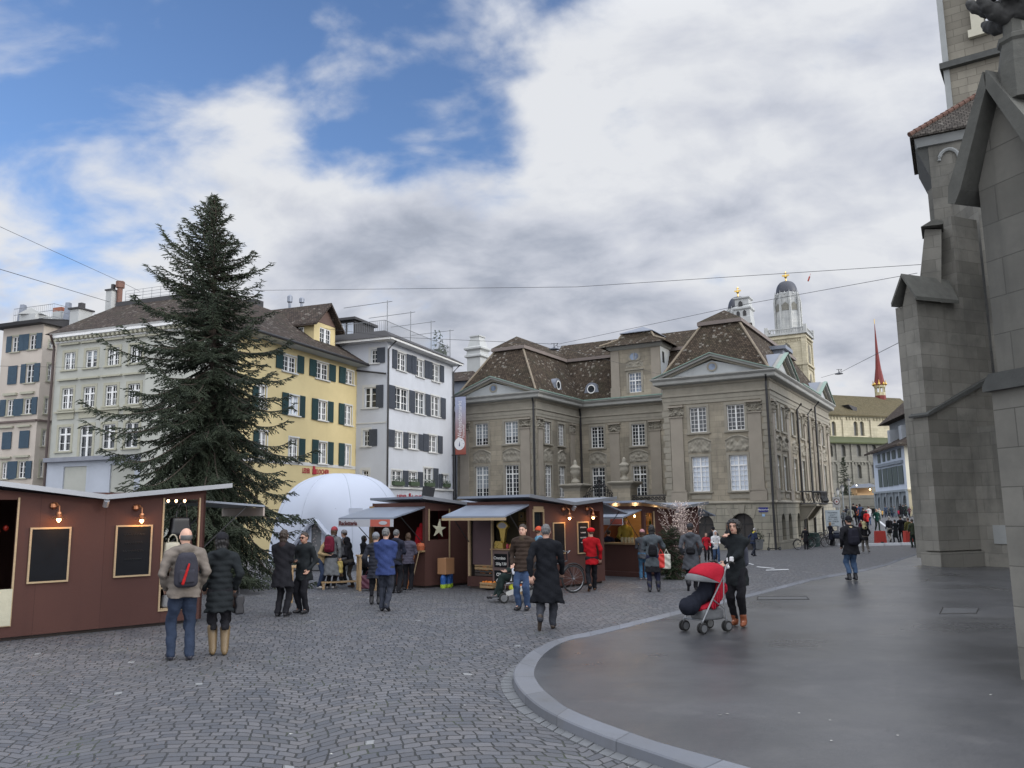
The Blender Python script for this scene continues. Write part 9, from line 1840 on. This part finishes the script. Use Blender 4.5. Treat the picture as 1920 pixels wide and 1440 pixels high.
def stroller():
    Fm = (grd(1284, 1184, KH) + grd(1316, 1187.5, KH)) / 2; Rm = (grd(1333, 1180, KH) + grd(1364, 1182, KH)) / 2; c = (Fm + Rm) / 2; d = Fm - Rm; q = frame_of(c, d + np.array([0, -.02, 0])); t = empty('baby_stroller', c, 'red folding stroller with grey frame and hood pushed by the woman on the phone', 'stroller')
    red = cloth('stroller_red', (.36, .015, .03), wr=.5); gry = cloth('stroller_grey', (.16, .165, .17), wr=.5); ax = q(0, 1, 0) - q(0, 0, 0); W = .21
    for a in (.26, -.24):
        for s in (-1, 1):
            for o in (-.028, .028): wheel(t, q(a, s * W + o, .085), ax, .083, .032)
            m = MB(); m.tube([q(a, s * W - .045, .085), q(a, s * W + .045, .085)], .012, 6); m.tube([q(a, s * W, .085), q(a, s * W, .19)], .02, 6); m.build('caster_fork', M_RIM, t)
    m = MB()
    for s in (-1, 1): m.tube([q(.26, s * W, .17), q(.02, s * W, .52), q(-.20, s * W, .82), q(-.32, s * W * .95, 1.02), q(-.40, s * W * .95, 1.06)], .0125, 7); m.tube([q(-.24, s * W, .17), q(-.20, s * W, .5), q(-.22, s * W, .84)], .0125, 7); m.tube([q(.02, s * W, .50), q(-.22, s * W, .34), q(-.24, s * W, .2)], .010, 6)
    m.tube([q(.26, -W, .2), q(.26, W, .2)], .01, 6); m.tube([q(-.24, -W, .2), q(-.24, W, .2)], .01, 6); m.build('frame', M_TUBE, t)
    for s in (-1, 1): m = MB(); m.tube([q(-.34, s * W * .95, 1.04), q(-.40, s * W * .95, 1.06), q(-.47, s * W * .95, 1.03)], .019, 8); m.build('handle', M_TYRE, t)
    def shell(a0, a1, mat, nm, n=12, k=14, rx=.42, rz=.30, c0=-.12, cz=.75):
        V = [];
        for i in range(n + 1):
            a = a0 + (a1 - a0) * i / n; R_ = 1 + .025 * sin(i * pi / 4) ** 2
            for j in range(k + 1): b = pi * j / k; V.append(q(c0 + rx * cos(a) * sin(b) ** .55 * R_, -W * 1.12 * cos(b), cz + rz * sin(a) * sin(b) ** .55 * R_))
        Fq = [(i * (k + 1) + j, i * (k + 1) + j + 1, (i + 1) * (k + 1) + j + 1, (i + 1) * (k + 1) + j) for i in range(n) for j in range(k)]; o = mesh_obj(nm, np.array(V), Fq, mat, t, None, True, False); md = o.modifiers.new('t', 'SOLIDIFY'); md.thickness = .008; return o
    shell(radians(118), radians(30), red, 'hood'); shell(radians(30), radians(8), gry, 'hood_brim', 4, rx=.45)
    def fn(X, g): d = [((X - c) @ nrm(q(1, 0, 0) - q(0, 0, 0))), ((X - c) @ nrm(q(0, 1, 0) - q(0, 0, 0))), (X - c)[:, 2]]; return g(np.stack(d, 1))
    for nm, g, mt in (('seat', lambda L: np.maximum(smin(cone(L, (-.24, 0, .82), (-.10, 0, .42), .055, .065, (1, 3.1, 1)), cone(L, (-.10, 0, .42), (.16, 0, .36), .06, .05, (1, 3.1, 1)), .03), np.abs(L[:, 1]) - .2), red),
                      ('side_panel', lambda L: np.maximum(cone(L, (-.2, 0, .66), (.0, 0, .40), .13, .10, (1, 2.5, 1)), np.maximum(.19 - np.abs(L[:, 1]), np.abs(L[:, 1]) - .21)), red),
                      ('basket', lambda L: np.maximum(rbox(L, (-.03, 0, .27), (.21, .17, .09), .04), -9), gry),
                      ('footmuff', lambda L: smin(smin(ell(L, (.33, 0, .40), (.16, .16, .14)), cone(L, (.22, 0, .46), (-.02, 0, .58), .115, .13), .06), ell(L, (-.06, 0, .70), (.13, .13, .15)), .05) + .006 * np.sin(L[:, 0] * 60), cloth('dark_footmuff', (.014, .016, .024))),
                      ('hanging_cloth', lambda L: cone(L, (-.30, .19, .60), (-.36, .19, .30), .03, .05, (1, .5, 1)) + .006 * np.sin(L[:, 0] * 90), cloth('cream_muslin', (.4, .38, .27))), ('bottle', lambda L: cone(L, (-.27, .20, .62), (-.27, .20, .76), .03, .026), plain('bottle_yellow', (.45, .42, .1), .4, .1))):
        V, F = surfnet(lambda X: fn(X, g), c + [-.75, -.6, .05], c + [.75, .6, 1.05], .02); mesh_obj(nm, V, F, mt, t, None, True, False)
    m = MB(); p0 = q(-.43, -W * .9, 1.07); m.lathe(p0, [(.02, -.02), (.035, .0), (.033, .06), (.02, .07)], 8); m.build('cup_holder', plain('white_plastic', (.6, .6, .6), .4, .05), t)
stroller()
def bicycle(c, az, label, s=1.0, group=None, col=(.02, .02, .025)):
    a = radians(az); q0 = frame_of(c, (sin(a), cos(a), 0)); q = lambda x, y, z: q0(x * s, y * s, z * s); t = empty('bicycle', c, label, 'bicycle', group); ax = q(0, 1, 0) - q(0, 0, 0); R = .34 * s
    for x in (-.52, .54): wheel(t, q(x, 0, .34), ax, R, .035 * s, 18)
    m = MB()
    for p in (((-.52, 0, .34), (-.05, 0, .30), (-.17, 0, .72), (-.52, 0, .34)), ((-.05, 0, .30), (.40, 0, .66), (.54, 0, .34)), ((-.15, 0, .66), (.38, 0, .78), (.36, 0, 1.0))): m.tube([q(*v) for v in p], .017 * s, 6)
    m.build('frame', plain('bike_frame_paint%d' % int(col[0] * 99), col, .35, .1), t); m = MB(); m.tube([q(-.17, 0, .72), q(-.20, 0, .92)], .014 * s, 5); m.box(q(-.22, 0, .92), (.12 * s, .24 * s, .05 * s), -a); m.build('saddle', M_TYRE, t)
    m = MB(); m.tube([q(.22, -.28, .98), q(.34, -.2, 1.03), q(.36, 0, 1.0), q(.34, .2, 1.03), q(.22, .28, .98)], .012 * s, 5); m.build('handlebar', M_TUBE, t)
    m = MB(); [m.tube([q(x + .37 * cos(k * pi / 12), 0, .34 + .37 * sin(k * pi / 12)) for k in range(k0, 13)], .02 * s, 4) for x, k0 in ((-.52, 2), (.54, 2))]; m.build('mudguard', M_TYRE, t)
    m = MB(); m.tube([q(-.85, -.06, .74), q(-.25, -.06, .74)], .008 * s, 4); m.tube([q(-.85, .06, .74), q(-.25, .06, .74)], .008 * s, 4); m.tube([q(-.52, .07, .34), q(-.7, .07, .74)], .008 * s, 4); m.build('rack', M_TYRE, t)
b1 = grd(1040, 1114); bicycle(b1, 62, 'black bicycle parked against the middle stall behind the long coat')
for i, (x, y, az, lab) in enumerate(((1508, 1030.5, 70, 'bicycle held by the man in the black coat at the palace side'), (1535, 1026, 75, 'first parked bicycle beyond the green bin'), (1545, 1022, 80, 'second parked bicycle at the palace side'), (1553, 1018, 70, 'farthest parked bicycle near the information board'))): g = gnd(x, y); bicycle(g, az, lab, 1.0, 'bicycles by the palace side', ((.02, .02, .02), (.1, .1, .1), (.05, .02, .02), (.02, .04, .06))[i])
g = gnd(1527, 1026); m = MB(); m.box(g, (.7, .5, 1.0), .5); m.box(g + [0, 0, 1.0], (.76, .56, .06), .5); tag(m.build('litter_bin', plain('dark_green_bin', (.02, .05, .045), .6, .2), None), 'dark green bin standing among the parked bicycles', 'bin')
def escooter():
    g = gnd(1452, 1032); t = empty('electric_scooter', g, 'black stand-up scooter parked at the palace corner', 'scooter'); q = frame_of(g, (1, .35, 0)); ax = q(0, 1, 0) - q(0, 0, 0)
    for x in (-.45, .45): wheel(t, q(x, 0, .11), ax, .11, .05)
    m = MB(); m.hexa([q(-.4, -.08, .10), q(.3, -.08, .10), q(.3, .08, .10), q(-.4, .08, .10), q(-.4, -.08, .15), q(.3, -.08, .15), q(.3, .08, .15), q(-.4, .08, .15)]); m.build('deck', M_TYRE, t); m = MB(); m.tube([q(-.45, 0, .15), q(-.32, 0, 1.15)], .025, 6); m.tube([q(-.32, -.25, 1.15), q(-.32, .25, 1.15)], .018, 6); m.build('handlebar', M_TYRE, t)
    g = gnd(1424, 1031); t = empty('planter', g, 'round clipped shrub in a grey planter against the palace', 'planter'); m = MB(); m.lathe(g, [(.42, 0), (.5, .05), (.52, .75)], 4, .4); m.build('pot', plain('grey_planter', (.1, .105, .11), .7, .2), t); c = g + [0, 0, 1.0]
    m = MB(); rr = random.Random(3)
    for _ in range(700): d = nrm([rr.gauss(0, 1), rr.gauss(0, 1), rr.gauss(0, .8)]) * rr.uniform(.3, .62); p = c + d; m.poly([p + [rr.uniform(-.07, .07), rr.uniform(-.07, .07), rr.uniform(-.07, .07)] for _ in range(3)])
    m.build('foliage', MATS['fir_needles'], t)
escooter()
def wheelchair():
    c = grd(972, 1128); q = frame_of(c, (-1, -.15, 0)); t = empty('power_wheelchair', c, 'electric wheelchair facing left before the middle stall, loaded with shopping', 'wheelchair'); ax = q(0, 1, 0) - q(0, 0, 0)
    for a, R in ((.36, .11), (-.30, .17)):
        for s in (-1, 1): wheel(t, q(a, s * .24, R), ax, R, .06)
    m = MB(); m.hexa([q(.32, -.27, .14), q(-.2, -.27, .30), q(-.2, -.24, .30), q(.32, -.24, .14), q(.32, -.27, .24), q(-.2, -.27, .42), q(-.2, -.24, .42), q(.32, -.24, .24)][::1]); m.build('side_beam', plain('silver_beam', (.4, .4, .38), .5, .1), t)
    m = MB()
    for s in (-1, 1): m.tube([q(.38, s * .2, .08), q(.30, s * .22, .42), q(-.25, s * .22, .45)], .016, 6); m.tube([q(-.2, s * .24, .45), q(-.24, s * .24, 1.0), q(-.34, s * .24, 1.02)], .016, 6); m.tube([q(.2, s * .27, .48), q(.16, s * .27, .70), q(-.2, s * .27, .72)], .02, 6)
    m.tube([q(.36, -.15, .10), q(.60, -.15, .10), q(.60, .15, .10), q(.36, .15, .10)], .014, 5); m.build('frame', M_TUBE, t); m = MB(); m.hexa([q(.22, -.21, .46), q(-.22, -.21, .46), q(-.22, .21, .46), q(.22, .21, .46), q(.22, -.21, .53), q(-.22, -.21, .53), q(-.22, .21, .53), q(.22, .21, .53)]); m.hexa([q(-.18, -.21, .5), q(-.24, -.21, .5), q(-.24, .21, .5), q(-.18, .21, .5), q(-.24, -.21, 1.0), q(-.30, -.21, 1.0), q(-.30, .21, 1.0), q(-.24, .21, 1.0)]); m.build('seat', M_TYRE, t)
    person('seated person in dark green trousers in the electric wheelchair', 960, 0, 0, math.degrees(atan2(-1, -.15)), ((.02, .025, .03), .42, .0), ((.018, .028, .026), .05), (BLK, 0), ('grey', 'short'), None, ('hold', 'hold'), ((-.1, .52, .08, 0), (.1, .58, .06, 0)), 0, pos=q(-.05, 0, 0), H=1.7, sit=.56)
    carrybag(q(.10, -.30, .98), 'white plastic bag hanging over the arm of the wheelchair', (.55, .57, .62), .11, .08, .13, 90)
    rr = random.Random(2)
    for i, (col, lab) in enumerate((((.5, .52, .03), 'lime green pack stowed under the wheelchair seat'), ((.5, .12, .03), 'orange net of fruit stowed under the wheelchair seat'), ((.25, .25, .25), 'grey pouch stowed under the wheelchair seat'))): m = MB(); m.lathe(q(.15 - .16 * i, -.14, .27), [(.03, 0), (.08, .02), (.085, .08), (.04, .13)], 8); tag(m.build('shopping', plain('goods%d' % i, col, .6, .2), None), lab, 'shopping')
wheelchair()
def pram():
    g = gnd(1571, 1023); t = empty('pram', g, 'dark pram pushed by the blond woman near the information board', 'stroller'); q = frame_of(g, (.5, 1, 0)); ax = q(0, 1, 0) - q(0, 0, 0)
    for a in (-.3, .3):
        for s in (-1, 1): wheel(t, q(a, s * .25, .13), ax, .13, .05)
    V, F = surfnet(lambda X: smin(rbox(X, g + [0, 0, .65], (.3, .3, .15), .1), ell(X, g + [.05, .15, .85], (.28, .22, .25)), .05), g + [-.6, -.6, .3], g + [.6, .6, 1.3], .04); mesh_obj('carrycot', V, F, cloth('pram_dark', (.025, .03, .045)), t, None, True, False)
    m = MB(); m.tube([q(.3, .2, .13), q(-.2, .2, .8), q(-.45, .2, 1.0), q(-.45, -.2, 1.0), q(-.2, -.2, .8), q(.3, -.2, .13)], .02, 5); m.build('frame', M_TUBE, t)
pram()
def table(px, yf, yt, w, lab, d=.5, name='standing_table'):
    g = grd(px, yf); h = atY(px, yt, g[1])[2]; a = .35; e = np.array([cos(a), sin(a), 0]); n = np.array([-sin(a), cos(a), 0]); t = empty(name, g, lab, 'table' if h > .6 else 'bench'); m = MB(); m.box(g + n * d / 2 + [0, 0, h - .035], (w, d, .035), a); m.build('top', M_PINE, t)
    for x in (-w / 2 + .05, w / 2 - .05):
        for y in (.05, d - .05): m = MB(); m.box(g + e * x + n * y, (.06, .06, h - .036), a); m.build('leg', M_PINE, t)
table(690, 1108, 1041, .5, 'high pine standing table beside the grey mottled hat'); table(560, 1130, 1062, .42, 'high pine table standing behind the man in sunglasses'); table(642, 1104, 1090, 1.1, 'low pine bench at the feet of the hooded person', .28, 'bench')
carrybag(grd(689, 1108) + [0, 0, .50], 'dark burgundy bag standing under the high pine table', (.07, .015, .03), .14, .1, .17, 20)
m = MB(); c = grd(697, 1090); c = np.array([c[0], c[1], atY(697, 1042, c[1])[2]]); m.box(c, (.1, .1, .22), .3); tag(m.build('menu_card', plain('cream_card', (.55, .5, .36), .7, .05), None), 'cream menu card standing on the high pine table', 'card')
carrybag(on_body(I_, (.05, .30, 1.12)), 'tiny white tissue in the hand resting on the stroller handle', (.7, .7, .7), .03, .03, .03, 0, 'tissue', name='tissue')
